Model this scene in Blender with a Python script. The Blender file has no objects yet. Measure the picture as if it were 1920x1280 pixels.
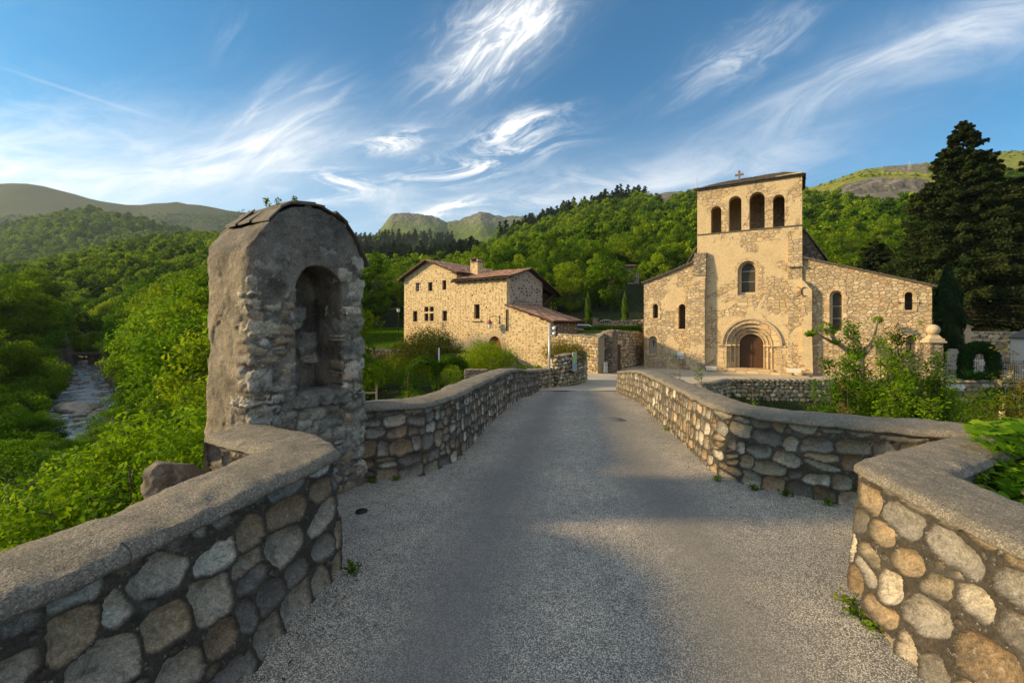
import bpy, bmesh, math, random
import numpy as np
from mathutils import Vector, Matrix

# ------------------------------------------------------------------ camera, world, sun
SC = bpy.context.scene
FPX, CX, HZ, EYE = 853.33, 960.0, 605.0, 1.65
cam_data = bpy.data.cameras.new("camera")
cam_data.lens = 16.0; cam_data.sensor_width = 36.0
cam_data.shift_y = (HZ - 640.0) / 1920.0
cam_data.clip_start = 0.05; cam_data.clip_end = 9000.0
cam = bpy.data.objects.new("camera", cam_data); SC.collection.objects.link(cam)
cam.location = (0, 0, EYE); cam.rotation_euler = (math.radians(90), 0, 0)
SC.camera = cam
SC.view_settings.view_transform = 'Standard'; SC.view_settings.look = 'None'
SC.view_settings.exposure = 0.72; SC.view_settings.gamma = 1.0
SUN_EL, SUN_AZ_DX, SUN_AZ_DY = math.radians(20.0), 1.0, -0.02      # light travels towards +X
_n = math.hypot(SUN_AZ_DX, SUN_AZ_DY)
LDIR = Vector((SUN_AZ_DX/_n*math.cos(SUN_EL), SUN_AZ_DY/_n*math.cos(SUN_EL), -math.sin(SUN_EL)))
sd = bpy.data.lights.new("sun", 'SUN'); sd.energy = 5.0; sd.angle = math.radians(5.0); sd.color = (1.0, 0.73, 0.38)
so = bpy.data.objects.new("sun", sd); SC.collection.objects.link(so)
so.rotation_euler = LDIR.to_track_quat('-Z', 'Y').to_euler()
SC.cycles.use_denoising = True
SC.cycles.max_bounces = 5; SC.cycles.diffuse_bounces = 3; SC.cycles.glossy_bounces = 2
SC.cycles.transmission_bounces = 3; SC.cycles.transparent_max_bounces = 6
SC.cycles.caustics_reflective = False; SC.cycles.caustics_refractive = False

# ------------------------------------------------------------------ node helpers
class NT:
    def __init__(s, tree):
        s.t = tree; s.t.nodes.clear()
    def n(s, typ, ins=None, **props):
        nd = s.t.nodes.new(typ)
        for k, v in props.items():
            setattr(nd, k, v)
        for k, v in (ins or {}).items():
            sk = nd.inputs[k]
            if isinstance(v, bpy.types.NodeSocket): s.t.links.new(v, sk)
            elif isinstance(v, E): s.t.links.new(v.s, sk)
            else: sk.default_value = v
        return nd
    def m(s, op, *a, clamp=False):
        nd = s.t.nodes.new('ShaderNodeMath'); nd.operation = op; nd.use_clamp = clamp
        for i, v in enumerate(a):
            if isinstance(v, E): s.t.links.new(v.s, nd.inputs[i])
            elif isinstance(v, bpy.types.NodeSocket): s.t.links.new(v, nd.inputs[i])
            else: nd.inputs[i].default_value = v
        return E(s, nd.outputs[0])
    def ramp(s, fac, stops, interp='LINEAR'):
        nd = s.t.nodes.new('ShaderNodeValToRGB'); nd.color_ramp.interpolation = interp
        el = nd.color_ramp.elements
        while len(el) < len(stops): el.new(0.5)
        for e, (p, c) in zip(el, stops):
            e.position = p; e.color = (*c, 1) if len(c) == 3 else c
        s.t.links.new(fac.s if isinstance(fac, E) else fac, nd.inputs[0])
        return nd.outputs[0]
    def mix(s, fac, a, b, mode='MIX'):
        nd = s.t.nodes.new('ShaderNodeMix'); nd.data_type = 'RGBA'; nd.blend_type = mode
        for i, v in ((0, fac), (6, a), (7, b)):
            if isinstance(v, E): v = v.s
            if isinstance(v, bpy.types.NodeSocket): s.t.links.new(v, nd.inputs[i])
            else: nd.inputs[i].default_value = (*v, 1) if isinstance(v, tuple) and len(v) == 3 else v
        return nd.outputs[2]
    def noise(s, vec, scale, detail=4, rough=0.6, dist=0.0):
        nd = s.n('ShaderNodeTexNoise', {'Scale': scale, 'Detail': detail, 'Roughness': rough, 'Distortion': dist})
        if vec is not None: s.t.links.new(vec.s if isinstance(vec, E) else vec, nd.inputs['Vector'])
        return E(s, nd.outputs[0])
class E:
    def __init__(e, nt, s): e.nt = nt; e.s = s
    def __add__(e, o): return e.nt.m('ADD', e, o)
    __radd__ = __add__
    def __sub__(e, o): return e.nt.m('SUBTRACT', e, o)
    def __rsub__(e, o): return e.nt.m('SUBTRACT', o, e)
    def __mul__(e, o): return e.nt.m('MULTIPLY', e, o)
    __rmul__ = __mul__
    def __truediv__(e, o): return e.nt.m('DIVIDE', e, o)
    def __pow__(e, o): return e.nt.m('POWER', e, o)
def sstep(e, a, b):
    nt = e.nt; nd = nt.n('ShaderNodeMapRange', {'Value': e, 'From Min': a, 'From Max': b}, interpolation_type='SMOOTHSTEP')
    return E(nt, nd.outputs[0])
def newmat(name):
    m = bpy.data.materials.new(name); m.use_nodes = True
    nt = NT(m.node_tree)
    out = nt.n('ShaderNodeOutputMaterial'); bs = nt.n('ShaderNodeBsdfPrincipled', {'Roughness': 0.9})
    bs.inputs['Specular IOR Level'].default_value = 0.25
    nt.t.links.new(bs.outputs[0], out.inputs[0])
    return m, nt, bs
def setin(nt, bs, **kw):
    for k, v in kw.items():
        k = {'Color': 'Base Color'}.get(k, k)
        if isinstance(v, E): v = v.s
        if isinstance(v, bpy.types.NodeSocket): nt.t.links.new(v, bs.inputs[k])
        else: bs.inputs[k].default_value = (*v, 1) if isinstance(v, tuple) and len(v) == 3 else v
def bump(nt, bs, h, strength=0.5, dist=0.02):
    b = nt.n('ShaderNodeBump', {'Height': h, 'Strength': strength, 'Distance': dist})
    nt.t.links.new(b.outputs[0], bs.inputs['Normal'])
def objvec(nt, scale=(1, 1, 1)):
    tc = nt.n('ShaderNodeTexCoord')
    mp = nt.n('ShaderNodeMapping', {'Vector': tc.outputs['Object'], 'Scale': scale})
    return mp.outputs[0]

# ------------------------------------------------------------------ sky with cirrus
world = bpy.data.worlds.new("World"); SC.world = world; world.use_nodes = True
def build_sky():
    nt = NT(world.node_tree)
    out = nt.n('ShaderNodeOutputWorld')
    sky = nt.n('ShaderNodeTexSky', sky_type='NISHITA', sun_disc=False)
    sky.sun_elevation = SUN_EL
    sky.sun_rotation = math.atan2(-LDIR.x, -LDIR.y)
    sky.altitude = 300; sky.air_density = 1.0; sky.dust_density = 1.0; sky.ozone_density = 1.6
    tc = nt.n('ShaderNodeTexCoord')
    sep = nt.n('ShaderNodeSeparateXYZ', {'Vector': tc.outputs['Generated']})
    x, y, z = (E(nt, sep.outputs[i]) for i in range(3))
    ya = nt.m('MAXIMUM', nt.m('ABSOLUTE', y), 0.15)
    u, w = x / ya, z / ya                         # bearing and height on a far vertical sheet of sky
    uv = E(nt, nt.n('ShaderNodeCombineXYZ', {0: u, 1: w, 2: 0.0}).outputs[0])
    warpn = nt.n('ShaderNodeTexNoise', {'Vector': uv, 'Scale': 1.6, 'Detail': 3})
    ws = nt.n('ShaderNodeSeparateColor', {0: warpn.outputs[1]})
    du, dw = (E(nt, ws.outputs[0]) - 0.5), (E(nt, ws.outputs[1]) - 0.5)
    # (px, py, half length, half width, angle deg, streak scale, gain, warp)
    CL = [(945, 62, 150, 62, 38, 8, 1.6, .10), (985, 40, 60, 40, 60, 12, .7, .1),
          (905, 292, 135, 26, 14, 8, 1.8, .13), (965, 238, 80, 22, 16, 9, 1.7, .12), (735, 268, 52, 20, 14, 7, 1.5, .1),
          (330, 318, 330, 52, 9, 3.5, .66, .10), (540, 240, 100, 60, 30, 5, .95, .12), (120, 300, 330, 100, 6, 4, .30, .10), (-150, 300, 400, 140, 0, 4, .45, .1),
          (628, 352, 92, 26, -4, 6, 1.6, .1), (850, 384, 70, 12, 18, 7, 1.5, .06),
          (1390, 105, 130, 40, 32, 9, .62, .1), (1650, 130, 420, 44, 24, 2.6, .60, .1), (1880, 40, 260, 70, 22, 3, .55, .1),
          (1500, 270, 260, 40, 14, 3, .26, .08), (1180, 345, 330, 50, 8, 5, .5, .08), (960, 380, 260, 26, 4, 6, .45, .06),
          (140, 172, 150, 3.0, -18, 2, .24, .01), (430, 60, 60, 36, 75, 4, .10, .1)]
    total = None
    for i, (px, py, a, b, ang, sc, g, wp) in enumerate(CL):
        cu, cw = (px - CX)/FPX, (HZ - py)/FPX
        c, s_ = math.cos(math.radians(ang)), math.sin(math.radians(ang))
        uu, ww = u - cu + du*wp*1.4, w - cw + dw*wp
        p, q = uu*c + ww*s_, ww*c - uu*s_
        pa, qb = p / (a/FPX), q / (b/FPX)
        r = pa*pa + qb*qb
        mask = nt.m('EXPONENT', r * -1.0)
        st = nt.n('ShaderNodeCombineXYZ', {0: p*sc*0.75, 1: q*sc*2.6, 2: float(i)*3.7})
        n1 = nt.noise(st.outputs[0], 1.0 if b > 10 else .1, 9, 0.66, 1.3)
        streak = sstep(n1, 0.40, 0.70) if b > 10 else nt.m('ADD', 0.5, 0.0)
        t = mask * (streak*.75 + .25 if b >= 40 else streak) * g
        total = t if total is None else total + t
    # thin veil of small wisps over the whole sky, denser near the horizon
    pv = nt.n('ShaderNodeCombineXYZ', {0: x/(nt.m('MAXIMUM', z, .04)+.12)*0.8, 1: y/(nt.m('MAXIMUM', z, .04)+.12)*0.8, 2: 3.0})
    rot = nt.n('ShaderNodeMapping', {'Vector': pv.outputs[0], 'Rotation': (0, 0, 0.6), 'Scale': (0.5, 1.7, 1)})
    veil = sstep(nt.noise(rot.outputs[0], 1.5, 7, 0.6, 1.2), 0.55, 0.86) * 0.10
    left = sstep(u * -1.0, -0.6, 1.3)
    hor = sstep(w * -1.0, -0.55, -0.08)
    total = total + veil * (0.40 + left*.3) + hor * (0.12 + left * 0.40)
    # unseen bright cloud added overhead and behind the viewer as soft fill light
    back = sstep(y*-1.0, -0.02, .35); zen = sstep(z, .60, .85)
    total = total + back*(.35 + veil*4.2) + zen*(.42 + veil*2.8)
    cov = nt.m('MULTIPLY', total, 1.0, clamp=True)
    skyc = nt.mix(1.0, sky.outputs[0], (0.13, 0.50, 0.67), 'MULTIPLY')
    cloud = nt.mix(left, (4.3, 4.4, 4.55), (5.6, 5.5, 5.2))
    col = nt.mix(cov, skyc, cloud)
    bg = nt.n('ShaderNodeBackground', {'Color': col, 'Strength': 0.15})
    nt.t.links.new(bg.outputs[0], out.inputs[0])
build_sky()
# ------------------------------------------------------------------ general builders
COL = SC.collection
def tag(o, label=None, cat=None, group=None, kind=None):
    if label: o['label'] = label
    if cat: o['category'] = cat
    if group: o['group'] = group
    if kind: o['kind'] = kind
    return o
def empty(name, loc=(0, 0, 0), rz=0.0):
    o = bpy.data.objects.new(name, None); o.empty_display_size = 0.3
    o.location = loc; o.rotation_euler = (0, 0, rz); COL.objects.link(o); return o
def link(name, me, parent=None, mats=(), smooth=None):
    for m in mats: me.materials.append(m)
    if smooth is not None and len(me.polygons):
        me.polygons.foreach_set('use_smooth', [smooth]*len(me.polygons))
    o = bpy.data.objects.new(name, me); COL.objects.link(o)
    if parent is not None: o.parent = parent
    return o
def mesh_np(name, V, F, attrs=None, col=None, smooth=True):
    """V (n,3), F (m,k) constant k"""
    V = np.asarray(V, np.float32); F = np.asarray(F, np.int32)
    me = bpy.data.meshes.new(name)
    me.vertices.add(len(V)); me.vertices.foreach_set('co', V.ravel())
    k = F.shape[1]; me.loops.add(F.size); me.loops.foreach_set('vertex_index', F.ravel())
    me.polygons.add(len(F)); me.polygons.foreach_set('loop_start', np.arange(0, F.size, k, dtype=np.int32))
    me.polygons.foreach_set('use_smooth', np.full(len(F), smooth))
    for an, av in (attrs or {}).items():
        a = me.attributes.new(an, 'FLOAT', 'POINT'); a.data.foreach_set('value', np.asarray(av, np.float32))
    if col is not None:
        a = me.attributes.new('Col', 'FLOAT_COLOR', 'POINT')
        c4 = np.ones((len(V), 4), np.float32); c4[:, :3] = col; a.data.foreach_set('color', c4.ravel())
    me.update(calc_edges=True); me.validate(); return me
class MB:
    def __init__(s): s.v = []; s.f = []; s.mi = []
    def add(s, vs, fs, mi=0):
        b = len(s.v); s.v += [tuple(v) for v in vs]; s.f += [tuple(b+i for i in f) for f in fs]; s.mi += [mi]*len(fs); return s
    def box(s, a, b, mi=0, M=None):
        (x0, y0, z0), (x1, y1, z1) = a, b
        vs = [(x0,y0,z0),(x1,y0,z0),(x1,y1,z0),(x0,y1,z0),(x0,y0,z1),(x1,y0,z1),(x1,y1,z1),(x0,y1,z1)]
        if M is not None: vs = [M @ Vector(v) for v in vs]
        return s.add(vs, [(0,3,2,1),(4,5,6,7),(0,1,5,4),(1,2,6,5),(2,3,7,6),(3,0,4,7)], mi)
    def tube(s, pts, radii, n=8, mi=0, cap=True):
        pts = [Vector(p) for p in pts]; rings = []
        if not hasattr(radii, '__len__'): radii = [radii]*len(pts)
        for i, p in enumerate(pts):
            d = (pts[min(i+1, len(pts)-1)] - pts[max(i-1, 0)])
            d = d.normalized() if d.length > 1e-9 else Vector((0, 0, 1))
            a = d.cross(Vector((0, 0, 1)) if abs(d.z) < .9 else Vector((1, 0, 0))).normalized(); b = d.cross(a)
            rings.append([p + (a*math.cos(t*2*math.pi/n) + b*math.sin(t*2*math.pi/n))*radii[i] for t in range(n)])
        vs = [v for r in rings for v in r]; fs = []
        for i in range(len(rings)-1):
            for t in range(n):
                fs.append((i*n+t, i*n+(t+1) % n, (i+1)*n+(t+1) % n, (i+1)*n+t))
        if cap: fs.append(tuple(range(n))[::-1]); fs.append(tuple(range((len(rings)-1)*n, len(rings)*n)))
        return s.add(vs, fs, mi)
    def lathe(s, prof, n=16, c=(0, 0, 0), mi=0):
        vs = []; fs = []
        for r, z in prof:
            for t in range(n):
                a = t*2*math.pi/n; vs.append((c[0]+r*math.cos(a), c[1]+r*math.sin(a), c[2]+z))
        for i in range(len(prof)-1):
            for t in range(n): fs.append((i*n+t, i*n+(t+1) % n, (i+1)*n+(t+1) % n, (i+1)*n+t))
        return s.add(vs, fs, mi)
    def prism(s, poly, y0, y1, mi=0):
        """poly in (x,z), extruded along y"""
        n = len(poly)
        vs = [(x, y0, z) for x, z in poly] + [(x, y1, z) for x, z in poly]
        fs = [tuple(range(n)), tuple(range(2*n-1, n-1, -1))] + [(i, i+n, (i+1) % n + n, (i+1) % n) for i in range(n)]
        return s.add(vs, fs, mi)
    def build(s, name, mats, parent=None, smooth=False, bevel=0.0):
        me = bpy.data.meshes.new(name); me.from_pydata(s.v, [], s.f)
        mats = mats if isinstance(mats, (list, tuple)) else [mats]
        me.update()
        bm = bmesh.new(); bm.from_mesh(me)
        mi = s.mi
        for f, k in zip(bm.faces, mi): f.material_index = k
        bmesh.ops.recalc_face_normals(bm, faces=bm.faces)
        if bevel > 0:
            bmesh.ops.bevel(bm, geom=[e for e in bm.edges], offset=bevel, segments=2, affect='EDGES', profile=0.6)
        bm.to_mesh(me); bm.free()
        return link(name, me, parent, mats, smooth)
def holed(name, outer, holes, depth, mats, parent=None, y0=0.0):
    """flat wall with real openings: outline + holes in (x,z), front at y=y0, thickness depth backwards (+y)"""
    cu = bpy.data.curves.new(name, 'CURVE'); cu.dimensions = '2D'; cu.fill_mode = 'BOTH'; cu.extrude = depth/2
    for pl in [outer] + holes:
        sp = cu.splines.new('POLY'); sp.points.add(len(pl)-1); sp.use_cyclic_u = True
        for p, (x, z) in zip(sp.points, pl): p.co = (x, z, 0, 1)
    ob = bpy.data.objects.new(name, cu); COL.objects.link(ob)
    dg = bpy.context.evaluated_depsgraph_get(); me = bpy.data.meshes.new_from_object(ob.evaluated_get(dg), depsgraph=dg)
    bpy.data.objects.remove(ob); me.name = name
    # curve lies in XY, extruded Z -> rotate to XZ plane
    me.transform(Matrix.Translation((0, y0 + depth/2, 0)) @ Matrix.Rotation(math.radians(90), 4, 'X'))
    me.materials.clear()
    return link(name, me, parent, mats, False)
def arch(x0, x1, z0, ztop, n=12, pointed=0.0):
    """closed arch outline: sill z0, crown ztop"""
    r = (x1-x0)/2; cx = (x0+x1)/2; zs = ztop - r*(1+pointed)
    pts = [(x0, z0), (x1, z0)]
    for i in range(n+1):
        a = math.pi*i/n
        pts.append((cx + r*math.cos(a), zs + r*(1+pointed)*math.sin(a)))
    return pts
def vnoise(P, scale, seed=0, octaves=4, gain=0.5):
    """value noise on (n,3) points"""
    P = np.asarray(P, np.float64)*scale; out = np.zeros(len(P)); amp = 1.0; tot = 0
    for o in range(octaves):
        q = P*(2**o) + 17.3*o + seed*7.7
        i = np.floor(q).astype(np.int64); f = q - i; f = f*f*(3-2*f)
        acc = np.zeros(len(P))
        for dx in (0, 1):
            for dy in (0, 1):
                for dz in (0, 1):
                    h = ((i[:, 0]+dx)*73856093) ^ ((i[:, 1]+dy)*19349663) ^ ((i[:, 2]+dz)*83492791) ^ (seed*2654435 + o*97)
                    h = (h ^ (h >> 13))*1274126177; h = (h ^ (h >> 16)) & 0xffff
                    w = (f[:, 0] if dx else 1-f[:, 0])*(f[:, 1] if dy else 1-f[:, 1])*(f[:, 2] if dz else 1-f[:, 2])
                    acc += w*(h/65535.0)
        out += amp*(acc*2-1); tot += amp; amp *= gain
    return out/tot
def surface_nets(F, org, h):
    F = np.asarray(F); S = F < 0; nx, ny, nz = F.shape
    cs = [(0,0,0),(1,0,0),(0,1,0),(1,1,0),(0,0,1),(1,0,1),(0,1,1),(1,1,1)]
    def corner(A, c): return A[c[0]:nx-1+c[0], c[1]:ny-1+c[1], c[2]:nz-1+c[2]]
    cnt = sum(corner(S, c).astype(int) for c in cs); act = (cnt > 0) & (cnt < 8)
    idx = -np.ones(act.shape, np.int64); ii = np.argwhere(act); idx[act] = np.arange(len(ii))
    acc = np.zeros((len(ii), 3)); num = np.zeros(len(ii))
    for a in range(8):
        for b in range(a+1, 8):
            d = [cs[b][k]-cs[a][k] for k in range(3)]
            if sum(map(abs, d)) != 1: continue
            fa, fb = corner(F, cs[a])[act], corner(F, cs[b])[act]
            m = (fa < 0) != (fb < 0); t = np.where(m, fa/np.where(m, fa-fb, 1), 0)
            p = np.array(cs[a])[None] + t[:, None]*np.array(d)[None]
            acc[m] += p[m]; num[m] += 1
    V = (ii + acc/num[:, None])*h + np.array(org)[None]
    Q = []
    for ax in range(3):
        sl0 = [slice(None)]*3; sl1 = [slice(None)]*3; sl0[ax] = slice(0, -1); sl1[ax] = slice(1, None)
        a, b = S[tuple(sl0)], S[tuple(sl1)]; e = np.argwhere(a != b)
        o1, o2 = [k for k in range(3) if k != ax]
        ok = (e[:, o1] > 0) & (e[:, o2] > 0) & (e[:, o1] < F.shape[o1]-1) & (e[:, o2] < F.shape[o2]-1); e = e[ok]
        def g(d1, d2):
            q = e.copy(); q[:, o1] -= d1; q[:, o2] -= d2; return idx[q[:, 0], q[:, 1], q[:, 2]]
        q = np.stack([g(1, 1), g(0, 1), g(0, 0), g(1, 0)], 1)
        flip = a[e[:, 0], e[:, 1], e[:, 2]]
        if ax == 1: flip = ~flip
        q[~flip] = q[~flip][:, ::-1]; Q.append(q)
    return V, np.concatenate(Q)
def px2w(px, py, Y): return Vector(((px-CX)/FPX*Y, Y, EYE + (HZ-py)/FPX*Y))
class Plane:
    """vertical wall plane through P0 with heading ang; local s along the wall, z up, y into the wall"""
    def __init__(s, P0, ang):
        s.P0 = Vector((P0[0], P0[1])); s.a = ang; s.d = Vector((math.cos(ang), math.sin(ang))); s.n = Vector((-s.d.y, s.d.x))
    def __call__(s, px, py, off=0.0):
        u = (px-CX)/FPX; P = s.P0 + s.n*off
        t = (u*P.y - P.x)/(s.d.x - u*s.d.y); Y = P.y + t*s.d.y
        return t, EYE + (HZ-py)/FPX*Y

# ------------------------------------------------------------------ materials
def mat_attr_stone():
    m, nt, bs = newmat("rubble_stone")
    at = nt.n('ShaderNodeAttribute', attribute_name='Col'); v = objvec(nt)
    n1 = nt.noise(v, 55, 6, .7); n2 = nt.noise(v, 8, 4, .6); n3 = nt.noise(v, 240, 3, .6)
    n4 = nt.noise(v, 20, 6, .75, .6); vg = nt.n('ShaderNodeTexVoronoi', {'Vector': v, 'Scale': 220.0}); gs = nt.n('ShaderNodeSeparateColor', {0: vg.outputs['Color']})
    c = nt.mix(1.0, at.outputs[0], nt.ramp(n1, [(.3, (.62, .60, .57)), (.5, (1, 1, 1)), (.72, (1.38, 1.35, 1.3))]), 'MULTIPLY')
    c = nt.mix(1.0, c, nt.ramp(gs.outputs[0], [(.1, (.82, .82, .82)), (.6, (1.03, 1.03, 1.03)), (.95, (1.32, 1.3, 1.25))]), 'MULTIPLY')
    c = nt.mix(sstep(n4, .54, .64)*.5, c, (.075, .066, .052)); n6 = nt.noise(v, 33, 5, .7, .4); c = nt.mix(sstep(n6, .60, .68)*.5, c, (.50, .48, .42))
    c = nt.mix(sstep(n2, .56, .68)*.5, c, (.10, .095, .08))
    vo = nt.n('ShaderNodeTexVoronoi', {'Vector': v, 'Scale': 26.0}); lich = sstep(E(nt, vo.outputs['Distance'])*-1.0, -.32, -.1)*sstep(n2, .42, .34)
    c = nt.mix(lich*.45, c, (.42, .40, .33))
    setin(nt, bs, Color=c, Roughness=.88); bump(nt, bs, n1*.7 + n3*.35 + n2*.5 + n4*1.0, .9, .018); return m
def mat_coping():
    m, nt, bs = newmat("coping_concrete"); v = objvec(nt)
    n1 = nt.noise(v, 90, 5, .7); n2 = nt.noise(v, 5, 5, .6); n3 = nt.noise(v, 22, 5, .65)
    c = nt.ramp(n1, [(.28, (.075, .065, .05)), (.48, (.175, .152, .12)), (.7, (.32, .285, .23))])
    c = nt.mix(sstep(n2, .44, .62)*.6, c, (.13, .115, .09))
    c = nt.mix(sstep(n3, .58, .68)*.45, c, (.27, .25, .21))
    cr = nt.n('ShaderNodeTexVoronoi', {'Vector': v, 'Scale': 1.3}, feature='DISTANCE_TO_EDGE')
    crk = sstep(E(nt, cr.outputs[0]) + n3*.03 + sstep(n2, .45, .5)*.1, .016, .02)
    c = nt.mix(crk, (.05, .045, .04), c)
    vg = nt.n('ShaderNodeTexVoronoi', {'Vector': v, 'Scale': 190.0}); gs = nt.n('ShaderNodeSeparateColor', {0: vg.outputs['Color']})
    c = nt.mix(1.0, c, nt.ramp(gs.outputs[0], [(.1, (.72, .72, .72)), (.6, (1.03, 1.03, 1.03)), (.95, (1.5, 1.48, 1.42))]), 'MULTIPLY')
    setin(nt, bs, Color=c, Roughness=.92); bump(nt, bs, n1*.9 + n3*.8 + E(nt, vg.outputs['Distance'])*-.25, .8, .013); return m
def masonry(name, size, joint, jcol, stones, rnd=.75, warp=.25, plaster=None, pcol=((.54, .405, .225), (.68, .53, .32)), bumpd=.05, jw=.05, dirt=.35, rowfix=True):
    m, nt, bs = newmat(name); v = objvec(nt)
    nw = nt.n('ShaderNodeTexNoise', {'Vector': v, 'Scale': 1.3/max(size), 'Detail': 2})
    vm = nt.n('ShaderNodeVectorMath', {0: nw.outputs[1], 1: (.5, .5, .5)}, operation='SUBTRACT')
    vs = nt.n('ShaderNodeVectorMath', {0: vm.outputs[0], 'Scale': warp*max(size)}, operation='SCALE')
    va = nt.n('ShaderNodeVectorMath', {0: v, 1: vs.outputs[0]}, operation='ADD')
    mp = nt.n('ShaderNodeMapping', {'Vector': va.outputs[0], 'Scale': (1/size[0], 1/size[0], 1/size[1])})
    fe = nt.n('ShaderNodeTexVoronoi', {'Vector': mp.outputs[0], 'Scale': 1.0, 'Randomness': rnd}, feature='DISTANCE_TO_EDGE')
    f1 = nt.n('ShaderNodeTexVoronoi', {'Vector': mp.outputs[0], 'Scale': 1.0, 'Randomness': rnd}, feature='F1')
    sepc = nt.n('ShaderNodeSeparateColor', {0: f1.outputs['Color']})
    nf = nt.noise(v, 14, 5, .65); nb = nt.noise(v, .7, 4, .6); nff = nt.noise(v, 60, 3, .6)
    edge = E(nt, fe.outputs[0]) + (nf - .5)*.10
    sm = sstep(edge, joint, joint + jw)
    c = nt.ramp(sepc.outputs[0], [(i/(len(stones)-1), s_) for i, s_ in enumerate(stones)], 'LINEAR')
    val = E(nt, sepc.outputs[1])*.40 + .80
    vc = nt.n('ShaderNodeCombineColor', {0: val, 1: val, 2: val})
    c = nt.mix(1.0, c, vc.outputs[0], 'MULTIPLY')
    c = nt.mix(1.0, c, nt.ramp(nf, [(.25, (.62, .62, .62)), (.5, (1, 1, 1)), (.75, (1.3, 1.3, 1.3))]), 'MULTIPLY')
    c = nt.mix(sm, jcol, c)
    h = sm*.8 + nf*.35
    if plaster is not None:
        np_ = nt.noise(v, plaster[0], 5, .62, .6)
        pm = sstep(np_, plaster[1], plaster[1]+.035)
        pc = nt.ramp(nb, [(.3, pcol[0]), (.7, pcol[1])])
        pc = nt.mix(1.0, pc, nt.ramp(nf, [(.3, (.72, .7, .68)), (.6, (1.1, 1.1, 1.1))]), 'MULTIPLY')
        pc = nt.mix(sm*.16, pc, (.2, .15, .1))
        c = nt.mix(pm, c, pc); h = nt.m('MAXIMUM', h*.9, pm*1.15) + nf*.2
    c = nt.mix(sstep(nb, .50, .68)*dirt, c, (.13, .10, .075))
    setin(nt, bs, Color=c, Roughness=.92); bump(nt, bs, h + nff*.15, .9, bumpd); return m
def simple(name, col, rough=.8, nscale=20, var=.25, b=.01, metallic=0.0, spec=.25):
    m, nt, bs = newmat(name); v = objvec(nt); n1 = nt.noise(v, nscale, 5, .65)
    lo = tuple(x*(1-var) for x in col); hi = tuple(min(1, x*(1+var)) for x in col)
    setin(nt, bs, Color=nt.ramp(n1, [(.3, lo), (.7, hi)]), Roughness=rough, Metallic=metallic)
    bs.inputs['Specular IOR Level'].default_value = spec
    if b: bump(nt, bs, n1, .5, b)
    return m
def mat_leaf(name, c1, c2, c3, transl=.35, dark=(.02, .03, .008)):
    m = bpy.data.materials.new(name); m.use_nodes = True; nt = NT(m.node_tree)
    out = nt.n('ShaderNodeOutputMaterial')
    at = nt.n('ShaderNodeAttribute', attribute_name='tint'); oi = nt.n('ShaderNodeObjectInfo')
    t = E(nt, at.outputs['Fac'])*.75 + (E(nt, oi.outputs['Random']) - .5)*.8 + .1
    c = nt.ramp(t, [(0.05, c1), (.5, c2), (.95, c3)])
    df = nt.n('ShaderNodeBsdfPrincipled', {'Base Color': c, 'Roughness': .75}); df.inputs['Specular IOR Level'].default_value = .04
    tr = nt.n('ShaderNodeBsdfTranslucent', {'Color': nt.mix(1.0, c, (1.5, 1.5, .6), 'MULTIPLY')})
    mx = nt.n('ShaderNodeMixShader', {0: transl, 1: df.outputs[0], 2: tr.outputs[0]})
    nt.t.links.new(mx.outputs[0], out.inputs[0]); return m
def mat_tile(name, base=((.16, .075, .05), (.38, .19, .12), (.42, .32, .24))):
    m, nt, bs = newmat(name); v = objvec(nt)
    at = nt.n('ShaderNodeAttribute', attribute_name='tint'); n1 = nt.noise(v, 3, 5, .7); n2 = nt.noise(v, 25, 4, .6)
    c = nt.ramp(E(nt, at.outputs['Fac']), [(0, base[0]), (.5, base[1]), (1, base[2])])
    c = nt.mix(sstep(n1, .45, .7)*.4, c, (.12, .095, .075))
    c = nt.mix(1.0, c, nt.ramp(n2, [(.3, (.7, .7, .7)), (.7, (1.25, 1.25, 1.25))]), 'MULTIPLY')
    setin(nt, bs, Color=c, Roughness=.85); bump(nt, bs, n2, .5, .01); return m
M = {}
M['rubble'] = mat_attr_stone(); M['coping'] = mat_coping()
M['house_wall'] = masonry('house_masonry', (.29, .175), .10, (.60, .46, .265), [(.31, .215, .11), (.43, .31, .165), (.36, .26, .135), (.50, .38, .22)], rnd=.58, warp=.25, bumpd=.02, jw=.10, dirt=.10)
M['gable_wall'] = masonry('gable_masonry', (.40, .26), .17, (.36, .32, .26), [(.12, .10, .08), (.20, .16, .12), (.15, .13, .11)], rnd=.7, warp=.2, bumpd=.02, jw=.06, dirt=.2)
M['church_rubble'] = masonry('church_rubble_masonry', (.34, .21), .03, (.30, .22, .13), [(.46, .33, .18), (.55, .42, .25), (.40, .30, .19), (.62, .50, .33), (.50, .31, .15)], rnd=.72, warp=.3, bumpd=.05, jw=.07, dirt=.14)
M['church_plaster'] = masonry('church_worn_plaster', (.38, .24), .03, (.30, .22, .13), [(.48, .34, .18), (.57, .42, .23), (.43, .31, .20), (.60, .47, .30)], rnd=.72, warp=.3, plaster=(.42, .46), bumpd=.04, dirt=.24)
M['church_aisle'] = masonry('church_aisle_masonry', (.34, .21), .03, (.28, .21, .13), [(.46, .33, .18), (.55, .41, .24), (.41, .31, .20), (.60, .48, .32)], rnd=.72, warp=.3, plaster=(.45, .54), bumpd=.045, dirt=.2)
M['ashlar'] = masonry('church_ashlar', (.75, .42), .02, (.33, .24, .14), [(.50, .36, .19), (.60, .45, .26), (.46, .34, .21)], rnd=.35, warp=.06, bumpd=.02, jw=.03, dirt=.2)
M['trim'] = simple('dressed_stone', (.46, .35, .22), .9, 9, .25, .012)
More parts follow.
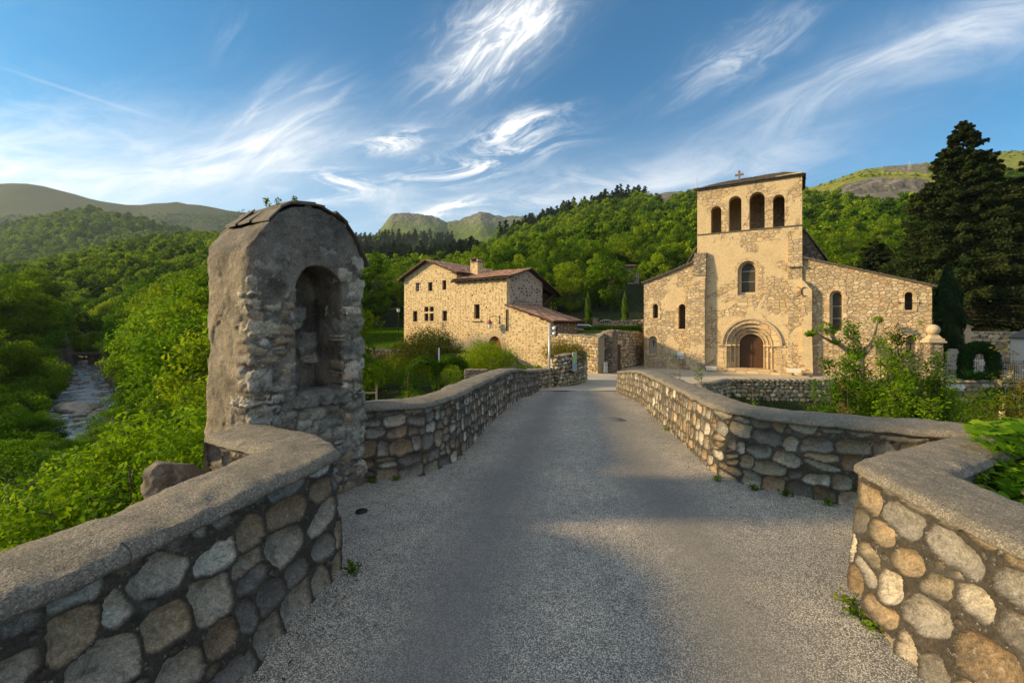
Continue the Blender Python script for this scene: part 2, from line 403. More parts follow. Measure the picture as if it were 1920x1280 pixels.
M['garden_wall'] = masonry('garden_wall_masonry', (.36, .22), .04, (.17, .13, .09), [(.28, .21, .13), (.38, .30, .20), (.22, .18, .13), (.44, .36, .26)], rnd=.85, warp=.35, bumpd=.07, jw=.08, dirt=.3)
M['dark_wall'] = masonry('alley_wall_masonry', (.40, .24), .04, (.10, .085, .065), [(.18, .14, .10), (.25, .19, .13), (.14, .12, .10)], rnd=.85, warp=.3, bumpd=.07, jw=.08, dirt=.3)
M['slate'] = simple('slate_slab', (.115, .10, .082), .85, 12, .45, .02)
M['tile'] = mat_tile('clay_tile')
M['wood'] = simple('dark_timber', (.055, .035, .022), .8, 14, .4, .01)
M['door'] = simple('red_brown_door_wood', (.075, .034, .016), .6, 10, .35, .006)
M['doorlight'] = simple('orange_brown_door_wood', (.30, .10, .030), .6, 10, .3, .006)
M['metal_dark'] = simple('dark_iron', (.03, .028, .026), .5, 30, .3, .002, .6)
M['rust'] = simple('rusty_iron', (.09, .04, .025), .8, 30, .4, .004)
M['metal_pale'] = simple('galvanised_steel', (.52, .50, .47), .4, 30, .1, .001, .5)
M['white'] = simple('white_paint', (.72, .71, .68), .5, 10, .06, .002)
M['black_hole'] = simple('interior_shade_fill', (.05, .042, .035), .95, 6, .3, .01)  # near-black colour stands in for unlit interiors; also a dark print patch
def mat_glass():
    m, nt, bs = newmat('old_window_glass'); v = objvec(nt); n1 = nt.noise(v, 3, 3, .6)
    setin(nt, bs, Color=nt.ramp(n1, [(.3, (.03, .028, .02)), (.7, (.06, .055, .035))]), Roughness=.5); bs.inputs['Specular IOR Level'].default_value = .25
    bump(nt, bs, nt.noise(v, 4, 2, .5), .2, .02); return m
M['glass'] = mat_glass()
M['bark'] = simple('tree_bark', (.10, .075, .05), .95, 18, .5, .03)
M['bark_pale'] = simple('plane_tree_bark', (.26, .20, .13), .9, 9, .45, .02)
M['leaf_spring'] = mat_leaf('spring_leaves', (.032, .085, .003), (.082, .168, .005), (.16, .25, .010), .42)
M['leaf_mid'] = mat_leaf('mid_green_leaves', (.045, .085, .004), (.105, .175, .006), (.21, .27, .012), .48)
M['leaf_hill'] = mat_leaf('hillside_leaves', (.026, .064, .003), (.090, .165, .005), (.22, .285, .012), .34)
M['leaf_dark'] = mat_leaf('dark_conifer_needles', (.008, .018, .006), (.020, .036, .009), (.050, .062, .014), .12)
M['leaf_pine'] = mat_leaf('pine_needles', (.008, .022, .008), (.018, .040, .013), (.040, .065, .018), .12)
M['leaf_cypress'] = mat_leaf('cypress_foliage', (.008, .020, .006), (.016, .036, .009), (.035, .055, .012), .15)
M['leaf_cyplit'] = mat_leaf('light_cypress_foliage', (.035, .07, .008), (.06, .11, .012), (.10, .15, .02), .25)
M['leaf_olive'] = mat_leaf('bronze_green_leaves', (.035, .045, .006), (.085, .095, .012), (.15, .12, .02), .35)
M['leaf_ivy'] = mat_leaf('ivy_leaves', (.04, .11, .006), (.15, .28, .012), (.36, .46, .03), .45)
M['leaf_hedge'] = mat_leaf('hedge_leaves', (.008, .035, .006), (.022, .075, .010), (.05, .12, .018), .25)
M['flower_cream'] = mat_leaf('cream_blossom', (.45, .36, .16), (.62, .52, .26), (.75, .68, .45), .3)
M['flower_white'] = mat_leaf('white_blossom', (.6, .6, .55), (.75, .75, .7), (.85, .85, .8), .3)
M['leaf_brown'] = mat_leaf('rusty_dead_foliage', (.07, .028, .008), (.12, .05, .012), (.16, .07, .02), .2)
def mat_road():
    m, nt, bs = newmat('exposed_aggregate_road'); v = objvec(nt)
    uvn = nt.n('ShaderNodeUVMap'); sp = nt.n('ShaderNodeSeparateXYZ', {'Vector': uvn.outputs[0]}); u = E(nt, sp.outputs[0])
    nb = nt.noise(v, .55, 3, .5); u2 = u + (nb - .5)*.06
    tr = nt.m('EXPONENT', ((u2 - .275)*8.0)**2.0*-1.0) + nt.m('EXPONENT', ((u2 - .76)*8.0)**2.0*-1.0)
    vo = nt.n('ShaderNodeTexVoronoi', {'Vector': v, 'Scale': 135.0}, feature='F1')
    vo2 = nt.n('ShaderNodeTexVoronoi', {'Vector': v, 'Scale': 290.0}, feature='F1')
    c1 = nt.n('ShaderNodeSeparateColor', {0: vo.outputs['Color']}); c2 = nt.n('ShaderNodeSeparateColor', {0: vo2.outputs['Color']})
    peb = nt.ramp(E(nt, c1.outputs[0])*.6 + E(nt, c2.outputs[1])*.4, [(.1, (.11, .11, .105)), (.33, (.30, .28, .25)), (.55, (.50, .465, .41)), (.74, (.78, .73, .65)), (.9, (.50, .38, .26))])
    hole = sstep(E(nt, vo.outputs['Distance']), .62, .36)
    c = nt.mix(hole*.75 + .25, (.035, .034, .033), peb)
    med = nt.noise(v, 9, 5, .65)
    c = nt.mix(1.0, c, nt.ramp(med, [(.3, (.78, .78, .78)), (.7, (1.16, 1.15, 1.12))]), 'MULTIPLY')
    big = sstep(nt.noise(v, 1.1, 4, .6), .35, .7)
    c = nt.mix(1.0, c, nt.ramp(big, [(0, (.86, .87, .9)), (1, (1.12, 1.1, 1.05))]), 'MULTIPLY')
    c = nt.mix(tr*.72, c, (.125, .12, .115)); c = nt.mix(1.0, c, (1.27, 1.26, 1.22), 'MULTIPLY')
    setin(nt, bs, Color=c, Roughness=.85); bump(nt, bs, hole*(1.0 - E(nt, vo.outputs['Distance'])) + med*.6, .75, .006); return m
M['road'] = mat_road()
def mat_paving(name, a, b, c3, sc=6):
    m, nt, bs = newmat(name); v = objvec(nt); n1 = nt.noise(v, .35, 5, .6); n2 = nt.noise(v, sc, 6, .75); n3 = nt.noise(v, 60, 3, .7)
    c = nt.ramp(n1, [(.35, a), (.65, b)]); c = nt.mix(sstep(n2, .5, .75)*.5, c, c3)
    c = nt.mix(1.0, c, nt.ramp(n3, [(.3, (.7, .7, .7)), (.7, (1.3, 1.3, 1.3))]), 'MULTIPLY')
    setin(nt, bs, Color=c, Roughness=.93); bump(nt, bs, n2*.5 + n3, .5, .02); return m
M['paving'] = mat_paving('worn_pale_tarmac', (.33, .29, .225), (.44, .39, .30), (.22, .19, .15))
def mat_terrain():
    m, nt, bs = newmat('valley_ground'); v = objvec(nt)
    ar = nt.n('ShaderNodeAttribute', attribute_name='rock'); ag = nt.n('ShaderNodeAttribute', attribute_name='grass')
    n1 = nt.noise(v, .9, 6, .7); n2 = nt.noise(v, .035, 6, .65); n3 = nt.noise(v, .16, 6, .75)
    wood = nt.ramp(n1, [(.3, (.012, .020, .004)), (.7, (.040, .055, .010))])
    grass = nt.ramp(n1, [(.3, (.055, .085, .008)), (.7, (.115, .16, .018))])
    heath = nt.ramp(n3, [(.32, (.075, .115, .012)), (.5, (.20, .21, .022)), (.66, (.32, .28, .06))])
    rock = nt.ramp(n3, [(.3, (.06, .055, .045)), (.5, (.15, .135, .11)), (.7, (.27, .24, .19))])
    g = E(nt, ag.outputs['Fac']); r = E(nt, ar.outputs['Fac'])
    c = nt.mix(sstep(g, .1, .5), wood, grass); c = nt.mix(sstep(g, 1.2, 1.8), c, heath)
    c = nt.mix(sstep(r + (n3 - .5)*1.4, .45, .6), c, rock)
    setin(nt, bs, Color=c, Roughness=.95); bump(nt, bs, n3*4.0 + n1*.3, .8, 1.2); return m
M['terrain'] = mat_terrain()
def mat_water():
    m, nt, bs = newmat('river_water'); v = objvec(nt)
    n1 = nt.noise(v, .8, 5, .65, .8); n2 = nt.noise(v, 5, 4, .6)
    foam = sstep(n1 + (n2-.5)*.3, .44, .60)
    setin(nt, bs, Color=nt.mix(foam*.85, (.035, .045, .045), (.50, .53, .56)), Roughness=nt.m('ADD', foam*.5, .12))
    bs.inputs['Specular IOR Level'].default_value = .6; bump(nt, bs, n1 + n2*.4, .6, .15); return m
M['water'] = mat_water()
# ------------------------------------------------------------------ terrain
RIVER = [(60, -60), (22, -12), (12, 1), (1, 9.5), (-13, 19.5), (-28.6, 30), (-42, 44.7), (-91.7, 98), (-108, 115), (-170, 122), (-330, 150)]
def river_d(x, y):
    """signed distance to the river line, + on the village (north) bank"""
    best = np.full(np.shape(x), 1e9); sg = np.ones(np.shape(x))
    for (ax, ay), (bx, by) in zip(RIVER, RIVER[1:]):
        dx, dy = bx-ax, by-ay; L2 = dx*dx+dy*dy
        t = np.clip(((x-ax)*dx + (y-ay)*dy)/L2, 0, 1)
        d = np.hypot(x-ax-t*dx, y-ay-t*dy); c = (x-ax)*dy - (y-ay)*dx
        m = d < best; best = np.where(m, d, best); sg = np.where(m, np.where(c > 0, 1, -1), sg)
    return best*sg
ROADZ = ([-30, -10, -3, 0, 3, 5, 8, 11, 13, 15, 17.4, 20, 24, 30, 34, 40, 60], [-2.2, -.6, -.1, 0, 0, -.12, -.22, -.32, -.5, -.75, -1.0, -1.15, -1.4, -1.75, -1.95, -2.05, -1.2])
def zr(y): return np.interp(y, *ROADZ)
def zsq(x, y):
    w = smooth01((np.asarray(x, float)-5.5)/5.5); return zr(y)*(1-w) + w*np.interp(y, [17, 20, 24, 28, 40, 60], [-1.0, -1.25, -1.72, -2.02, -2.08, -2.08])
def smooth01(t): t = np.clip(t, 0, 1); return t*t*(3-2*t)
def crest(px, pts, yr):
    return EYE + (HZ - np.interp(px, [p[0] for p in pts], [p[1] for p in pts]))/FPX*yr
HILL_A = [(-900, 560), (-200, 530), (0, 520), (100, 502), (200, 482), (300, 466), (400, 455), (500, 458), (600, 470), (700, 488), (800, 488), (880, 470), (990, 432), (1090, 396), (1200, 372), (1300, 358), (1400, 353), (1510, 352), (1560, 335), (1620, 316), (1740, 302), (1830, 292), (1900, 283), (2100, 265), (2600, 260)]
HILL_B = [(-900, 600), (300, 560), (550, 470), (650, 450), (700, 446), (760, 447), (850, 446), (900, 462), (1000, 450), (1100, 480), (3000, 480)]
HILL_C = [(-900, 600), (560, 560), (660, 470), (715, 432), (735, 409), (765, 405), (800, 405), (822, 411), (838, 420), (862, 416), (880, 409), (902, 401), (925, 407), (948, 412), (980, 409), (1010, 412), (1060, 418), (1100, 430), (1300, 480), (3000, 480)]
HILL_D = [(-1400, 300), (-200, 325), (0, 340), (40, 341), (90, 348), (150, 363), (200, 374), (250, 383), (290, 380), (330, 378), (390, 383), (430, 392), (500, 405), (600, 430), (700, 470), (800, 560), (3000, 560)]
HILL_E = [(-1400, 420), (-100, 470), (0, 428), (60, 410), (110, 400), (165, 396), (210, 402), (260, 413), (320, 430), (380, 442), (450, 462), (550, 500), (700, 560), (3000, 600)]
HILLS = [(HILL_A, 50, 410, 1.15), (HILL_B, 380, 700, 1.0), (HILL_E, 430, 900, 1.1), (HILL_C, 760, 1300, 1.2), (HILL_D, 950, 1750, 1.15)]
def hill_z(x, y):
    z = np.full(np.shape(x), -3.0)
    yy = np.maximum(y, 20.0); px = CX + np.clip(x/yy, -2.6, 2.6)*FPX
    for pts, y0, yr, pw in HILLS:
        zc = crest(px, pts, yr); t = np.clip((y-y0)/(yr-y0), 0, 1)
        up = -1.0 + (zc+1.0)*t**pw
        back = zc - (y-yr)*.28
        z = np.maximum(z, np.where(y <= yr, up, back))
    return z
def ground_z(x, y, rough=True):
    x = np.asarray(x, float); y = np.asarray(y, float)
    d = river_d(x, y)
    village = smooth01((x+14)/6)*smooth01((62-x)/10)             # where the bank is a built terrace
    wn = 5.0*village + 26*(1-village)
    zn_top = np.where(x < 1.0, np.interp(y, [10, 17, 24, 32, 38, 44, 75], [-2.3, -2.3, -2.25, -1.9, -1.5, -1.0, .7]), zsq(x, y)-.12)
    # low ground east of the bridge, below the terrace retaining wall
    edge_y = np.interp(x, [4.2, 10.8, 13.7, 31, 45, 80], [17.0, 24, 28.6, 27.9, 27.2, 26])
    low = (x > 4.2) & (y < edge_y)
    zn_top = np.where(low, np.interp(edge_y-y, [0, 3, 12], [-3.6, -4.2, -5.6]), zn_top)
    zn_top = np.where(x >= 1.0, zn_top + (.95 - zn_top)*smooth01((y-np.interp(x, [1, 12, 14, 40], [41, 41, 48, 50]))/1.6), zn_top)
    zn = -7.4 + (zn_top+7.4)*smooth01((d-3.2)/wn)
    zs = -7.4 + 5.6*smooth01((-d-3.2)/22) + np.clip((-d-25)*.10, 0, 14)
    z = np.where(d > 0, zn, zs)
    h = hill_z(x, y)*smooth01((np.abs(d)-6)/55)
    z = np.where(y > 45, np.maximum(z, h*smooth01((y-45)/25) + z*(1-smooth01((y-45)/25))), z)
    if rough:
        n = vnoise(np.stack([x.ravel(), y.ravel(), 0*x.ravel()], 1), 1/14., 3, 4).reshape(x.shape)
        n2 = vnoise(np.stack([x.ravel(), y.ravel(), 0*x.ravel()], 1), 1/90., 5, 5).reshape(x.shape)
        far = smooth01((y-60)/80); mid = 1-smooth01((np.abs(y)-2)/3)
        z = z + n*.35*(1-village*np.where(d > 0, 1, 0))*smooth01((np.abs(d)-2)/4) + n2*far*np.clip(y*.016, 0, 16)
    # river bed
    z = np.where(np.abs(d) < 3.4, np.minimum(z, -7.6 + .10*np.abs(d)), z)
    return z
def rock_mask(x, y, z):
    yy = np.maximum(y, 20); px = CX + x/yy*FPX; r = np.zeros(np.shape(x)); g = np.zeros(np.shape(x))
    py = HZ - (z-EYE)/yy*FPX
    c = (y > 760) & (px > 640) & (px < 1150); r = np.where(c, .30 + .30*np.clip((450-py)/40, 0, 1), r); g = np.where(c, .55, g)
    tl = np.interp(px, [1180, 1230, 1300, 1480, 1520, 1600, 1700, 1760, 1840, 1900, 2100], [362, 392, 384, 366, 384, 398, 412, 405, 360, 350, 350])
    a = (y < 560) & (y > 180) & (px > 1180) & (py < tl); g = np.where(a, 2.0, g)
    cl = np.interp(px, [1540, 1580, 1640, 1760], [372, 354, 342, 349]); a2 = a & (py > cl) & (px > 1550) & (px < 1780); r = np.where(a2, .85, r)
    a3 = a & (px > 1655) & (px < 1740) & (py < 330); r = np.where(a3, .62, r)
    a4 = a & (px < 1480); r = np.where(a4, .7, r)
    dd = (y > 900) & (px < 640); g = np.where(dd, .17, g); r = np.where(dd, .12, r)
    ledge = (y > 330) & (y < 760) & (px > 780) & (px < 930) & (py < 478); g = np.where(ledge, 2.0, g); r = np.where(ledge, .42, r)
    return r, g
def axis(lo, hi, fine_lo, fine_hi, step, growth):
    a = [fine_lo]
    while a[-1] < fine_hi: a.append(a[-1]+step)
    s = step
    while a[-1] < hi: s *= growth; a.append(a[-1]+s)
    b = [fine_lo]; s = step
    while b[-1] > lo: s *= growth; b.append(b[-1]-s)
    return np.array(b[::-1][:-1] + a)
def build_terrain():
    xs = axis(-2600, 2800, -70, 62, 1.0, 1.035); ys = axis(-120, 2600, -12, 80, 1.0, 1.024)
    X, Y = np.meshgrid(xs, ys, indexing='ij'); Z = ground_z(X, Y)
    r, g = rock_mask(X, Y, Z)
    # crags: angular relief where the rock shows
    P = np.stack([X.ravel(), Y.ravel(), 0*X.ravel()], 1)
    cn = np.abs(vnoise(P, 1/26., 11, 5, .6)).reshape(X.shape)
    Z = Z + np.clip(r-.3, 0, 1)*cn*np.clip(Y*.006, 0, 8)
    # meadow beside the house and grass strip behind the alley
    mead = (X > -40) & (X < -4) & (Y > 43) & (Y < 74); g = np.where(mead, 1.0, g)
    mead2 = (X > 2) & (X < 24) & (Y > 40) & (Y < 62); g = np.where(mead2, 1.0, g)
    g = np.where((np.abs(river_d(X, Y)) < 8) & (Y < 140), 0, g); r = np.where((np.abs(river_d(X, Y)) < 4.6) & (Y < 130), .9, r)
    nx, ny = X.shape; V = np.stack([X.ravel(), Y.ravel(), Z.ravel()], 1)
    i, j = np.meshgrid(np.arange(nx-1), np.arange(ny-1), indexing='ij'); a = (i*ny + j).ravel()
    F = np.stack([a, a+ny, a+ny+1, a+1], 1)
    o = link("terrain", mesh_np("terrain", V, F, {'rock': r.ravel(), 'grass': g.ravel()}), None, [M['terrain']])
    tag(o, kind='structure')
build_terrain()
def crag_patch(x0, x1, y0, y1, step, amp, fs, seed, name):
    X, Y = np.meshgrid(np.arange(x0, x1, step), np.arange(y0, y1, step), indexing='ij'); Z = ground_z(X, Y); r, g = rock_mask(X, Y, Z)
    P = np.stack([X.ravel(), Y.ravel(), 0*X.ravel()], 1); a = np.abs(vnoise(P, 1/fs, seed, 6, .6)).reshape(X.shape); b = vnoise(P, 3/fs, seed+1, 5, .65).reshape(X.shape)
    e = np.minimum(np.minimum(X-x0, x1-step-X), np.minimum(Y-y0, y1-step-Y))/(fs*.8); f = smooth01(e); k = np.clip(r-.25, 0, 1)
    Z = Z + f*(amp*.25 + k*amp*(1.5*(.45-a)+.5*b) + amp*.12*b) - (1-f)*amp*.6
    nx, ny = X.shape; i, j = np.meshgrid(np.arange(nx-1), np.arange(ny-1), indexing='ij'); q = (i*ny+j).ravel()
    tag(link(name, mesh_np(name, np.stack([X.ravel(), Y.ravel(), Z.ravel()], 1), np.stack([q, q+ny, q+ny+1, q+1], 1), {'rock': r.ravel(), 'grass': g.ravel()}, None, False), None, [M['terrain']]), kind='structure')
crag_patch(-420, 330, 1080, 1420, 5, 17, 60, 41, "rocky_ridge_terrain")
crag_patch(150, 460, 250, 450, 1.8, 5.5, 17, 43, "rocky_hilltop_terrain")
def ribbon(pts, offs, zf, name, mat, step=1.0):
    P = [Vector(p) for p in pts]; S = []
    for a, b in zip(P, P[1:]):
        n = max(1, int((b-a).length/step)); S += [a + (b-a)*k/n for k in range(n)]
    S.append(P[-1]); V = []; F = []
    for i, p in enumerate(S):
        d = (S[min(i+1, len(S)-1)] - S[max(i-1, 0)]).normalized(); n = Vector((-d.y, d.x))
        for o in offs: q = p + n*o; V.append((q.x, q.y, zf(q.x, q.y)))
    k = len(offs)
    for i in range(len(S)-1):
        for j in range(k-1): F.append((i*k+j, i*k+j+1, (i+1)*k+j+1, (i+1)*k+j))
    return link(name, mesh_np(name, V, F), None, [mat])
rv = ribbon(RIVER, [-4.6, -2, 0, 2, 4.6], lambda x, y: -7.25, "river_water", M['water'], 2.0); tag(rv, kind='structure')
# ------------------------------------------------------------------ bridge road + square
LB = [(-1.62, -8), (-1.62, -2), (-1.60, 1.0), (-1.30, 2.0), (-1.22, 2.6), (-1.13, 3.05)]          # left parapet foot before the bay
LB2 = [(-1.80, 5.02), (-1.45, 5.10), (-1.04, 5.25), (-.74, 5.97), (-.39, 8.54), (.02, 11.2), (.52, 14.6), (1.09, 18.2)]
RB = [(1.95, -8), (1.90, -2), (1.88, 1.2), (1.88, 2.08), (1.92, 2.43), (2.10, 2.90)]
RB2 = [(3.86, 3.78), (3.14, 4.25), (2.64, 4.80), (2.39, 5.42), (2.73, 7.97), (3.13, 11.2), (3.55, 14.3), (3.98, 17.4)]
def lx(y): return np.interp(y, [-8, 1, 2, 3.05, 5.25, 5.97, 8.54, 11.2, 18.2, 19], [-1.62, -1.6, -1.3, -1.13, -1.04, -.74, -.39, .02, 1.09, 1.2])
def rx(y): return np.interp(y, [-8, 1.2, 2.43, 2.9, 5.42, 7.97, 11.2, 17.4, 19], [1.95, 1.88, 1.92, 2.1, 2.39, 2.73, 3.13, 3.98, 4.2])
def build_road():
    ys = np.concatenate([np.arange(-8, 3, .5), np.arange(3, 18.01, .15)]); us = np.linspace(-.42, 1.62, 60)   # widened under both bays
    V = []; UV = []
    for y in ys:
        for u in us:
            x = lx(y) + (rx(y)-lx(y))*u
            if y > 6 or y < 2.6: x = lx(y)-.15 + (rx(y)-lx(y)+.3)*np.clip((u+.02)/1.04, 0, 1)
            e = min(abs(x-lx(y)), abs(x-rx(y)))
            V.append((x, y, float(zr(y)) + .015*math.sin(3*x+y) - .03*math.exp(-((x-lx(y)-.36*(rx(y)-lx(y)))/.25)**2)*.4)); UV.append(((x-lx(y))/(rx(y)-lx(y)), y))
    nu = len(us); F = [(i*nu+j, i*nu+j+1, (i+1)*nu+j+1, (i+1)*nu+j) for i in range(len(ys)-1) for j in range(nu-1)]
    me = mesh_np("road", V, F); uvl = me.uv_layers.new(name="UVMap")
    li = np.empty(len(me.loops), np.int32); me.loops.foreach_get('vertex_index', li)
    uvl.data.foreach_set('uv', np.array(UV, np.float32)[li].ravel())
    tag(link("bridge_road", me, None, [M['road']]), kind='structure')
build_road()
SQ = [(.9, 17.98), (4.2, 17.98), (10.8, 24.2), (13.7, 28.45), (31, 27.8), (48, 27.2), (48, 42), (30, 48), (3.0, 46), (2.5, 34), (-1.5, 27), (.6, 20.5)]
def build_square():
    def inside(x, y):
        c = False
        for (x1, y1), (x2, y2) in zip(SQ, SQ[1:]+SQ[:1]):
            if (y1 > y) != (y2 > y) and x < (x2-x1)*(y-y1)/(y2-y1)+x1: c = not c
        return c
    bm = bmesh.new(); vs = [bm.verts.new((x, y, 0)) for x, y in SQ]; bm.faces.new(vs)
    for ax, lo, hi in ((0, -1, 48), (1, 18, 48)):
        for t in np.arange(lo+.99, hi, 1.0):
            co = [0, 0, 0]; co[ax] = float(t); no = [0, 0, 0]; no[ax] = 1
            bmesh.ops.bisect_plane(bm, geom=bm.verts[:]+bm.edges[:]+bm.faces[:], plane_co=co, plane_no=no)
    for v in bm.verts: v.co.z = float(zsq(v.co.x, v.co.y)) + .01
    me = bpy.data.meshes.new("square"); bm.to_mesh(me); bm.free()
    tag(link("village_square_paving", me, None, [M['paving']]), kind='structure')
build_square()
# ------------------------------------------------------------------ fieldstone parapets
PAL = 1.02*np.array([(.30, .275, .235), (.40, .35, .27), (.24, .22, .19), (.46, .41, .33), (.33, .255, .165), (.19, .17, .145), (.28, .205, .13), (.52, .48, .40), (.38, .33, .26), (.28, .235, .17), (.40, .315, .215)])
def stone_field(S, T, L, H, rng, mean=(.20, .16), gap=.015):
    """rounded fieldstones bedded in mortar: returns relief (m) and colour for points (S,T)"""
    C = []; R = []
    zones = mean if isinstance(mean, list) else [(-.2, L+.2, mean)]
    for (xa, xb, mean) in zones:
      y = -.02
      while y < H:
        rh = rng.uniform(.72, 1.3)*mean[1]; x = xa-rng.uniform(0, .1)
        while x < xb:
            w = rng.uniform(.55, 1.6)*mean[0]; hh = rh*rng.uniform(.8, 1.15)
            if rng.random() < .12 and w > .8*mean[0]:            # two small ones stacked
                C.append((x+w/2, y+rh*.27)); R.append((w/2, rh*.27)); C.append((x+w/2, y+rh*.77)); R.append((w/2, rh*.26))
            else: C.append((x+w/2+rng.normal(0, .008), y+rh/2+rng.normal(0, .018))); R.append((w/2*rng.uniform(.92, 1.08), hh/2))
            x += w
        y += rh
    C = np.array(C); R = np.array(R)
    # small packing stones in the wider joints
    cand = np.c_[rng.uniform(0, L, int(L*H*150)), rng.uniform(.02, H, int(L*H*150))]; cr = rng.uniform(.016, .034, len(cand)); acc = []
    for k, (x_, y_) in enumerate(cand):
        m = np.abs(C[:, 0]-x_) < .5
        if np.min(np.hypot((C[m, 0]-x_)/R[m, 0], (C[m, 1]-y_)/R[m, 1])) > 1.0 + .55*cr[k]/.10 and all(math.hypot(x_-a, y_-b) > cr[k]+c_ for a, b, c_ in acc[-60:]): acc.append((x_, y_, cr[k]))
    if acc: A_ = np.array(acc); C = np.r_[C, A_[:, :2]]; R = np.r_[R, np.c_[A_[:, 2]*1.25, A_[:, 2]*.9]]
    N = len(C)
    ang = rng.normal(0, .22, N); pw = rng.uniform(2.2, 3.3, N); amp = rng.uniform(.045, .085, N)
    base = PAL[rng.integers(0, len(PAL), N)]*rng.uniform(.75, 1.2, (N, 1)); tilt = rng.normal(0, .10, (N, 2))
    sh = rng.normal(0, .13, (N, 4)); ph = rng.uniform(0, 6.28, (N, 4))
    rel = np.zeros(len(S)); col = np.zeros((len(S), 3))
    P = np.stack([S, T, np.zeros_like(S)], 1)
    wx = vnoise(P, 9, 21, 3)*.020; wy = vnoise(P, 9, 22, 3)*.020
    order = np.argsort(S, kind='stable'); Cs = np.argsort(C[:, 0])
    CH = 4000
    for k0 in range(0, len(S), CH):
        id_ = order[k0:k0+CH]; s, t = S[id_]+wx[id_], T[id_]+wy[id_]
        near = np.where((C[:, 0] > s.min()-.6) & (C[:, 0] < s.max()+.6))[0]
        dx = s[:, None]-C[near, 0][None]; dy = t[:, None]-C[near, 1][None]
        ca, sa = np.cos(ang[near]), np.sin(ang[near])
        a = (dx*ca + dy*sa)/R[near, 0]; b = (-dx*sa + dy*ca)/R[near, 1]
        th = np.arctan2(b, a)
        wob = 1 + sum(sh[near, q]*.55/(q+1)*np.cos((q+2)*th + ph[near, q]) for q in range(4))
        D = (np.abs(a)**pw[near] + np.abs(b)**pw[near])**(1/pw[near])*wob
        i1 = np.argmin(D, 1); ar = np.arange(len(id_)); d1 = D[ar, i1]; D2 = D.copy(); D2[ar, i1] = 9; d2 = D2.min(1)
        g = near[i1]; r = np.minimum(R[g, 0], R[g, 1])
        e = np.minimum((d2-d1)*.5*r*1.25, (1.08-d1)*r) - gap*.5        # distance inside the stone edge
        tt = np.clip(e/np.minimum(.060, r*.80), 0, 1); dome = np.sqrt(1-(1-tt)**2)
        aa, bb = a[ar, i1], b[ar, i1]
        rel[id_] = np.where(e > 0, amp[g]*(.45+.55*(1-np.clip(d1, 0, 1)**2))*dome + dome*(tilt[g, 0]*aa*.05 + tilt[g, 1]*bb*.05), 0)
        mm = np.clip(e/.006, 0, 1)[:, None]
        mort = np.array([.062, .053, .041])*(1+.25*(wx[id_]/.02))[:, None]
        col[id_] = mort*(1-mm) + base[g]*mm
    n1 = vnoise(P, 14, 31, 4); n2 = vnoise(P, 45, 33, 3)
    rel = rel + n1*.014*(rel > .004) + n2*.006 + np.abs(vnoise(P, 24, 37, 3))*.010*(rel < .004)
    vein = vnoise(P*np.array([1, .5, 1]), 7, 35, 4)
    col = col*(1 + .35*n1[:, None] + .2*n2[:, None]); col = col*(1 - .18*np.clip(vein, 0, 1)[:, None]*np.array([0, .3, .8]))
    return rel, np.clip(col, .02, .8)
def resample(rows, step):
    """rows: list of np arrays (point bundles); first entry drives arclength"""
    base = rows[0]; d = np.r_[0, np.cumsum(np.hypot(*np.diff(base[:, :2], axis=0).T))]
    n = max(2, int(d[-1]/step)+1); t = np.linspace(0, d[-1], n)
    return t, [np.stack([np.interp(t, d, r[:, k]) for k in range(r.shape[1])], 1) for r in rows]
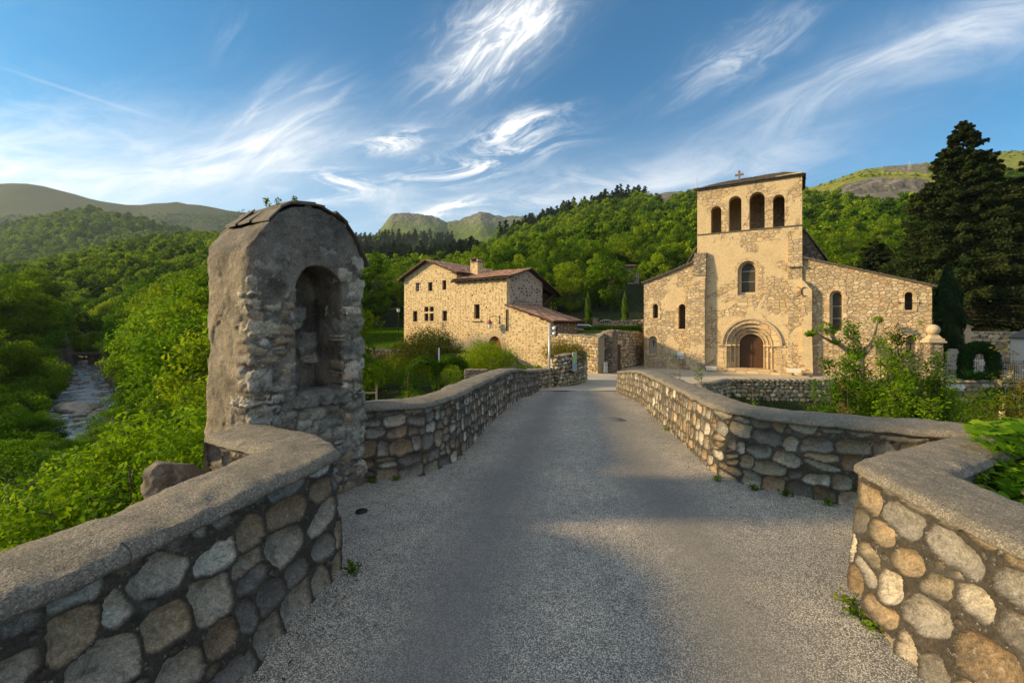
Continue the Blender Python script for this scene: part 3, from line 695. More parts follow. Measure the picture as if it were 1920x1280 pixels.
def parapet(name, label, foot, top_in, top_out, zf, H, step, seed, mean=(.20, .16), group=None, face_out=False, cap_t=.10, cap_step=None, parent=None, depth_out=1.6):
    """foot: inner foot xy; top_in/out: coping edges xy (same count). zf(y)->road level; H height"""
    rng = np.random.default_rng(seed)
    ft, ti, to = (np.array(a, float) for a in (foot, top_in, top_out))
    root = empty(name, (float(ft[0, 0]), float(ft[0, 1]), float(zf(ft[0, 1])))); off = np.array(root.location)
    tag(root, label, "stone wall", group)
    def face(base, top, zb, zt, stp, tagn, sign, mean, sd):
        t, (b, tp) = resample([base, top], stp)
        hh = float(np.mean(zt(tp[:, 1])-zb(b[:, 1]))); nv = max(4, int(hh/stp))
        n = len(t); v = np.linspace(0, 1, nv)
        B = np.c_[b, zb(b[:, 1])]; T = np.c_[tp, zt(tp[:, 1])]
        G = B[:, None, :]*(1-v)[None, :, None] + T[:, None, :]*v[None, :, None]
        tan = np.gradient(b, axis=0); k = max(1, int(.085/stp)); ker = np.ones(2*k+1)/(2*k+1)
        tan = np.stack([np.convolve(np.pad(tan[:, q], k, mode='edge'), ker, 'valid') for q in range(2)], 1)
        tan /= np.linalg.norm(tan, axis=1)[:, None]+1e-9
        nr = np.stack([-tan[:, 1], tan[:, 0]], 1)*sign
        S, Tt = np.meshgrid(t, v*hh, indexing='ij')
        rel, col = stone_field(S.ravel(), Tt.ravel(), t[-1], hh, np.random.default_rng(sd), mean)
        rel = rel.reshape(n, nv) - .02; G[:, :, :2] += nr[:, None, :]*rel[:, :, None]
        i, j = np.meshgrid(np.arange(n-1), np.arange(nv-1), indexing='ij'); a = (i*nv+j).ravel()
        return G.reshape(-1, 3) - off, np.stack([a, a+nv, a+nv+1, a+1], 1), col
    zt = lambda y: zf(y)+H-cap_t*.72
    V1, F1, C1 = face(ft, ti, lambda y: zf(y)-.03, zt, step, 'inner', 1, mean, seed)
    ostep = max(step, .02) if face_out else .05
    outd = to + (to-ti)/np.maximum(np.linalg.norm(to-ti, axis=1), .01)[:, None]*.05
    V2, F2, C2 = face(outd, to, lambda y: zf(y)-depth_out, zt, ostep, 'outer', -1, mean, seed+50)
    V = np.r_[V1, V2]; F = np.r_[F1, F2[:, ::-1]+len(V1)]; C = np.r_[C1, C2]
    nvi = int(F1[0][1]-F1[0][0]); ni = len(V1)//nvi
    for e, xy in ((0, outd[0]), (ni-1, outd[-1])):                 # close both ends
        colv = V1.reshape(ni, nvi, 3)[e]; K = 14; g = np.zeros((nvi, K, 3))
        for k in range(K): g[:, k, :2] = colv[:, :2]*(1-k/(K-1)) + (xy-off[:2])*(k/(K-1)); g[:, k, 2] = colv[:, 2]
        g[:, 1:-1, :2] += (np.array(ft[0 if e == 0 else -1])-np.array(ft[1 if e == 0 else -2]))[None, None]/np.linalg.norm(np.array(ft[0 if e == 0 else -1])-np.array(ft[1 if e == 0 else -2]))*(vnoise(g[:, 1:-1].reshape(-1, 3), 7, seed, 3).reshape(nvi, K-2)*.05)[:, :, None]
        b0 = len(V); i, j = np.meshgrid(np.arange(nvi-1), np.arange(K-1), indexing='ij'); a = (b0+i*K+j).ravel(); V = np.r_[V, g.reshape(-1, 3)]; F = np.r_[F, np.stack([a, a+K, a+K+1, a+1], 1)]
        n1 = vnoise(g.reshape(-1, 3), 6, seed+2, 3)[:, None]; C = np.r_[C, np.clip(np.array([[.22, .19, .14]])*(1+n1), .03, .6)]
    link("stonework", mesh_np("stonework", V, F, None, C), root, [M['rubble']])
    # rounded coping
    t, (a, b) = resample([ti, to], cap_step or max(.012, step*1.6)); w = np.linalg.norm(b-a, axis=1)
    prof = [(-.02, -.034), (-.04, -.022), (-.035, -.008), (.02, .022), (.10, .030), (.22, .036), (.36, .040), (.5, .041), (.64, .039), (.78, .034), (.90, .026), (.98, .014), (1.035, -.015), (1.04, -.022), (1.02, -.034)]
    m = 3; pp = []
    for p, q in zip(prof, prof[1:]):
        for kk in range(m): pp.append((p[0]+(q[0]-p[0])*kk/m, p[1]+(q[1]-p[1])*kk/m))
    pp.append(prof[-1]); pp = np.array(pp)
    zc = zf(a[:, 1]*.5+b[:, 1]*.5) + H - .05
    V = np.zeros((len(t), len(pp), 3)); oh = .026/w; V[:, :, :2] = a[:, None, :] + (b-a)[:, None, :]*((pp[None, :, 0]-.5)*(1+2*oh[:, None])+.5)[:, :, None]
    V[:, :, 2] = zc[:, None] + pp[None, :, 1]
    Vf = V.reshape(-1, 3); n1 = vnoise(Vf, 3, seed, 3)*.022 + vnoise(Vf, 22, seed+1, 4)*.007 + vnoise(Vf, 9, seed+4, 3)*.012
    Vf[:, 2] += n1; Vf[:, 0] += vnoise(Vf, 7, seed+2, 3)*.016; Vf[:, 1] += vnoise(Vf, 7, seed+3, 3)*.010
    n, k = len(t), len(pp); i, j = np.meshgrid(np.arange(n-1), np.arange(k-1), indexing='ij'); q = (i*k+j).ravel()
    link("coping", mesh_np("coping", Vf-off, np.stack([q, q+k, q+k+1, q+1], 1)), root, [M['coping']])
    return root
zrf = lambda y: zr(y)
# near left: road stretch, sharp corner, then the leg back to the shrine
parapet("bridge_parapet", "dark left stone parapet in front, turning a sharp corner back to the shrine",
        [(-1.62, -5), (-1.62, .2), (-1.60, .9), (-1.42, 1.6), (-1.24, 2.1), (-1.22, 2.6), (-1.15, 2.96), (-1.17, 3.12), (-1.50, 3.55), (-2.22, 4.10)],
        [(-1.70, -5), (-1.72, .2), (-1.72, .9), (-1.50, 1.56), (-1.40, 2.0), (-1.30, 2.4), (-1.20, 2.93), (-1.20, 3.08), (-1.52, 3.50), (-2.22, 4.05)],
        [(-2.15, -5), (-2.15, .2), (-2.12, .9), (-1.93, 1.62), (-1.80, 2.05), (-1.74, 2.5), (-1.66, 2.98), (-1.66, 3.06), (-1.84, 3.22), (-2.44, 3.68)], zrf, .83, .008, 4, (.19, .155), face_out=True)
parapet("bridge_parapet", "left stone parapet beyond the shrine, curving along the bridge to the crest",
        LB2, [(-1.82, 5.10), (-1.46, 5.20), (-1.08, 5.36), (-.80, 6.03), (-.45, 8.56), (-.04, 11.2), (.46, 14.6), (1.03, 18.2)],
        [(-1.95, 5.5), (-1.62, 5.62), (-1.45, 5.66), (-1.20, 6.15), (-.85, 8.63), (-.44, 11.27), (.08, 14.7), (.63, 18.3)], zrf, .86, .014, 13, (.19, .15), cap_step=.03)
parapet("bridge_parapet", "sunlit right parapet in front with big brown and grey fieldstones and a wide flat-topped corner",
        [(3.86, 3.82), (3.0, 3.40), (2.22, 2.98), (2.10, 2.84), (1.92, 2.43), (1.88, 2.08), (1.86, 1.2), (1.90, -1), (1.95, -5)],
        [(3.80, 3.80), (3.0, 3.37), (2.27, 2.95), (2.19, 2.84), (2.13, 2.46), (2.09, 2.07), (2.06, 1.2), (2.08, -1), (2.10, -5)],
        [(4.25, 3.50), (3.34, 3.16), (2.62, 2.73), (2.58, 2.66), (2.57, 2.42), (2.55, 2.10), (2.54, 1.2), (2.55, -1), (2.55, -5)], zrf, .78, .008, 21, (.215, .185))
parapet("bridge_parapet", "right parapet from the far bridge end, sunlit then turning into the boulder-built bay wall",
        [(3.98, 17.4), (3.55, 14.3), (3.13, 11.2), (2.73, 7.97), (2.40, 5.50), (2.43, 5.28), (2.64, 4.80), (3.14, 4.25), (3.88, 3.70)],
        [(4.04, 17.4), (3.61, 14.3), (3.19, 11.2), (2.79, 7.97), (2.46, 5.50), (2.50, 5.32), (2.70, 4.86), (3.18, 4.31), (3.84, 3.76)],
        [(4.44, 17.3), (4.01, 14.2), (3.59, 11.2), (3.19, 7.97), (2.88, 5.60), (2.90, 5.45), (3.06, 5.17), (3.50, 4.72), (4.25, 4.02)], zrf, .82, .0125, 29, [(-.2, 11.95, (.17, .145)), (12.0, 15.2, (.23, .18))], cap_step=.025)
# bridge body under the road
mb = MB()
for k in range(24):
    y0, y1 = -8 + k*26/24, -8 + (k+1)*26/24; a0, a1, b0, b1 = lx(y0)-.3, lx(y1)-.3, rx(y0)+.3, rx(y1)+.3
    z0, z1 = zr(y0)-.04, zr(y1)-.04
    def und(y): t = (y-5)/9.5; return -6.6 + 5.4*math.sqrt(max(0, 1-t*t)) if abs(t) < 1 else -7.6
    u0, u1 = und(y0), und(y1)
    mb.add([(a0,y0,z0),(b0,y0,z0),(b1,y1,z1),(a1,y1,z1),(a0,y0,u0),(b0,y0,u0),(b1,y1,u1),(a1,y1,u1)], [(0,1,2,3),(4,7,6,5),(0,3,7,4),(1,5,6,2)])
tag(mb.build("bridge_arch_body", M['garden_wall']), kind='structure')

# ------------------------------------------------------------------ wayside shrine
def build_shrine():
    o = Vector((-2.27, 3.95)); ang = math.atan2(.85, .53); root = empty("wayside_shrine", (o.x, o.y, -.1), ang)
    tag(root, "tall weathered stone shrine with an arched empty niche and slate top", "shrine")
    W, D, h = 1.24, .80, .0135
    org = (-.20, -.20, -.9); nx, ny, nz = int(1.62/h), int(1.25/h), int(4.1/h)
    gx, gy, gz = (np.arange(n)*h + org[i] for i, n in enumerate((nx, ny, nz)))
    X, Y, Z = np.meshgrid(gx, gy, gz, indexing='ij'); Pn = np.stack([X.ravel(), Y.ravel(), Z.ravel()], 1)
    def nz_(s, sd, oc=3): return vnoise(Pn, s, sd, oc).reshape(X.shape)
    n_lo, n_mid, n_hi = nz_(1.8, 1, 3), nz_(7, 2, 3), nz_(26, 3, 3)
    batter = .06*np.clip(1-Z/2.6, 0, 1.3)
    qx = np.abs(X-W/2)-(W/2-.13+batter*.6); qy = np.abs(Y-D/2)-(D/2-.13+batter*.3)
    body = np.hypot(np.maximum(qx, 0), np.maximum(qy, 0)) + np.minimum(np.maximum(qx, qy), 0) - .13
    ztop = 2.30 + .47*(1-np.clip(np.abs(X-W/2)/.62, 0, 1.12)**2.6)
    body = np.maximum(body, (Z-ztop)*.8)
    fl = nz_(3.1, 15, 4); body += n_lo*.035 + n_mid*.016 + n_hi*.006 + nz_(13, 14, 3)*.008 + .014*np.clip((fl-.10)/.05, 0, 1) - .010*np.clip((-.18-fl)/.05, 0, 1)
    rid = np.abs(nz_(9, 16, 4))
    # exposed stones on the arrises (quoins), around the niche jamb, embedded in render
    rng = np.random.default_rng(5); sid = np.zeros(X.shape, int); stones = []
    zz = -.1
    def st(x, y, z, rx_, ry_, rz_): stones.append((x, y, z, rx_, ry_, rz_))
    while zz < 2.35:
        hh = rng.uniform(.10, .27); b_ = .06*max(0, 1-zz/2.6)
        if zz < 1.85 or rng.random() < .4:
            w = rng.uniform(.08, .19); st(w+.002-b_*.5, .142-b_*.3+rng.uniform(-.012, .012), zz+hh/2, w, .145, hh/2*rng.uniform(.65, .9))
        w = rng.uniform(.07, .13); st(W-w-.006+b_*.5, .14, zz+hh/2+.04, w, .15, hh/2*.82)
        if .2 < zz < 1.75: st(1.06+rng.uniform(-.03, .03), .18-b_*.3, zz+hh/2, rng.uniform(.09, .13), .20, hh/2*.80)
        if .9 < zz < 1.7 and rng.random() < .7: st(.35+rng.uniform(-.03, .01), .12-b_*.3, zz+hh/2+.05, rng.uniform(.07, .10), .13, hh/2*.8)
        zz += hh
    for (x, z) in ((.30, 2.30), (.78, 2.38), (.98, 2.15), (.16, 2.12), (.62, .32), (.45, .55), (.74, .62), (.90, .33), (.62, .80), (.47, .12), (.78, .08), (.33, .74)):
        st(x, .10, z, rng.uniform(.08, .14), .12, rng.uniform(.06, .10))
    stones.append((.66, .10, .90, .29, .20, .075))
    for k in range(10): stones.append((rng.uniform(.45, .9), .50, rng.uniform(1.0, 2.0), .10, .10, .08))
    # niche
    nxx = (.42, .93); cxn = sum(nxx)/2; rn = (nxx[1]-nxx[0])/2; zsp = 2.12-rn+.1
    inx = np.where(Z < zsp, np.abs(X-cxn)-rn, np.hypot(X-cxn, Z-zsp)-rn); niche = np.maximum(np.maximum(inx, Y-.46), .94-Z) + n_mid*.02
    body = np.maximum(body, -niche)
    XX, ZZ = np.meshgrid(gx, gz, indexing='ij'); q2 = np.stack([XX.ravel()+.3, ZZ.ravel()+.9], 1); rel2, col2 = stone_field(q2[:, 0], q2[:, 1], 1.9, 4.1, np.random.default_rng(77), (.15, .115))
    rel2 = rel2.reshape(XX.shape); col2 = col2.reshape(XX.shape+(3,)); m2 = vnoise(np.stack([XX.ravel(), 0*XX.ravel(), ZZ.ravel()], 1), 3.2, 18, 3).reshape(XX.shape)
    reg = np.maximum(np.maximum((.36-XX)/.12, (XX-.93)/.10), (.85-ZZ)/.3); reg = np.minimum(reg, (1.95-ZZ)/.2); mask2 = np.clip((np.clip(reg, -1, 1)*.6 + m2*1.3 + .12)/.25, 0, 1)
    body -= ((rel2*.42-.008)*mask2)[:, None, :]*(1-smooth01((Y-.10)/.15))
    for i, (sx, sy, sz, rx_, ry_, rz_) in enumerate(stones):
        m = (np.abs(X-sx) < rx_+.06) & (np.abs(Y-sy) < ry_+.06) & (np.abs(Z-sz) < rz_+.06)
        a, b, c = (X[m]-sx)/rx_, (Y[m]-sy)/ry_, (Z[m]-sz)/rz_
        p = 6.0; d = ((np.abs(a)**p + np.abs(b)**p + np.abs(c)**p)**(1/p) - 1)*min(rx_, ry_, rz_) + n_mid[m]*.020 + n_hi[m]*.008 + (rid[m]-.12)*.045
        if i < len(stones)-11 and sz > .95 and sz < 2.2: d = np.maximum(d, -(niche[m]+.015))
        cur = body[m]; s_in = d < cur; sid_m = sid[m]; sid_m[s_in & (d < .012)] = i+1; sid[m] = sid_m
        body[m] = np.minimum(cur, d)
    V, F = surface_nets(body, org, h)
    ii = np.clip(((V-np.array(org))/h).round().astype(int), 0, [nx-1, ny-1, nz-1]); vs = sid[ii[:, 0], ii[:, 1], ii[:, 2]]
    n1 = vnoise(V, 2.2, 7, 4); n2 = vnoise(V, 10, 8, 4); st = vnoise(V*np.array([9, 9, .9]), 1.0, 9, 3)
    n5 = vnoise(V, 4.5, 17, 5); plast = np.array([.20, .172, .14])[None]*(1+.45*n1+.45*n2)[:, None]*(1-.45*np.clip(st*1.4, 0, 1))[:, None]; plast = plast*(1-.5*np.clip(n5*3-.3, 0, 1))[:, None]
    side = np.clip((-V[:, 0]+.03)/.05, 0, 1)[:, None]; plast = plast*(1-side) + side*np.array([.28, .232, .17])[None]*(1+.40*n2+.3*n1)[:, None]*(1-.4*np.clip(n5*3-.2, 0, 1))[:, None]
    sc = PAL[rng.integers(0, 4, len(stones)+1)]*rng.uniform(.75, 1.1, (len(stones)+1, 1)); col = np.where((vs > 0)[:, None], sc[vs]*(1+.4*n2)[:, None], plast)
    ok = (mask2[ii[:, 0], ii[:, 2]] > .5) & (V[:, 1] < .16) & (rel2[ii[:, 0], ii[:, 2]] > .012) & (vs == 0); col[ok] = col2[ii[:, 0], ii[:, 2]][ok]*.85*(1+.3*n2[ok])[:, None]
    stain = np.clip((V[:, 2]-2.15)/.5 + n1*.8, 0, 1)[:, None]*.35; col = col*(1-stain) + np.array([.10, .095, .09])*stain
    V[:, 2] += .1
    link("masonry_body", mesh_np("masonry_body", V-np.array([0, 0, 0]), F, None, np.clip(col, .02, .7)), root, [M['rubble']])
    # slate slabs following the vault
    rng2 = random.Random(3); sl = MB()
    def zt_(x): return 2.43 + .465*(1-min(abs(x-W/2)/.62, 1.05)**2.6)
    for (ya, yb) in ((-.025, .30), (.28, .56), (.54, D-.06)):
        x = .17
        while x < W-.05:
            w = rng2.uniform(.09, .20); x1 = min(x+w, W+.04); t = rng2.uniform(.014, .034); k_ = rng2.uniform(0, .012); j = lambda: rng2.uniform(-.02, .02)
            c = lambda xx, yy: (xx+j()*.8, yy+j()*1.4, zt_(xx)+k_+j()*.5)
            lo = [c(x-.02, ya), c(x1+.03, ya), c(x1+.03, yb), c(x-.02, yb)]; hi = [(p[0], p[1], p[2]+t) for p in lo]
            sl.add(lo+hi, [(0,3,2,1),(4,5,6,7),(0,1,5,4),(1,2,6,5),(2,3,7,6),(3,0,4,7)]); x = x1
    s = sl.build("slate_capping", M['slate'], root, bevel=.006)
build_shrine()
def rock_mesh(name, size, seed, h=None, mat='boulder', rough=.16):
    sx, sy, sz = size; h = h or min(size)/14; n = [int((s*2.5)/h)+2 for s in size]
    org = [-s*1.25 for s in size]; g = [np.arange(n[i])*h+org[i] for i in range(3)]
    X, Y, Z = np.meshgrid(*g, indexing='ij'); P = np.stack([X.ravel(), Y.ravel(), Z.ravel()], 1)
    m = min(size); nn = vnoise(P, .7/m, seed, 4).reshape(X.shape)
    d = ((np.abs(X/sx)**2.6 + np.abs(Y/sy)**2.6 + np.abs(Z/sz)**2.6)**(1/2.6)-1)*m + nn*m*rough*3
    rng = np.random.default_rng(seed)
    for k in range(7):
        v = rng.normal(size=3); v /= np.linalg.norm(v); off = m*rng.uniform(.75, 1.0)*np.linalg.norm(v*np.array(size)/m)*.8
        d = np.maximum(d, (X*v[0]+Y*v[1]+Z*v[2]) - off)
    V, F = surface_nets(d, org, h); return mesh_np(name, V, F)
M['boulder'] = masonry('boulder_rock', (3, 3), .001, (.2, .18, .15), [(.15, .125, .095), (.23, .195, .15)], bumpd=.06, dirt=.6)
M['riverrock'] = simple('river_boulder_rock', (.30, .265, .22), .8, 4, .45, .06)
bo = link("boulder", rock_mesh("boulder", (.36, .33, .42), 3, .02), None, [M['boulder']]); bo.scale = (.62, .62, .62); bo.location = (-2.92, 3.98, .22); bo.rotation_euler = (.1, .35, .5)
tag(bo, "rough brown boulder bedded at the outer foot of the shrine", "boulder")
# ------------------------------------------------------------------ shared parts of buildings
def tile_roof(name, A, B, Cc, Dd, parent, mat=None, pitch=.22, row=.36, amp=.055, seed=0, thick=.10):
    """A-B eave, Cc-Dd ridge (above A, B); half-round tiles running up the slope"""
    A, B, Cc, Dd = map(Vector, (A, B, Cc, Dd)); rng = np.random.default_rng(seed)
    nc = max(2, round((B-A).length/pitch)); nr = max(2, round((Cc-A).length/row)); k = 6
    N = (B-A).cross(Cc-A).normalized(); N = N if N.z > 0 else -N
    V = []; tint = []; ct = rng.random((nc+1, nr+1))
    nu = nc*k+1; rows = []
    for r in range(nr):
        rows += [(r/nr, .035), ((r+.98)/nr, 0.0)]
    for v, lift in rows:
        r = min(int(v*nr+.01), nr-1)
        for i in range(nu):
            u = i/(nu-1); c = min(i//k, nc-1); ph = (i % k)/k
            p = (A*(1-u)+B*u)*(1-v) + (Cc*(1-u)+Dd*u)*v
            w = abs(math.sin(math.pi*(ph)))**.7*amp + lift + (ct[c, r]-.5)*.015 + .02*math.sin(u*9+v*4)
            V.append(p + N*w); tint.append(ct[c, r])
    nv = len(rows); F = [(j*nu+i, j*nu+i+1, (j+1)*nu+i+1, (j+1)*nu+i) for j in range(nv-1) for i in range(nu-1)]
    o = link(name, mesh_np(name, [tuple(v) for v in V], F, {'tint': tint}, None, False), parent, [mat or M['tile']])
    mb = MB(); lo = [p - N*.01 for p in (A, B, Dd, Cc)]; hi = [p - N*thick for p in (A, B, Dd, Cc)]
    mb.add(lo+hi, [(0,1,2,3),(7,6,5,4),(0,4,5,1),(1,5,6,2),(2,6,7,3),(3,7,4,0)])
    L = (B-A).length; n = max(2, int(L/.55))
    for i in range(n+1):
        u = (i+.02)/(n+.04); p = A*(1-u)+B*u; q = Cc*(1-u)+Dd*u; t = (B-A).normalized()*.05
        a, b = p - N*(thick+.002), p + (q-p)*.12 - N*(thick+.002)
        mb.add([a-t, a+t, b+t, b-t, a-t-N*.1, a+t-N*.1, b+t-N*.1, b-t-N*.1], [(0,1,2,3),(7,6,5,4),(0,4,5,1),(1,5,6,2),(2,6,7,3),(3,7,4,0)])
    mb.build("roof_timber", M['wood'], o)
    return o
def window(parent, x0, x1, z0, z1, y, cols=2, rows=3, frame='wood', arched=False, fw=.05, bars=None, pane='glass'):
    f = MB()
    if not arched:
        f.box((x0, y-.03, z0), (x0+fw, y+.04, z1)); f.box((x1-fw, y-.03, z0), (x1, y+.04, z1))
        f.box((x0+fw, y-.03, z1-fw), (x1-fw, y+.04, z1)); f.box((x0+fw, y-.03, z0), (x1-fw, y+.04, z0+fw))
    for c in range(1, cols): xx = x0+(x1-x0)*c/cols; f.box((xx-.018, y-.02, z0+fw), (xx+.018, y+.03, z1-fw))
    for r in range(1, rows): zz = z0+(z1-z0)*r/rows; f.box((x0+fw, y-.026, zz-.014), (x1-fw, y+.026, zz+.014))
    w = f.build("window", M[frame], parent)
    p = MB(); p.prism(arch(x0-.03, x1+.03, z0-.03, z1+.03) if arched else [(x0, z0), (x1, z0), (x1, z1), (x0, z1)], y+.05, y+.07)
    p.build("pane", M[pane], w); return w
def slates(name, parent, A, B, Cc, Dd, mat, w=.4, row=.28, seed=1, thk=.035):
    A, B, Cc, Dd = map(Vector, (A, B, Cc, Dd)); rg = random.Random(seed); mb = MB(); nr = max(1, int((Cc-A).length/row))
    N = (B-A).cross(Cc-A).normalized(); N = N if N.z > 0 else -N
    for r in range(nr):
        v0, v1 = r/nr, min(1.0, (r+1.35)/nr); L = ((A+(Cc-A)*v0)-(B+(Dd-B)*v0)).length; u = -rg.random()*.3*w/max(L, .1)
        while u < 1:
            u1 = u + w*rg.uniform(.6, 1.4)/max(L, .1); ua, ub = max(0, u+.004), min(1, u1); u = u1
            if ub <= ua: continue
            def P(uu, vv): return (A*(1-uu)+B*uu)*(1-vv) + (Cc*(1-uu)+Dd*uu)*vv
            d = rg.uniform(-.012, .012); o0 = N*(.05+d); o1 = N*(.005)
            ext = (A-Cc).normalized()*rg.uniform(0, .04)
            lo = [P(ua, v0)+o0+ext, P(ub, v0)+o0+ext*.7, P(ub, v1)+o1, P(ua, v1)+o1]; t = thk*rg.uniform(.8, 1.4)
            hi = [p+N*t for p in lo]; mb.add(lo+hi, [(0,3,2,1),(4,5,6,7),(0,1,5,4),(1,2,6,5),(2,3,7,6),(3,0,4,7)])
    return mb.build(name, mat, parent)
# ------------------------------------------------------------------ stone house
def build_house():
    HP = Plane((-.42, 36), math.radians(-35)); root = empty("stone_house", (-.42, 36, 0), math.radians(-35))
    tag(root, "old fieldstone house with clay tile roofs and an arched wooden door", "house")
    XL, XR, ZB = -11.86, 3.99, -3.2; XM = -5.3
    def R(x0, y0, x1, y1, y=0):   # pixels of zoom crop 2 (origin 740,460 scale 4)
        a = HP(740+x0/4, 460+(y0+y1)/8); b = HP(740+x1/4, 460+(y0+y1)/8)
        zt = HP(740+(x0+x1)/8, 460+y0/4)[1]; zb = HP(740+(x0+x1)/8, 460+y1/4)[1]; return a[0], b[0], zb, zt
    wins = [R(157, 280, 193, 345), R(250, 277, 283, 342), R(357, 262, 387, 333), R(137, 492, 169, 571), R(357, 490, 392, 567), R(596, 442, 637, 550), R(229, 697, 250, 723), R(255, 697, 277, 723)]
    cx = R(222, 460, 292, 567)
    xm = (cx[0]+cx[1])/2; zm = cx[2] + (cx[3]-cx[2])*.60
    cross = [(cx[0], xm-.08, cx[2], zm-.08), (xm+.08, cx[1], cx[2], zm-.08), (cx[0], xm-.08, zm+.08, cx[3]), (xm+.08, cx[1], zm+.08, cx[3])]
    dr = R(702, 680, 800, 850); dz = -1.75
    door = arch(dr[0], dr[1], dz, dr[3], 16, .25)
    rect = lambda w: [(w[0], w[2]), (w[1], w[2]), (w[1], w[3]), (w[0], w[3])]
    apx = -8.75
    outline = [(XL-.06, ZB), (0, ZB), (0, 5.22), (XM, 5.30), (XM, 5.98), (apx, 7.15), (XL, 5.84)]
    small = []
    for (a, b) in ((315, 268), (402, 399), (543, 544), (557, 674), (583, 375), (688, 465), (716, 342)):
        s_, z_ = HP(740+a/4, 460+b/4); small.append([(s_-.07, z_-.07), (s_+.07, z_-.07), (s_+.07, z_+.07), (s_-.07, z_+.07)])
    holed("front_wall", outline, [rect(w) for w in wins] + [rect(w) for w in cross] + [door] + small, .5, [M['house_wall']], root)
    for w in wins[:5]: window(root, w[0], w[1], w[2], w[3], .20, 2, 3, 'metal_pale' if w is wins[0] else 'wood')
    window(root, *[wins[5][k] for k in (0, 1, 2, 3)], .26, 2, 4, 'wood')
    for w in wins[6:]: window(root, w[0], w[1], w[2], w[3], .22, 1, 1, 'wood')
    for w in cross: window(root, w[0], w[1], w[2], w[3], .2, 2, 2 if w[3]-w[2] < .6 else 3, 'wood')
    for w in wins[:6]+[(cx[0], cx[1], cx[2], cx[3])]:
        if w is wins[2]: continue
        s = MB(); s.box((w[0]-.12, -.03, w[2]-.13), (w[1]+.12, .12, w[2]-.002)); s.build("window_sill", M['trim'], root)
        s = MB(); s.box((w[0]-.14, -.015, w[3]+.002), (w[1]+.14, .12, w[3]+.17)); s.build("window_lintel", M['trim'], root)
    w5 = wins[5]; s = MB(); s.box((w5[0]-.28, -.16, w5[2]-.22), (w5[1]+.22, .0, w5[2]-.132)); s.build("window_sill", M['trim'], root)
    # door with pointed arch of voussoirs
    d = MB(); n = 6; wd = (dr[1]-dr[0])/n
    d.prism(arch(dr[0]+.0, dr[1]-.0, dz, dr[3]-.01, 16, .25), .30, .36)
    for k in range(1, n): d.box((dr[0]+wd*k-.01, .285, dz), (dr[0]+wd*k+.01, .30, dr[3]-.45), 1)
    dd = d.build("door", [M['doorlight'], M['wood']], root); hb = MB(); hb.lathe([(0, 0), (.035, .01), (.04, .04), (0, .07)], 8, (0, 0, 0)); h = hb.build("handle", M['metal_dark'], dd); h.location = (dr[0]+.75, .27, -.5); h.rotation_euler = (math.radians(90), 0, 0)
    v = MB(); cxd = (dr[0]+dr[1])/2; r0 = (dr[1]-dr[0])/2; zs = dr[3]-r0*1.25
    for k in range(11):
        a0, a1 = math.pi*(k+.04)/11, math.pi*(k+.96)/11
        P = lambda r, a: (cxd+r*math.cos(a), zs+r*1.25*math.sin(a)*(1 if r == r0 else .98))
        v.prism([P(r0, a0), P(r0+.42, a0), P(r0+.42, a1), P(r0, a1)], -.02, .04)
    for k in range(4):
        for sx in (-1, 1):
            ww = .30 + .12*(k % 2); xa, xb = sorted((cxd+sx*r0, cxd+sx*(r0+ww))); v.box((xa, -.02, dz+k*.42), (xb, .04, dz+k*.42+.40))
    v.build("door_surround", M['trim'], root)
    # side gable wall + back
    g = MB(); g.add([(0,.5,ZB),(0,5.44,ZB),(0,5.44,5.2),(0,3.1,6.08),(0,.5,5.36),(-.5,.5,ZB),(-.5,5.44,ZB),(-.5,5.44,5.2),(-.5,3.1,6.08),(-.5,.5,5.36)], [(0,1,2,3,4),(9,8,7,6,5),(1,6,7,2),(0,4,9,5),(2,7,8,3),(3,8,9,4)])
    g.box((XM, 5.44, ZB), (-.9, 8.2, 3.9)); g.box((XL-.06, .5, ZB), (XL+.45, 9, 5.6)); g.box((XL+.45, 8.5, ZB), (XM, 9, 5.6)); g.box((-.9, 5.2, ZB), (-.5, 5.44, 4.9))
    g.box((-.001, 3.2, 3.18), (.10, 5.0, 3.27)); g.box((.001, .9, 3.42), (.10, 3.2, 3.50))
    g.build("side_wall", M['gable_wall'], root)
    up = MB(); up.add([(XM, .5, 4.9), (XM, 3.6, 4.9), (XM, 3.6, 6.02), (XM, .5, 6.02), (XM-.35, .5, 4.9), (XM-.35, 3.6, 4.9), (XM-.35, 3.6, 6.02), (XM-.35, .5, 6.02)], [(0,1,2,3),(7,6,5,4),(0,3,7,4),(1,5,6,2),(3,2,6,7)])
    up.build("upper_wall", M['house_wall'], root)
    # timber gallery at the back right with a brace
    t = MB(); t.box((-.9, 5.46, 2.0), (-.82, 8.1, 4.4)); t.tube([(-.1, 5.5, 3.1), (.1, 7.6, 4.35)], .07, 6); t.tube([(-.1, 5.5, 5.0), (-.1, 7.9, 4.25)], .08, 6); t.tube([(-.15, 7.6, 1.5), (-.15, 7.6, 4.2)], .08, 6)
    t.build("timber_gallery", M['wood'], root)
    # roofs
    tile_roof("roof", (XL-.55, -.45, 5.66), (XL-.55, 9.2, 5.66), (apx, -.45, 7.30), (apx, 9.2, 7.30), root, seed=1)
    tile_roof("roof", (XM+.35, -.40, 5.92), (XM+.35, 9.2, 5.92), (apx, -.40, 7.32), (apx, 9.2, 7.32), root, seed=2)
    tile_roof("roof", (XM-.3, -.42, 5.26), (.42, -.42, 5.26), (XM-.3, 3.1, 6.24), (.42, 3.1, 6.24), root, seed=3)
    tile_roof("roof", (XM-.3, 8.5, 4.15), (.42, 8.5, 4.15), (XM-.3, 3.1, 6.26), (.42, 3.1, 6.26), root, seed=4)
    c = MB(); cz = HP(890, 505, 2.2)
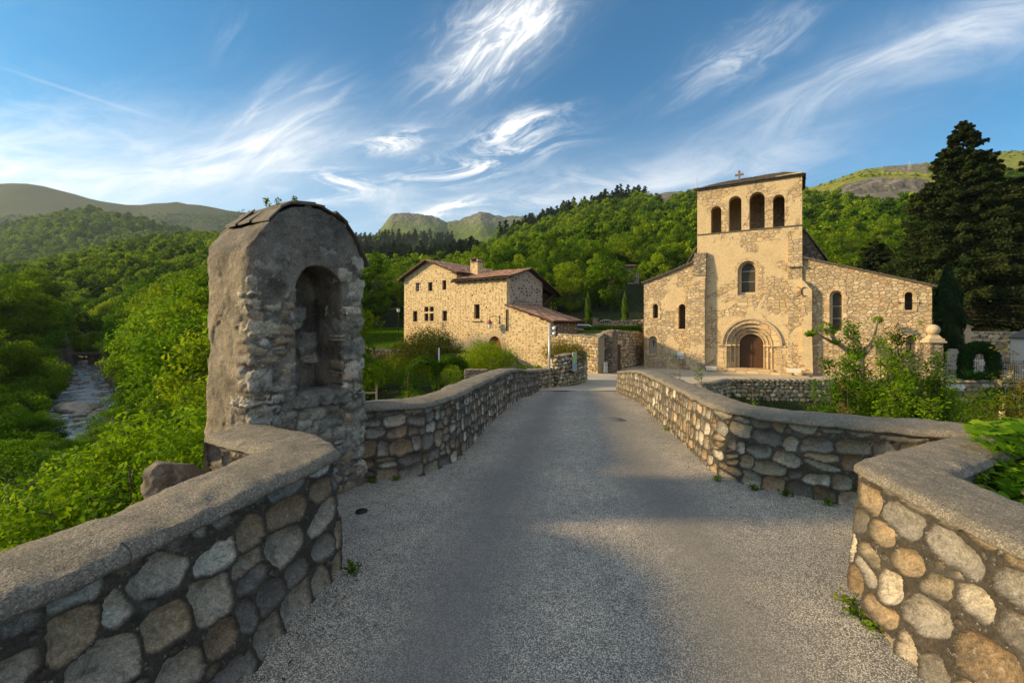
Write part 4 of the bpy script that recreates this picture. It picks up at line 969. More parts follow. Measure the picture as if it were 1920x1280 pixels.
    sx = HP(892, 505, 2.0)[0]; c.box((sx-.42, 1.75, 5.3), (sx+.42, 2.45, 7.0)); c.box((sx-.50, 1.68, 7.0), (sx+.50, 2.52, 7.07), 1)
    for (a, b) in ((-.42, -.3), (.3, .42)): c.box((sx+a, 1.75, 7.07), (sx+b, 2.45, 7.28))
    c.box((sx-.52, 1.66, 7.28), (sx+.52, 2.54, 7.35), 1); c.build("chimney", [M['house_wall'], M['slate']], root)
    # lean-to
    l0, l1 = HP(950, 572)[1], HP(1032, 600)[1]
    holed("lean_to_wall", [(.01, ZB), (XR, ZB), (XR, l1-.06), (.01, l0-.12)], [], .5, [M['house_wall']], root)
    lw = MB(); lw.box((XR-.5, .5, ZB), (XR, 4.4, l1-.08)); lw.box((0.02, 4.0, ZB), (XR-.5, 4.4, l1-.08)); lw.build("lean_to_side_wall", M['garden_wall'], root)
    tile_roof("lean_to_roof", (XR+.42, -.30, l1-.10), (XR+.42, 4.9, l1-.10), (.0, -.30, l0+.06), (.0, 4.9, l0+.06), root, seed=6)
    for a, b in ((950, 485), (1030, 517), (1115, 550)):
        s_, z_ = HP(740+a/4, 460+b/4); hl = MB(); hl.box((s_-.24, -.09, z_-.07), (s_+.2, .0, z_+.08)); hl.build("beam_end", M['wood'], root)
    dp = MB(); a = HP(950, 580); b = HP(950, 620); dp.tube([(.03, -.07, a[1]), (.03, -.07, b[1])], .05, 6); dp.build("drainpipe", M['metal_dark'], root)
    dp = MB(); a = HP(757, 640); dp.tube([(XL-.02, -.09, a[1]), (XL-.02, -.09, -2.2)], .06, 6); dp.build("drainpipe", M['metal_pale'], root)
    # lantern
    ls, lz = HP(918, 609, -.6); lb = MB()
    lb.tube([(ls+.55, -.03, lz+.75), (ls+.55, -.03, lz+.05)], .025, 6); lb.tube([(ls+.55, -.05, lz+.62), (ls+.3, -.35, lz+.72), (ls, -.6, lz+.60)], .02, 6); lb.tube([(ls+.55, -.05, lz+.2), (ls+.3, -.35, lz+.55)], .015, 6)
    lt = empty("wall_lantern", (0, 0, 0)); lt.parent = root
    lb.build("bracket", M['metal_dark'], lt)
    g = MB(); g.lathe([(.0, -.28), (.12, -.26), (.20, .10), (.0, .10)], 6, (ls, -.6, lz)); g.build("lantern_glass", M['white'], lt)
    g = MB(); g.lathe([(.27, .09), (.24, .16), (.10, .34), (.05, .42), (0, .46)], 6, (ls, -.6, lz)); g.lathe([(0, .10), (.27, .09)], 6, (ls, -.6, lz)); g.lathe([(0, -.33), (.06, -.3), (.13, -.255)], 6, (ls, -.6, lz)); g.build("lantern_cap", simple('copper_brown', (.22, .06, .03), .6, 10, .2, .002), lt)
    return HP
HP = build_house()
_h = [o for o in COL.objects if o.name == "stone_house"][0]; KH = 1.15       # real distance: the same bearing, a little farther off
_h.location = (-.42*KH, 36*KH, EYE*(1-KH)); _h.scale = (KH, KH, KH)
# ------------------------------------------------------------------ church
CANG = math.atan2(-.531, .848)
CP = Plane((14.57, 35.8), CANG)
def build_church():
    root = empty("stone_church", (14.57, 35.8, 0), CANG); tag(root, "romanesque stone church with a four-arched bell wall and round portal", "church")
    def Z(zx, zy, off=0.0): return CP(1190+zx/3.048, 300+zy/3.048, off)
    def R(x0, x1, yt, yb, off=0.0):
        return Z(x0, (yt+yb)/2, off)[0], Z(x1, (yt+yb)/2, off)[0], Z((x0+x1)/2, yb, off)[1], Z((x0+x1)/2, yt, off)[1]
    A_ = lambda q, n=14, p=0.0: arch(q[0], q[1], q[2], q[3], n, p)
    ZB = -3.0; TW = 6.96
    bells = [R(435, 495, 263, 426), R(537, 610, 205, 412), R(655, 743, 182, 402), R(790, 857, 197, 386)]
    win = R(588, 705, 576, 770); winr = R(588, 705, 576, 832)
    dr = R(592, 735, 993, 1192); pc = (dr[0]+dr[1])/2; rd = (dr[1]-dr[0])/2; zsp = dr[3]-rd
    step_w = [0, .30, .56]; RO = rd+.80
    big = arch(pc-RO, pc+RO, dr[2]-.05, zsp+RO, 24)
    ztop = Z(350, 178)[1]; ztr = Z(950, 66)[1]; zst = Z(600, 406)[1]
    holed("tower_front", [(0, ZB), (TW, ZB), (TW, zst), (0, zst)], [big, A_(win, 16, .15)], .75, [M['church_plaster']], root)
    holed("belfry_front", [(0, zst+.04), (TW, zst+.04), (TW, ztr), (0, ztop)], [A_(b, 16) for b in bells], .75, [M['church_plaster']], root, .02)
    mb = MB(); mb.box((-.04, -.07, zst-.03), (TW+.04, .3, zst+.038)); mb.build("string_course", M['slate'], root)
    mb = MB(); mb.box((0.0, .76, ZB), (.6, 4.2, ztop)); mb.box((TW-.6, .76, ZB), (TW, 4.2, ztop)); mb.box((.6, 3.6, ZB), (TW-.6, 4.2, ztop)); mb.box((.6, .8, zst-.3), (TW-.6, 3.6, zst-.05)); mb.build("tower_walls", M['church_plaster'], root)
    mb = MB(); mb.box((-.10, -.12, ztop), (TW+.1, 4.3, ztop+.05))
    rf = mb.build("tower_roof", M['slate'], root)
    e = [(-.16, -.20, ztop+.05), (TW+.18, -.20, ztop+.05), (TW+.18, 4.4, ztop+.05), (-.16, 4.4, ztop+.05)]; r1, r2 = (1.7, 2.1, ztop+.95), (TW-1.2, 2.1, ztop+1.02)
    slates("roof_slates", rf, e[0], e[1], r1, r2, M['slate'], seed=1); slates("roof_slates", rf, e[1], e[2], r2, r2, M['slate'], seed=2)
    slates("roof_slates", rf, e[3], e[0], r1, r1, M['slate'], seed=3); slates("roof_slates", rf, e[2], e[3], r2, r1, M['slate'], seed=4)
    # cross on the roof
    cs, cz = Z(598, 110, .9); c = MB(); c.box((cs-.06, .84, cz-.1), (cs+.06, .96, cz+.55)); c.box((cs-.22, .85, cz+.28), (cs+.22, .95, cz+.40))
    for dx, dz in ((-.22, .34), (.22, .34), (0, .58)): c.box((cs+dx-.075, .84, cz+dz-.075), (cs+dx+.075, .96, cz+dz+.075))
    c.build("roof_cross", simple('cross_stone', (.20, .14, .10), .9, 10, .3, .01), root)
    # window
    wi = R(611, 690, 590, 756, .4)
    inner = arch(win[0]-.02, win[1]+.02, win[2]-.02, win[3]+.02, 16, .15)
    holed("window_surround", inner, [arch(wi[0], wi[1], wi[2], wi[3], 16, .25)], .25, [M['trim']], root, .30)
    wo = MB(); n = 3
    for k in range(1, n): zz = wi[2]+(wi[3]-wi[2])*k*.36; wo.box((wi[0], .40, zz-.012), (wi[1], .42, zz+.012))
    w = wo.build("window", M['metal_pale'], root); p = MB(); p.prism(arch(wi[0]-.03, wi[1]+.03, wi[2]-.03, wi[3]+.03, 16, .25), .44, .46); p.build("pane", M['glass'], w)
    wr = MB()
    for k in range(9):
        a0, a1 = math.pi*(k+.03)/9, math.pi*(k+.97)/9; r0 = (win[1]-win[0])/2; cxw = (win[0]+win[1])/2; zs = win[3]-r0*1.15
        P = lambda r, a: (cxw+r*math.cos(a), zs+r*1.15*math.sin(a)); wr.prism([P(r0, a0), P(r0+.24, a0), P(r0+.24, a1), P(r0, a1)], -.015, .05)
    wr.box((win[0], -.02, winr[2]), (win[1]-.35, .02, win[2]-.25)); wr.build("window_voussoirs", M['ashlar'], root)
    # portal: receding orders, hood, imposts
    for i, (ro, ri, y) in enumerate([(RO+.02, rd+.52, .22), (rd+.54, rd+.26, .46), (rd+.28, rd, .70)]):
        o = arch(pc-ro, pc+ro, dr[2]-.05, zsp+ro, 24); h = arch(pc-ri, pc+ri, dr[2]-.02, zsp+ri, 24)
        holed("portal_order", o, [h], .24, [M['ashlar']], root, y - .001*i)
        t = MB(); pts = [(pc+(ri+.03)*math.cos(math.pi*k/24), y-.01, zsp+(ri+.03)*math.sin(math.pi*k/24)) for k in range(25)]
        t.tube([(pc+ri+.03, y-.01, dr[2])] + pts + [(pc-ri-.03, y-.01, dr[2])], .055, 6); t.build("portal_roll", M['trim'], root)
    hb = MB(); r0, r1 = RO+.24, RO+.40
    for k in range(26):
        a0, a1 = math.pi*(k+.0)/26, math.pi*(k+1.0)/26; P = lambda r, a: (pc+r*math.cos(a), zsp+.02+r*math.sin(a))
        hb.prism([P(r0, a0), P(r1, a0), P(r1, a1), P(r0, a1)], -.13, .0)
    hb.build("portal_hood", M['trim'], root)
    pb = MB(); rr0, rr1 = RO, RO+.24
    for k in range(21):
        a0, a1 = math.pi*(k+.03)/21, math.pi*(k+.97)/21; P = lambda r, a: (pc+r*math.cos(a), zsp+r*math.sin(a)); pb.prism([P(rr0, a0), P(rr1, a0), P(rr1, a1), P(rr0, a1)], -.02, .03)
    for sx in (-1, 1):
        for (w_, y) in ((RO, -.06), (rd+.52, .18), (rd+.26, .42)):
            xa, xb = sorted((pc+sx*(w_-.30), pc+sx*(w_+.02))); pb.box((xa, y, zsp-.10), (xb, y+.3, zsp+.0))
        xa, xb = sorted((pc+sx*RO, pc+sx*(RO+.62))); pb.box((xa, -.07, zsp-.10), (xb, .02, zsp))
        z = dr[2]; k = 0
        while z < zsp-.4:
            hh = .36; ww = .62 if k % 2 else .42; xa, xb = sorted((pc+sx*(RO+.005), pc+sx*(RO+ww))); pb.box((xa, -.022, z), (xb, .03, z+hh-.015)); z += hh; k += 1
    pb.build("portal_voussoirs", M['ashlar'], root)
    d = MB(); d.prism(arch(pc-rd-.02, pc+rd+.02, dr[2], zsp+rd+.02, 20), .90, .96)
    for k in range(1, 15): zz = dr[2]+k*.17; hw = rd if zz < zsp else math.sqrt(max(0, rd*rd-(zz-zsp)**2)); d.box((pc-hw, .885, zz-.006), (pc+hw, .90, zz+.006), 1) if hw > .1 else None
    d.box((pc-.06, .86, dr[2]), (pc+.06, .90, zsp+rd-.03), 0); dd = d.build("door", [M['door'], M['wood']], root)
    hb = MB(); hb.tube([(pc+.14, .87, zsp-.5), (pc+.14, .83, zsp-.45), (pc+.14, .83, zsp-.3), (pc+.14, .87, zsp-.25)], .015, 6); hb.build("handle", M['metal_dark'], dd)
    # aisles
    aL = [Z(53, 704), Z(200, 645), Z(330, 590)]; w1 = R(103, 133, 822, 903); w2 = R(250, 290, 822, 965); ni = R(82, 128, 1005, 1106)
    holed("left_aisle_front", [(-4.2, ZB), (-.001, ZB), (-.001, aL[2][1]+.12), (aL[1][0], aL[1][1]), (-4.2, aL[0][1])], [A_(w1), A_(w2), A_(ni)], .6, [M['church_aisle']], root, .03)
    for q in (w1, w2):
        p = MB(); p.prism([(q[0]-.05, q[2]-.05), (q[1]+.05, q[2]-.05), (q[1]+.05, q[3]+.05), (q[0]-.05, q[3]+.05)], .56, .60) if 0 else p.prism(A_((q[0]-.03, q[1]+.03, q[2]-.03, q[3]+.03)), .55, .58); p.build("window", M['black_hole'], root)  # dark sheet in the opening, coloured as the unlit inside
    ar = [Z(975, 562), Z(1300, 634), Z(1700, 724)]; w3 = R(1113, 1192, 745, 978); w3i = R(1131, 1184, 757, 974, .3); w4 = R(1543, 1592, 753, 857); n2 = R(1550, 1612, 1000, 1105)
    holed("right_aisle_front", [(TW+.001, ZB), (ar[2][0], ZB), (ar[2][0], ar[2][1]), (ar[1][0], ar[1][1]), (TW+.001, ar[0][1])], [A_(w3), A_(w4), A_(n2)], .6, [M['church_rubble']], root, .03)
    holed("window_surround", A_((w3[0]-.02, w3[1]+.02, w3[2]-.02, w3[3]+.02)), [A_(w3i)], .2, [M['trim']], root, .22)
    wo = MB()
    for k in (1, 2): zz = w3i[2]+(w3i[3]-w3i[2])*k*.32; wo.box((w3i[0], .33, zz-.012), (w3i[1], .35, zz+.012))
    w = wo.build("window", M['metal_pale'], root); p = MB(); p.prism(A_((w3i[0]-.03, w3i[1]+.03, w3i[2]-.03, w3i[3]+.03)), .37, .39); p.build("pane", M['glass'], w)
    p = MB(); p.prism(A_((w4[0]-.03, w4[1]+.03, w4[2]-.03, w4[3]+.03)), .58, .61); p.build("window", M['black_hole'], root)  # opening closed by a sheet painted as interior darkness
    t = MB(); t.tube([(w4[0]-.35, -.02, (w4[2]+w4[3])/2-.1), (w4[1]+.4, -.02, (w4[2]+w4[3])/2-.15)], .02, 5); t.build("iron_tie_bar", M['metal_dark'], root)
    def surround(q, t=.17, n=7):
        v = MB(); r0 = (q[1]-q[0])/2; cx = (q[0]+q[1])/2; zs = q[3]-r0
        for k in range(n):
            a0, a1 = math.pi*(k+.03)/n, math.pi*(k+.97)/n; P = lambda r, a: (cx+r*math.cos(a), zs+r*math.sin(a)); v.prism([P(r0, a0), P(r0+t, a0), P(r0+t, a1), P(r0, a1)], -.0, .07)
        z = q[2]; k = 0
        while z < zs-.08:
            hh = min(.3, zs-z); ww = t*(1.0 if k % 2 else 1.6)
            v.box((q[0]-ww, 0, z), (q[0]-.002, .07, z+hh-.012)); v.box((q[1]+.002, 0, z), (q[1]+t*(1.7 if k % 2 else 1.1), .07, z+hh-.012)); z += hh; k += 1
        v.box((q[0]-t, -.01, q[2]-.13), (q[1]+t, .08, q[2]-.004)); v.build("window_dressings", M['ashlar'], root)
    for q in (w1, w2, w3, w4, n2, ni): surround(q)
    for q in (ni, n2):
        p = MB(); p.prism(A_((q[0]-.02, q[1]+.02, q[2]-.02, q[3]+.02)), .30, .36); nb = p.build("niche_back", simple('grey_niche_plaster', (.36, .31, .25), .9, 8, .2, .01), root)
        cx = (q[0]+q[1])/2; c = MB(); zt = q[3]-.28; c.box((cx-.022, .20, zt-.62), (cx+.022, .24, zt)); c.box((cx-.15, .20, zt-.24), (cx+.15, .24, zt-.20)); c.build("iron_cross", M['metal_dark'], root)
    side = MB(); side.box((-4.2, .63, ZB), (-3.6, 16, 4.9)); side.box((ar[2][0]-.6, .63, ZB), (ar[2][0], 16, 3.6)); side.box((-3.6, 15.4, ZB), (ar[2][0]-.6, 16, 3.5)); side.build("aisle_side_wall", M['church_rubble'], root)
    def roofslab(name, pts, y0, y1, th=.07, over=.14):
        m = MB()
        for (a, b) in zip(pts, pts[1:]):
            m.add([(a[0], y0-over, a[1]), (b[0], y0-over, b[1]), (b[0], y1, b[1]), (a[0], y1, a[1]), (a[0], y0-over, a[1]+th), (b[0], y0-over, b[1]+th), (b[0], y1, b[1]+th), (a[0], y1, a[1]+th)], [(0,1,2,3),(7,6,5,4),(0,4,5,1),(1,5,6,2),(2,6,7,3),(3,7,4,0)])
        o = m.build(name, M['slate'], root); return o
    L = [(-4.38, aL[0][1]-.03), (aL[1][0], aL[1][1]+.01), (-.02, aL[2][1]+.14)]
    o = roofslab("left_aisle_roof", L, .0, 16); slates("edge_slates", o, (L[0][0], -.16, L[0][1]+.05), (L[0][0], 1.2, L[0][1]+.05), (L[2][0], -.16, L[2][1]+.06), (L[2][0], 1.2, L[2][1]+.06), M['slate'], .5, .35, 7)
    L = [(TW+.02, ar[0][1]+.01), (ar[1][0], ar[1][1]+.01), (ar[2][0]+.2, ar[2][1]-.03)]
    o = roofslab("right_aisle_roof", L, .0, 16); slates("edge_slates", o, (L[2][0], -.16, L[2][1]+.05), (L[2][0], 1.2, L[2][1]+.05), (L[0][0], -.16, L[0][1]+.06), (L[0][0], 1.2, L[0][1]+.06), M['slate'], .5, .35, 8)
    # nave gable rising behind the tower
    a = Z(970, 402, 4.25); b = Z(1085, 565, 4.25); k = (b[1]-a[1])/(b[0]-a[0]); xc = 3.4; za = a[1]+k*(xc-a[0]); xl = xc-(b[0]-xc)
    xr_, xl_ = a[0], 2*xc-a[0]; g = MB(); g.prism([(xl, ZB), (b[0], ZB), (b[0], b[1]), (xr_, a[1]), (xl_, a[1]), (xl, b[1])], 4.25, 4.8); g.box((b[0]-.5, 4.8, ZB), (b[0], 15, b[1])); g.box((xl, 4.8, ZB), (xl+.5, 15, b[1])); g.build("nave_wall", M['dark_wall'], root)
    roofslab("nave_roof", [(xl-.2, b[1]-.12), (xl_, a[1]+.02)], 4.25, 15, .12); roofslab("nave_roof", [(xr_, a[1]+.02), (b[0]+.2, b[1]-.12)], 4.25, 15, .12); roofslab("nave_roof", [(xl_+.001, a[1]+.021), (xr_-.001, a[1]+.021)], 4.25, 15, .12)
    # buttresses
    x0, x1 = Z(293, 1000, -.5)[0], Z(400, 1000, -.5)[0]; u0, u1 = Z(337, 600, -.45)[0], Z(405, 600, -.45)[0]; zt = Z(370, 532, -.3)[1]; zm = Z(370, 662, -.45)[1]
    m = MB(); m.box((x0, -.5, ZB), (x1, .02, zm-1.6)); m.add([(x0,-.5,zm-1.6),(x1,-.5,zm-1.6),(u1,-.46,zm),(u0,-.46,zm),(x0,.02,zm-1.6),(x1,.02,zm-1.6),(u1,.02,zm),(u0,.02,zm)], [(0,1,2,3),(7,6,5,4),(1,5,6,2),(0,3,7,4)])
    m.build("buttress", M['church_aisle'], root)
    m = MB(); m.add([(u0-.02,-.5,zm+.003),(u1+.02,-.5,zm+.003),(u1+.02,-.30,zt),(u0+.02,-.30,zt),(u0-.02,.0,zm+.003),(u1+.02,.0,zm+.003),(u1+.02,.0,zt+.05),(u0+.02,.0,zt+.05)], [(0,1,2,3),(7,6,5,4),(1,5,6,2),(0,3,7,4),(0,4,5,1),(3,2,6,7)]); m.build("buttress_cap", M['garden_wall'], root)
    x0, x1 = Z(877, 520, -.22)[0], TW+.002; zt, zm = Z(915, 445, -.2)[1], Z(915, 600, -.25)[1]
    m = MB(); m.box((x0, -.20, zm), (x1, -.0, zt)); m.box((x0-.04, -.30, zm-.12), (x1+.02, 0, zm-.002)); m.box((x0, -.10, ZB), (x1-.0, 0, zm-.122)); m.build("pilaster", M['church_aisle'], root)
    xa, xb, xc2 = Z(955, 900, -.35)[0], Z(1013, 900, -.35)[0], Z(1022, 1200, -.4)[0]; za, zb = Z(958, 692, -.35)[1], Z(1010, 742, -.35)[1]
    m = MB(); m.prism([(xa, ZB), (xc2, ZB), (xb, zb-3), (xb, zb), (xa+.12, za), (xa, za+.1)], -.36, .03); m.build("buttress", M['church_plaster'], root)
    for side_, (zx, a0, a1) in enumerate(((934, -115, 115), (970, 65, 295))):
        s_, z_ = Z(zx, 752, -.40); t = MB(); t.tube([(s_+.20*math.cos(math.radians(q)), -.40, z_+.31*math.sin(math.radians(q))) for q in np.linspace(a0, a1, 14)], .028, 6); t.tube([(s_+(.2 if side_ == 0 else -.2), -.40, z_), (s_+(.2 if side_ == 0 else -.2), -.3, z_)], .02, 5); t.build("iron_wall_anchor", M['rust'], root)
    # notice
    q = R(232, 281, 1096, 1134, -.02); bd = empty("notice_board", (0, 0, 0)); bd.parent = root
    m = MB(); m.box((q[0], -.03, q[2]), (q[1], .02, q[3])); m.build("board", M['white'], bd)
    xs_ = q[0]+(q[1]-q[0])*.25; teal = simple('teal_print', (.02, .22, .30), .5, 5, .05, 0); gr = simple('pale_green_print', (.30, .50, .30), .5, 5, .05, 0); rb = simple('red_brown_print', (.22, .06, .05), .5, 60, .5, 0)
    m = MB(); m.box((q[0]+.005, -.036, q[2]+.01), (xs_, -.031, q[2]+(q[3]-q[2])*.52), 0); m.box((q[0]+.005, -.036, q[2]+(q[3]-q[2])*.52), (xs_, -.031, q[3]-.01), 1)
    for (a, b) in ((.33, .45), (.47, .68), (.72, .88)): m.box((q[0]+(q[1]-q[0])*a, -.036, q[2]+(q[3]-q[2])*.22), (q[0]+(q[1]-q[0])*b, -.031, q[2]+(q[3]-q[2])*.38), 2)
    m.build("print", [teal, gr, rb], bd)
    # footing and steps
    st = MB(); zg = -2.06
    st.box((pc-1.5, -.15, zg-.1), (pc+1.5, .9, dr[2]-.002)); st.box((pc-2.3, -.75, zg-.2), (pc+2.6, -.152, zg+.14)); st.box((pc-2.9, -1.4, zg-.3), (pc+3.6, -.752, zg+.05)); st.build("door_step", M['ashlar'], root)
    for (zx, zy, hw) in ((439, 1206, .42), (911, 1230, .48)):
        s_, z_ = Z(zx, zy, -1.0); bl = MB(); bl.prism([(-hw*.8, -.14), (hw*.8, -.14), (hw, .16), (-hw, .16)], -.2, .2); o = bl.build("stone_trough", simple('pale_limestone', (.60, .54, .44), .8, 10, .15, .01), None, bevel=.03)
        P = CP.P0 + CP.d*s_ + CP.n*(-1.0); o.location = (P.x, P.y, float(zr(P.y))+.16); o.rotation_euler = (0, 0, CANG)
        tag(o, "white oblong stone trough against the %s of the church door" % ("buttress left" if hw < .45 else "wall right"), "trough")
build_church()
# ------------------------------------------------------------------ other walls
def rubble_wall(name, label, path, zb, zt, th=.45, step=.045, seed=1, mean=(.34, .22), sign=-1, cat="stone wall", mats=None, amp=1.0, caps=False, group=None):
    p = np.array(path, float); zb = np.array(zb, float) if hasattr(zb, '__len__') else np.full(len(p), zb); zt = np.array(zt, float) if hasattr(zt, '__len__') else np.full(len(p), zt)
    root = empty(name, (float(p[0, 0]), float(p[0, 1]), float(zb[0]))); off = np.array(root.location); tag(root, label, cat, group)
    t, (q,) = resample([np.c_[p, zb, zt]], step); n = len(t); hh = float((q[:, 3]-q[:, 2]).mean()); nv = max(4, int(hh/step)); v = np.linspace(0, 1, nv)
    tan = np.gradient(q[:, :2], axis=0); tan /= np.linalg.norm(tan, axis=1)[:, None]+1e-9; nr = np.stack([-tan[:, 1], tan[:, 0]], 1)*sign
    S, T = np.meshgrid(t, v*hh, indexing='ij'); rel, col = stone_field(S.ravel(), T.ravel(), t[-1], hh, np.random.default_rng(seed), mean, .02)
    WARM = np.array([1.08, 1.0, .82]); col = col*WARM*.95
    G = np.zeros((n, nv, 3)); G[:, :, :2] = q[:, None, :2] + nr[:, None, :]*(rel.reshape(n, nv)*1.3*amp)[:, :, None]; G[:, :, 2] = q[:, 2, None] + (q[:, 3]-q[:, 2])[:, None]*v[None]
    topw = vnoise(np.stack([t*3, t*0, t*0], 1), 1, seed, 2)*.05; G[:, -1, 2] += topw
    V = G.reshape(-1, 3); i, j = np.meshgrid(np.arange(n-1), np.arange(nv-1), indexing='ij'); a = (i*nv+j).ravel(); F = np.stack([a, a+nv, a+nv+1, a+1], 1)
    # top and back
    k = 5; B = np.zeros((n, k, 3)); W = np.linspace(0, 1, k-1)
    for m_, w in enumerate(W): B[:, m_, :2] = q[:, :2]-nr*(th*w); B[:, m_, 2] = q[:, 3]+topw + .05*math.sin(math.pi*w)+.0
    B[:, -1, :2] = q[:, :2]-nr*th; B[:, -1, 2] = q[:, 2]
    b0 = len(V); V = np.r_[V, B.reshape(-1, 3)]; i, j = np.meshgrid(np.arange(n-1), np.arange(k-1), indexing='ij'); a = (b0+i*k+j).ravel(); F = np.r_[F, np.stack([a, a+k, a+k+1, a+1], 1)]
    cb = np.tile(np.array([.26, .22, .16]), (n*k, 1))*(1+.4*vnoise(B.reshape(-1, 3), 5, seed, 3))[:, None]; col = np.r_[col, cb]
    for e in (0, n-1):
        f_ = G[e]; bk = f_.copy(); bk[:, :2] = q[e, :2]-nr[e]*th; b0 = len(V); V = np.r_[V, f_, bk]; a = b0+np.arange(nv-1); F = np.r_[F, np.stack([a, a+nv, a+nv+1, a+1], 1)]; col = np.r_[col, np.tile(np.array([.24, .20, .14]), (2*nv, 1))]
    link("stonework", mesh_np("stonework", V-off, F, None, np.clip(col, .02, .7)), root, [M['rubble']])
    if caps:
        rg = np.random.default_rng(seed+9); m = MB(); s = 0; L = t[-1]; parts = []
        bm = bmesh.new()
        while s < L:
            w = rg.uniform(.22, .42); x = np.interp(s+w/2, t, q[:, 0]); y = np.interp(s+w/2, t, q[:, 1]); z = np.interp(s+w/2, t, q[:, 3]); k2 = min(int((s+w/2)/L*(n-1)), n-1)
            mt = Matrix.Translation((x-nr[k2, 0]*th*.4-off[0], y-nr[k2, 1]*th*.4-off[1], z+.03-off[2])) @ Matrix.Rotation(math.atan2(tan[k2, 1], tan[k2, 0])+rg.normal(0, .1), 4, 'Z') @ Matrix.Diagonal((w*.5, th*.55, rg.uniform(.09, .15), 1))
            bmesh.ops.create_icosphere(bm, subdivisions=2, radius=1, matrix=mt); s += w*.98
        me = bpy.data.meshes.new("coping_stones"); bm.to_mesh(me); bm.free(); link("coping_stones", me, root, [M['boulder']], True)
    return root
def w2(px, Y): return ((px-CX)/FPX*Y, Y)
rubble_wall("garden_wall", "low rubble wall in front of the house, partly covered by climbing plants", [w2(640, 40), w2(760, 38.0), w2(872, 34.0), w2(960, 31)], -2.6, [-.62, -.66, -.78, -.95], seed=41, mean=(.30, .20))
rubble_wall("garden_wall", "sunlit rubble wall joining the house lean-to to the alley corner", [(3.3, 37.6), (5.9, 31.0)], -2.2, [.78, .66], seed=42, mean=(.36, .26))
rubble_wall("alley_wall", "tall shaded stone wall running back along the alley beside the church", [(6.08, 31.42), (6.9, 32.6), (8.2, 35.1), (11.9, 41.0)], -2.3, [.70, 1.02, 1.04, .72], seed=43, mean=(.36, .2), amp=.7)
rubble_wall("terrace_wall", "low dark wall of the upper terrace behind the lean-to", [w2(1066, 38.5), w2(1140, 38.5)], -1.0, [.62, .72], seed=44, mean=(.4, .22))
rubble_wall("terrace_wall", "sunlit stone wall on the upper terrace behind the grass strip", [w2(1135, 50), w2(1145, 49.5), w2(1215, 48)], .6, [1.55, 1.78, 1.98], seed=45, mean=(.36, .2))
rubble_wall("retaining_wall", "retaining wall of rounded stones below the church forecourt", [(9.4, 22.6), (10.8, 24.1), (13.7, 28.5), (19.2, 28.3)], [-4.2, -5.2, -6, -6], [-1.45, -1.60, -1.98, -2.0], seed=46, mean=(.30, .22), caps=True)
rubble_wall("retaining_wall", "shaded cemetery retaining wall topped with boulders behind the blossom", [(19.2, 28.3), (31, 27.9), (44, 27.2)], -6, [-2.0, -2.1, -2.15], seed=47, mean=(.42, .3), caps=True)
rubble_wall("kerb_wall", "short low wall closing the left parapet beside the lamp post", [(.75, 18.4), (1.3, 18.9), (1.75, 19.7)], -1.6, [-.28, -.30, -.32], seed=48, mean=(.26, .18), step=.03)
def rounded_wall():
    pts = [(1.62, 20.6), (1.72, 19.9), (2.0, 19.75), (2.8, 20.6), (3.45, 21.9), (3.80, 23.3), (3.78, 24.6)]
    zt = [.10, .12, .17, .20, .17, .05, -.2]
    # top profile rounds down to both ends
    P = []; Zt = []; a = np.array(pts); d = np.r_[0, np.cumsum(np.hypot(*np.diff(a, axis=0).T))]
    for s in np.linspace(0, d[-1], 26):
        P.append((np.interp(s, d, a[:, 0]), np.interp(s, d, a[:, 1]))); e = min(s-.0, d[-1]-s); Zt.append(.20 - .45*math.exp(-e/.28) - (.35*math.exp(-(d[-1]-s)/.5)))
    return rubble_wall("planter_wall", "curved chest-high stone wall topped by a clipped shrub with an information panel", P, -1.7, Zt, .5, .03, 49, (.26, .17))
rounded_wall()
# ------------------------------------------------------------------ foliage
def frames(n, nrm, rng, spin=None):
    nrm = nrm/ (np.linalg.norm(nrm, axis=1)[:, None]+1e-9); r = rng.normal(size=(n, 3)); t = np.cross(nrm, r); t /= np.linalg.norm(t, axis=1)[:, None]+1e-9
    return nrm, t, np.cross(nrm, t)
RHOMB = np.array([(-.5, 0), (0, -.26), (.5, 0), (0, .26)])
WIDE = np.array([(-.5, -.1), (.05, -.5), (.5, .12), (-.08, .5)])
LOBED = np.array([(0, -.45), (.22, -.42), (.5, -.12), (.30, .02), (.40, .30), (.14, .22), (0, .55), (-.14, .22), (-.40, .30), (-.30, .02), (-.5, -.12), (-.22, -.42)])
def leaf_arrays(C, N, size, rng, tmpl=RHOMB, tan=None):
    n = len(C); nrm, t, b = frames(n, N, rng)
    if tan is not None:
        t = tan - (tan*nrm).sum(1)[:, None]*nrm; t /= np.linalg.norm(t, axis=1)[:, None]+1e-9; b = np.cross(nrm, t)
    size = np.broadcast_to(size, n)[:, None, None]; k = len(tmpl)
    V = C[:, None, :] + (t[:, None, :]*tmpl[None, :, 0, None] + b[:, None, :]*tmpl[None, :, 1, None])*size
    return V.reshape(-1, 3), np.arange(n*k).reshape(n, k)
def clumps(cen, rad, per, size, rng, tmpl=RHOMB, up=.25, rnd=.55, crown_c=None):
    """leaves on the shells of many clumps"""
    C = []; N = []; T = []
    for c, r in zip(cen, rad):
        d = rng.normal(size=(per, 3)); d /= np.linalg.norm(d, axis=1)[:, None]; rr = r*rng.uniform(.45, 1.08, per)**.6
        p = c + d*rr[:, None]*np.array([1, 1, .78]); C.append(p); nn = d + rng.normal(size=(per, 3))*rnd + np.array([0, 0, up]); N.append(nn)
        T.append(np.full(per, rng.uniform(0, 1))*.55 + rng.uniform(0, .45, per))
    C = np.concatenate(C); V, F = leaf_arrays(C, np.concatenate(N), size*rng.uniform(.6, 1.3, len(C)), rng, tmpl)
    return V, F, np.repeat(np.concatenate(T), len(tmpl))
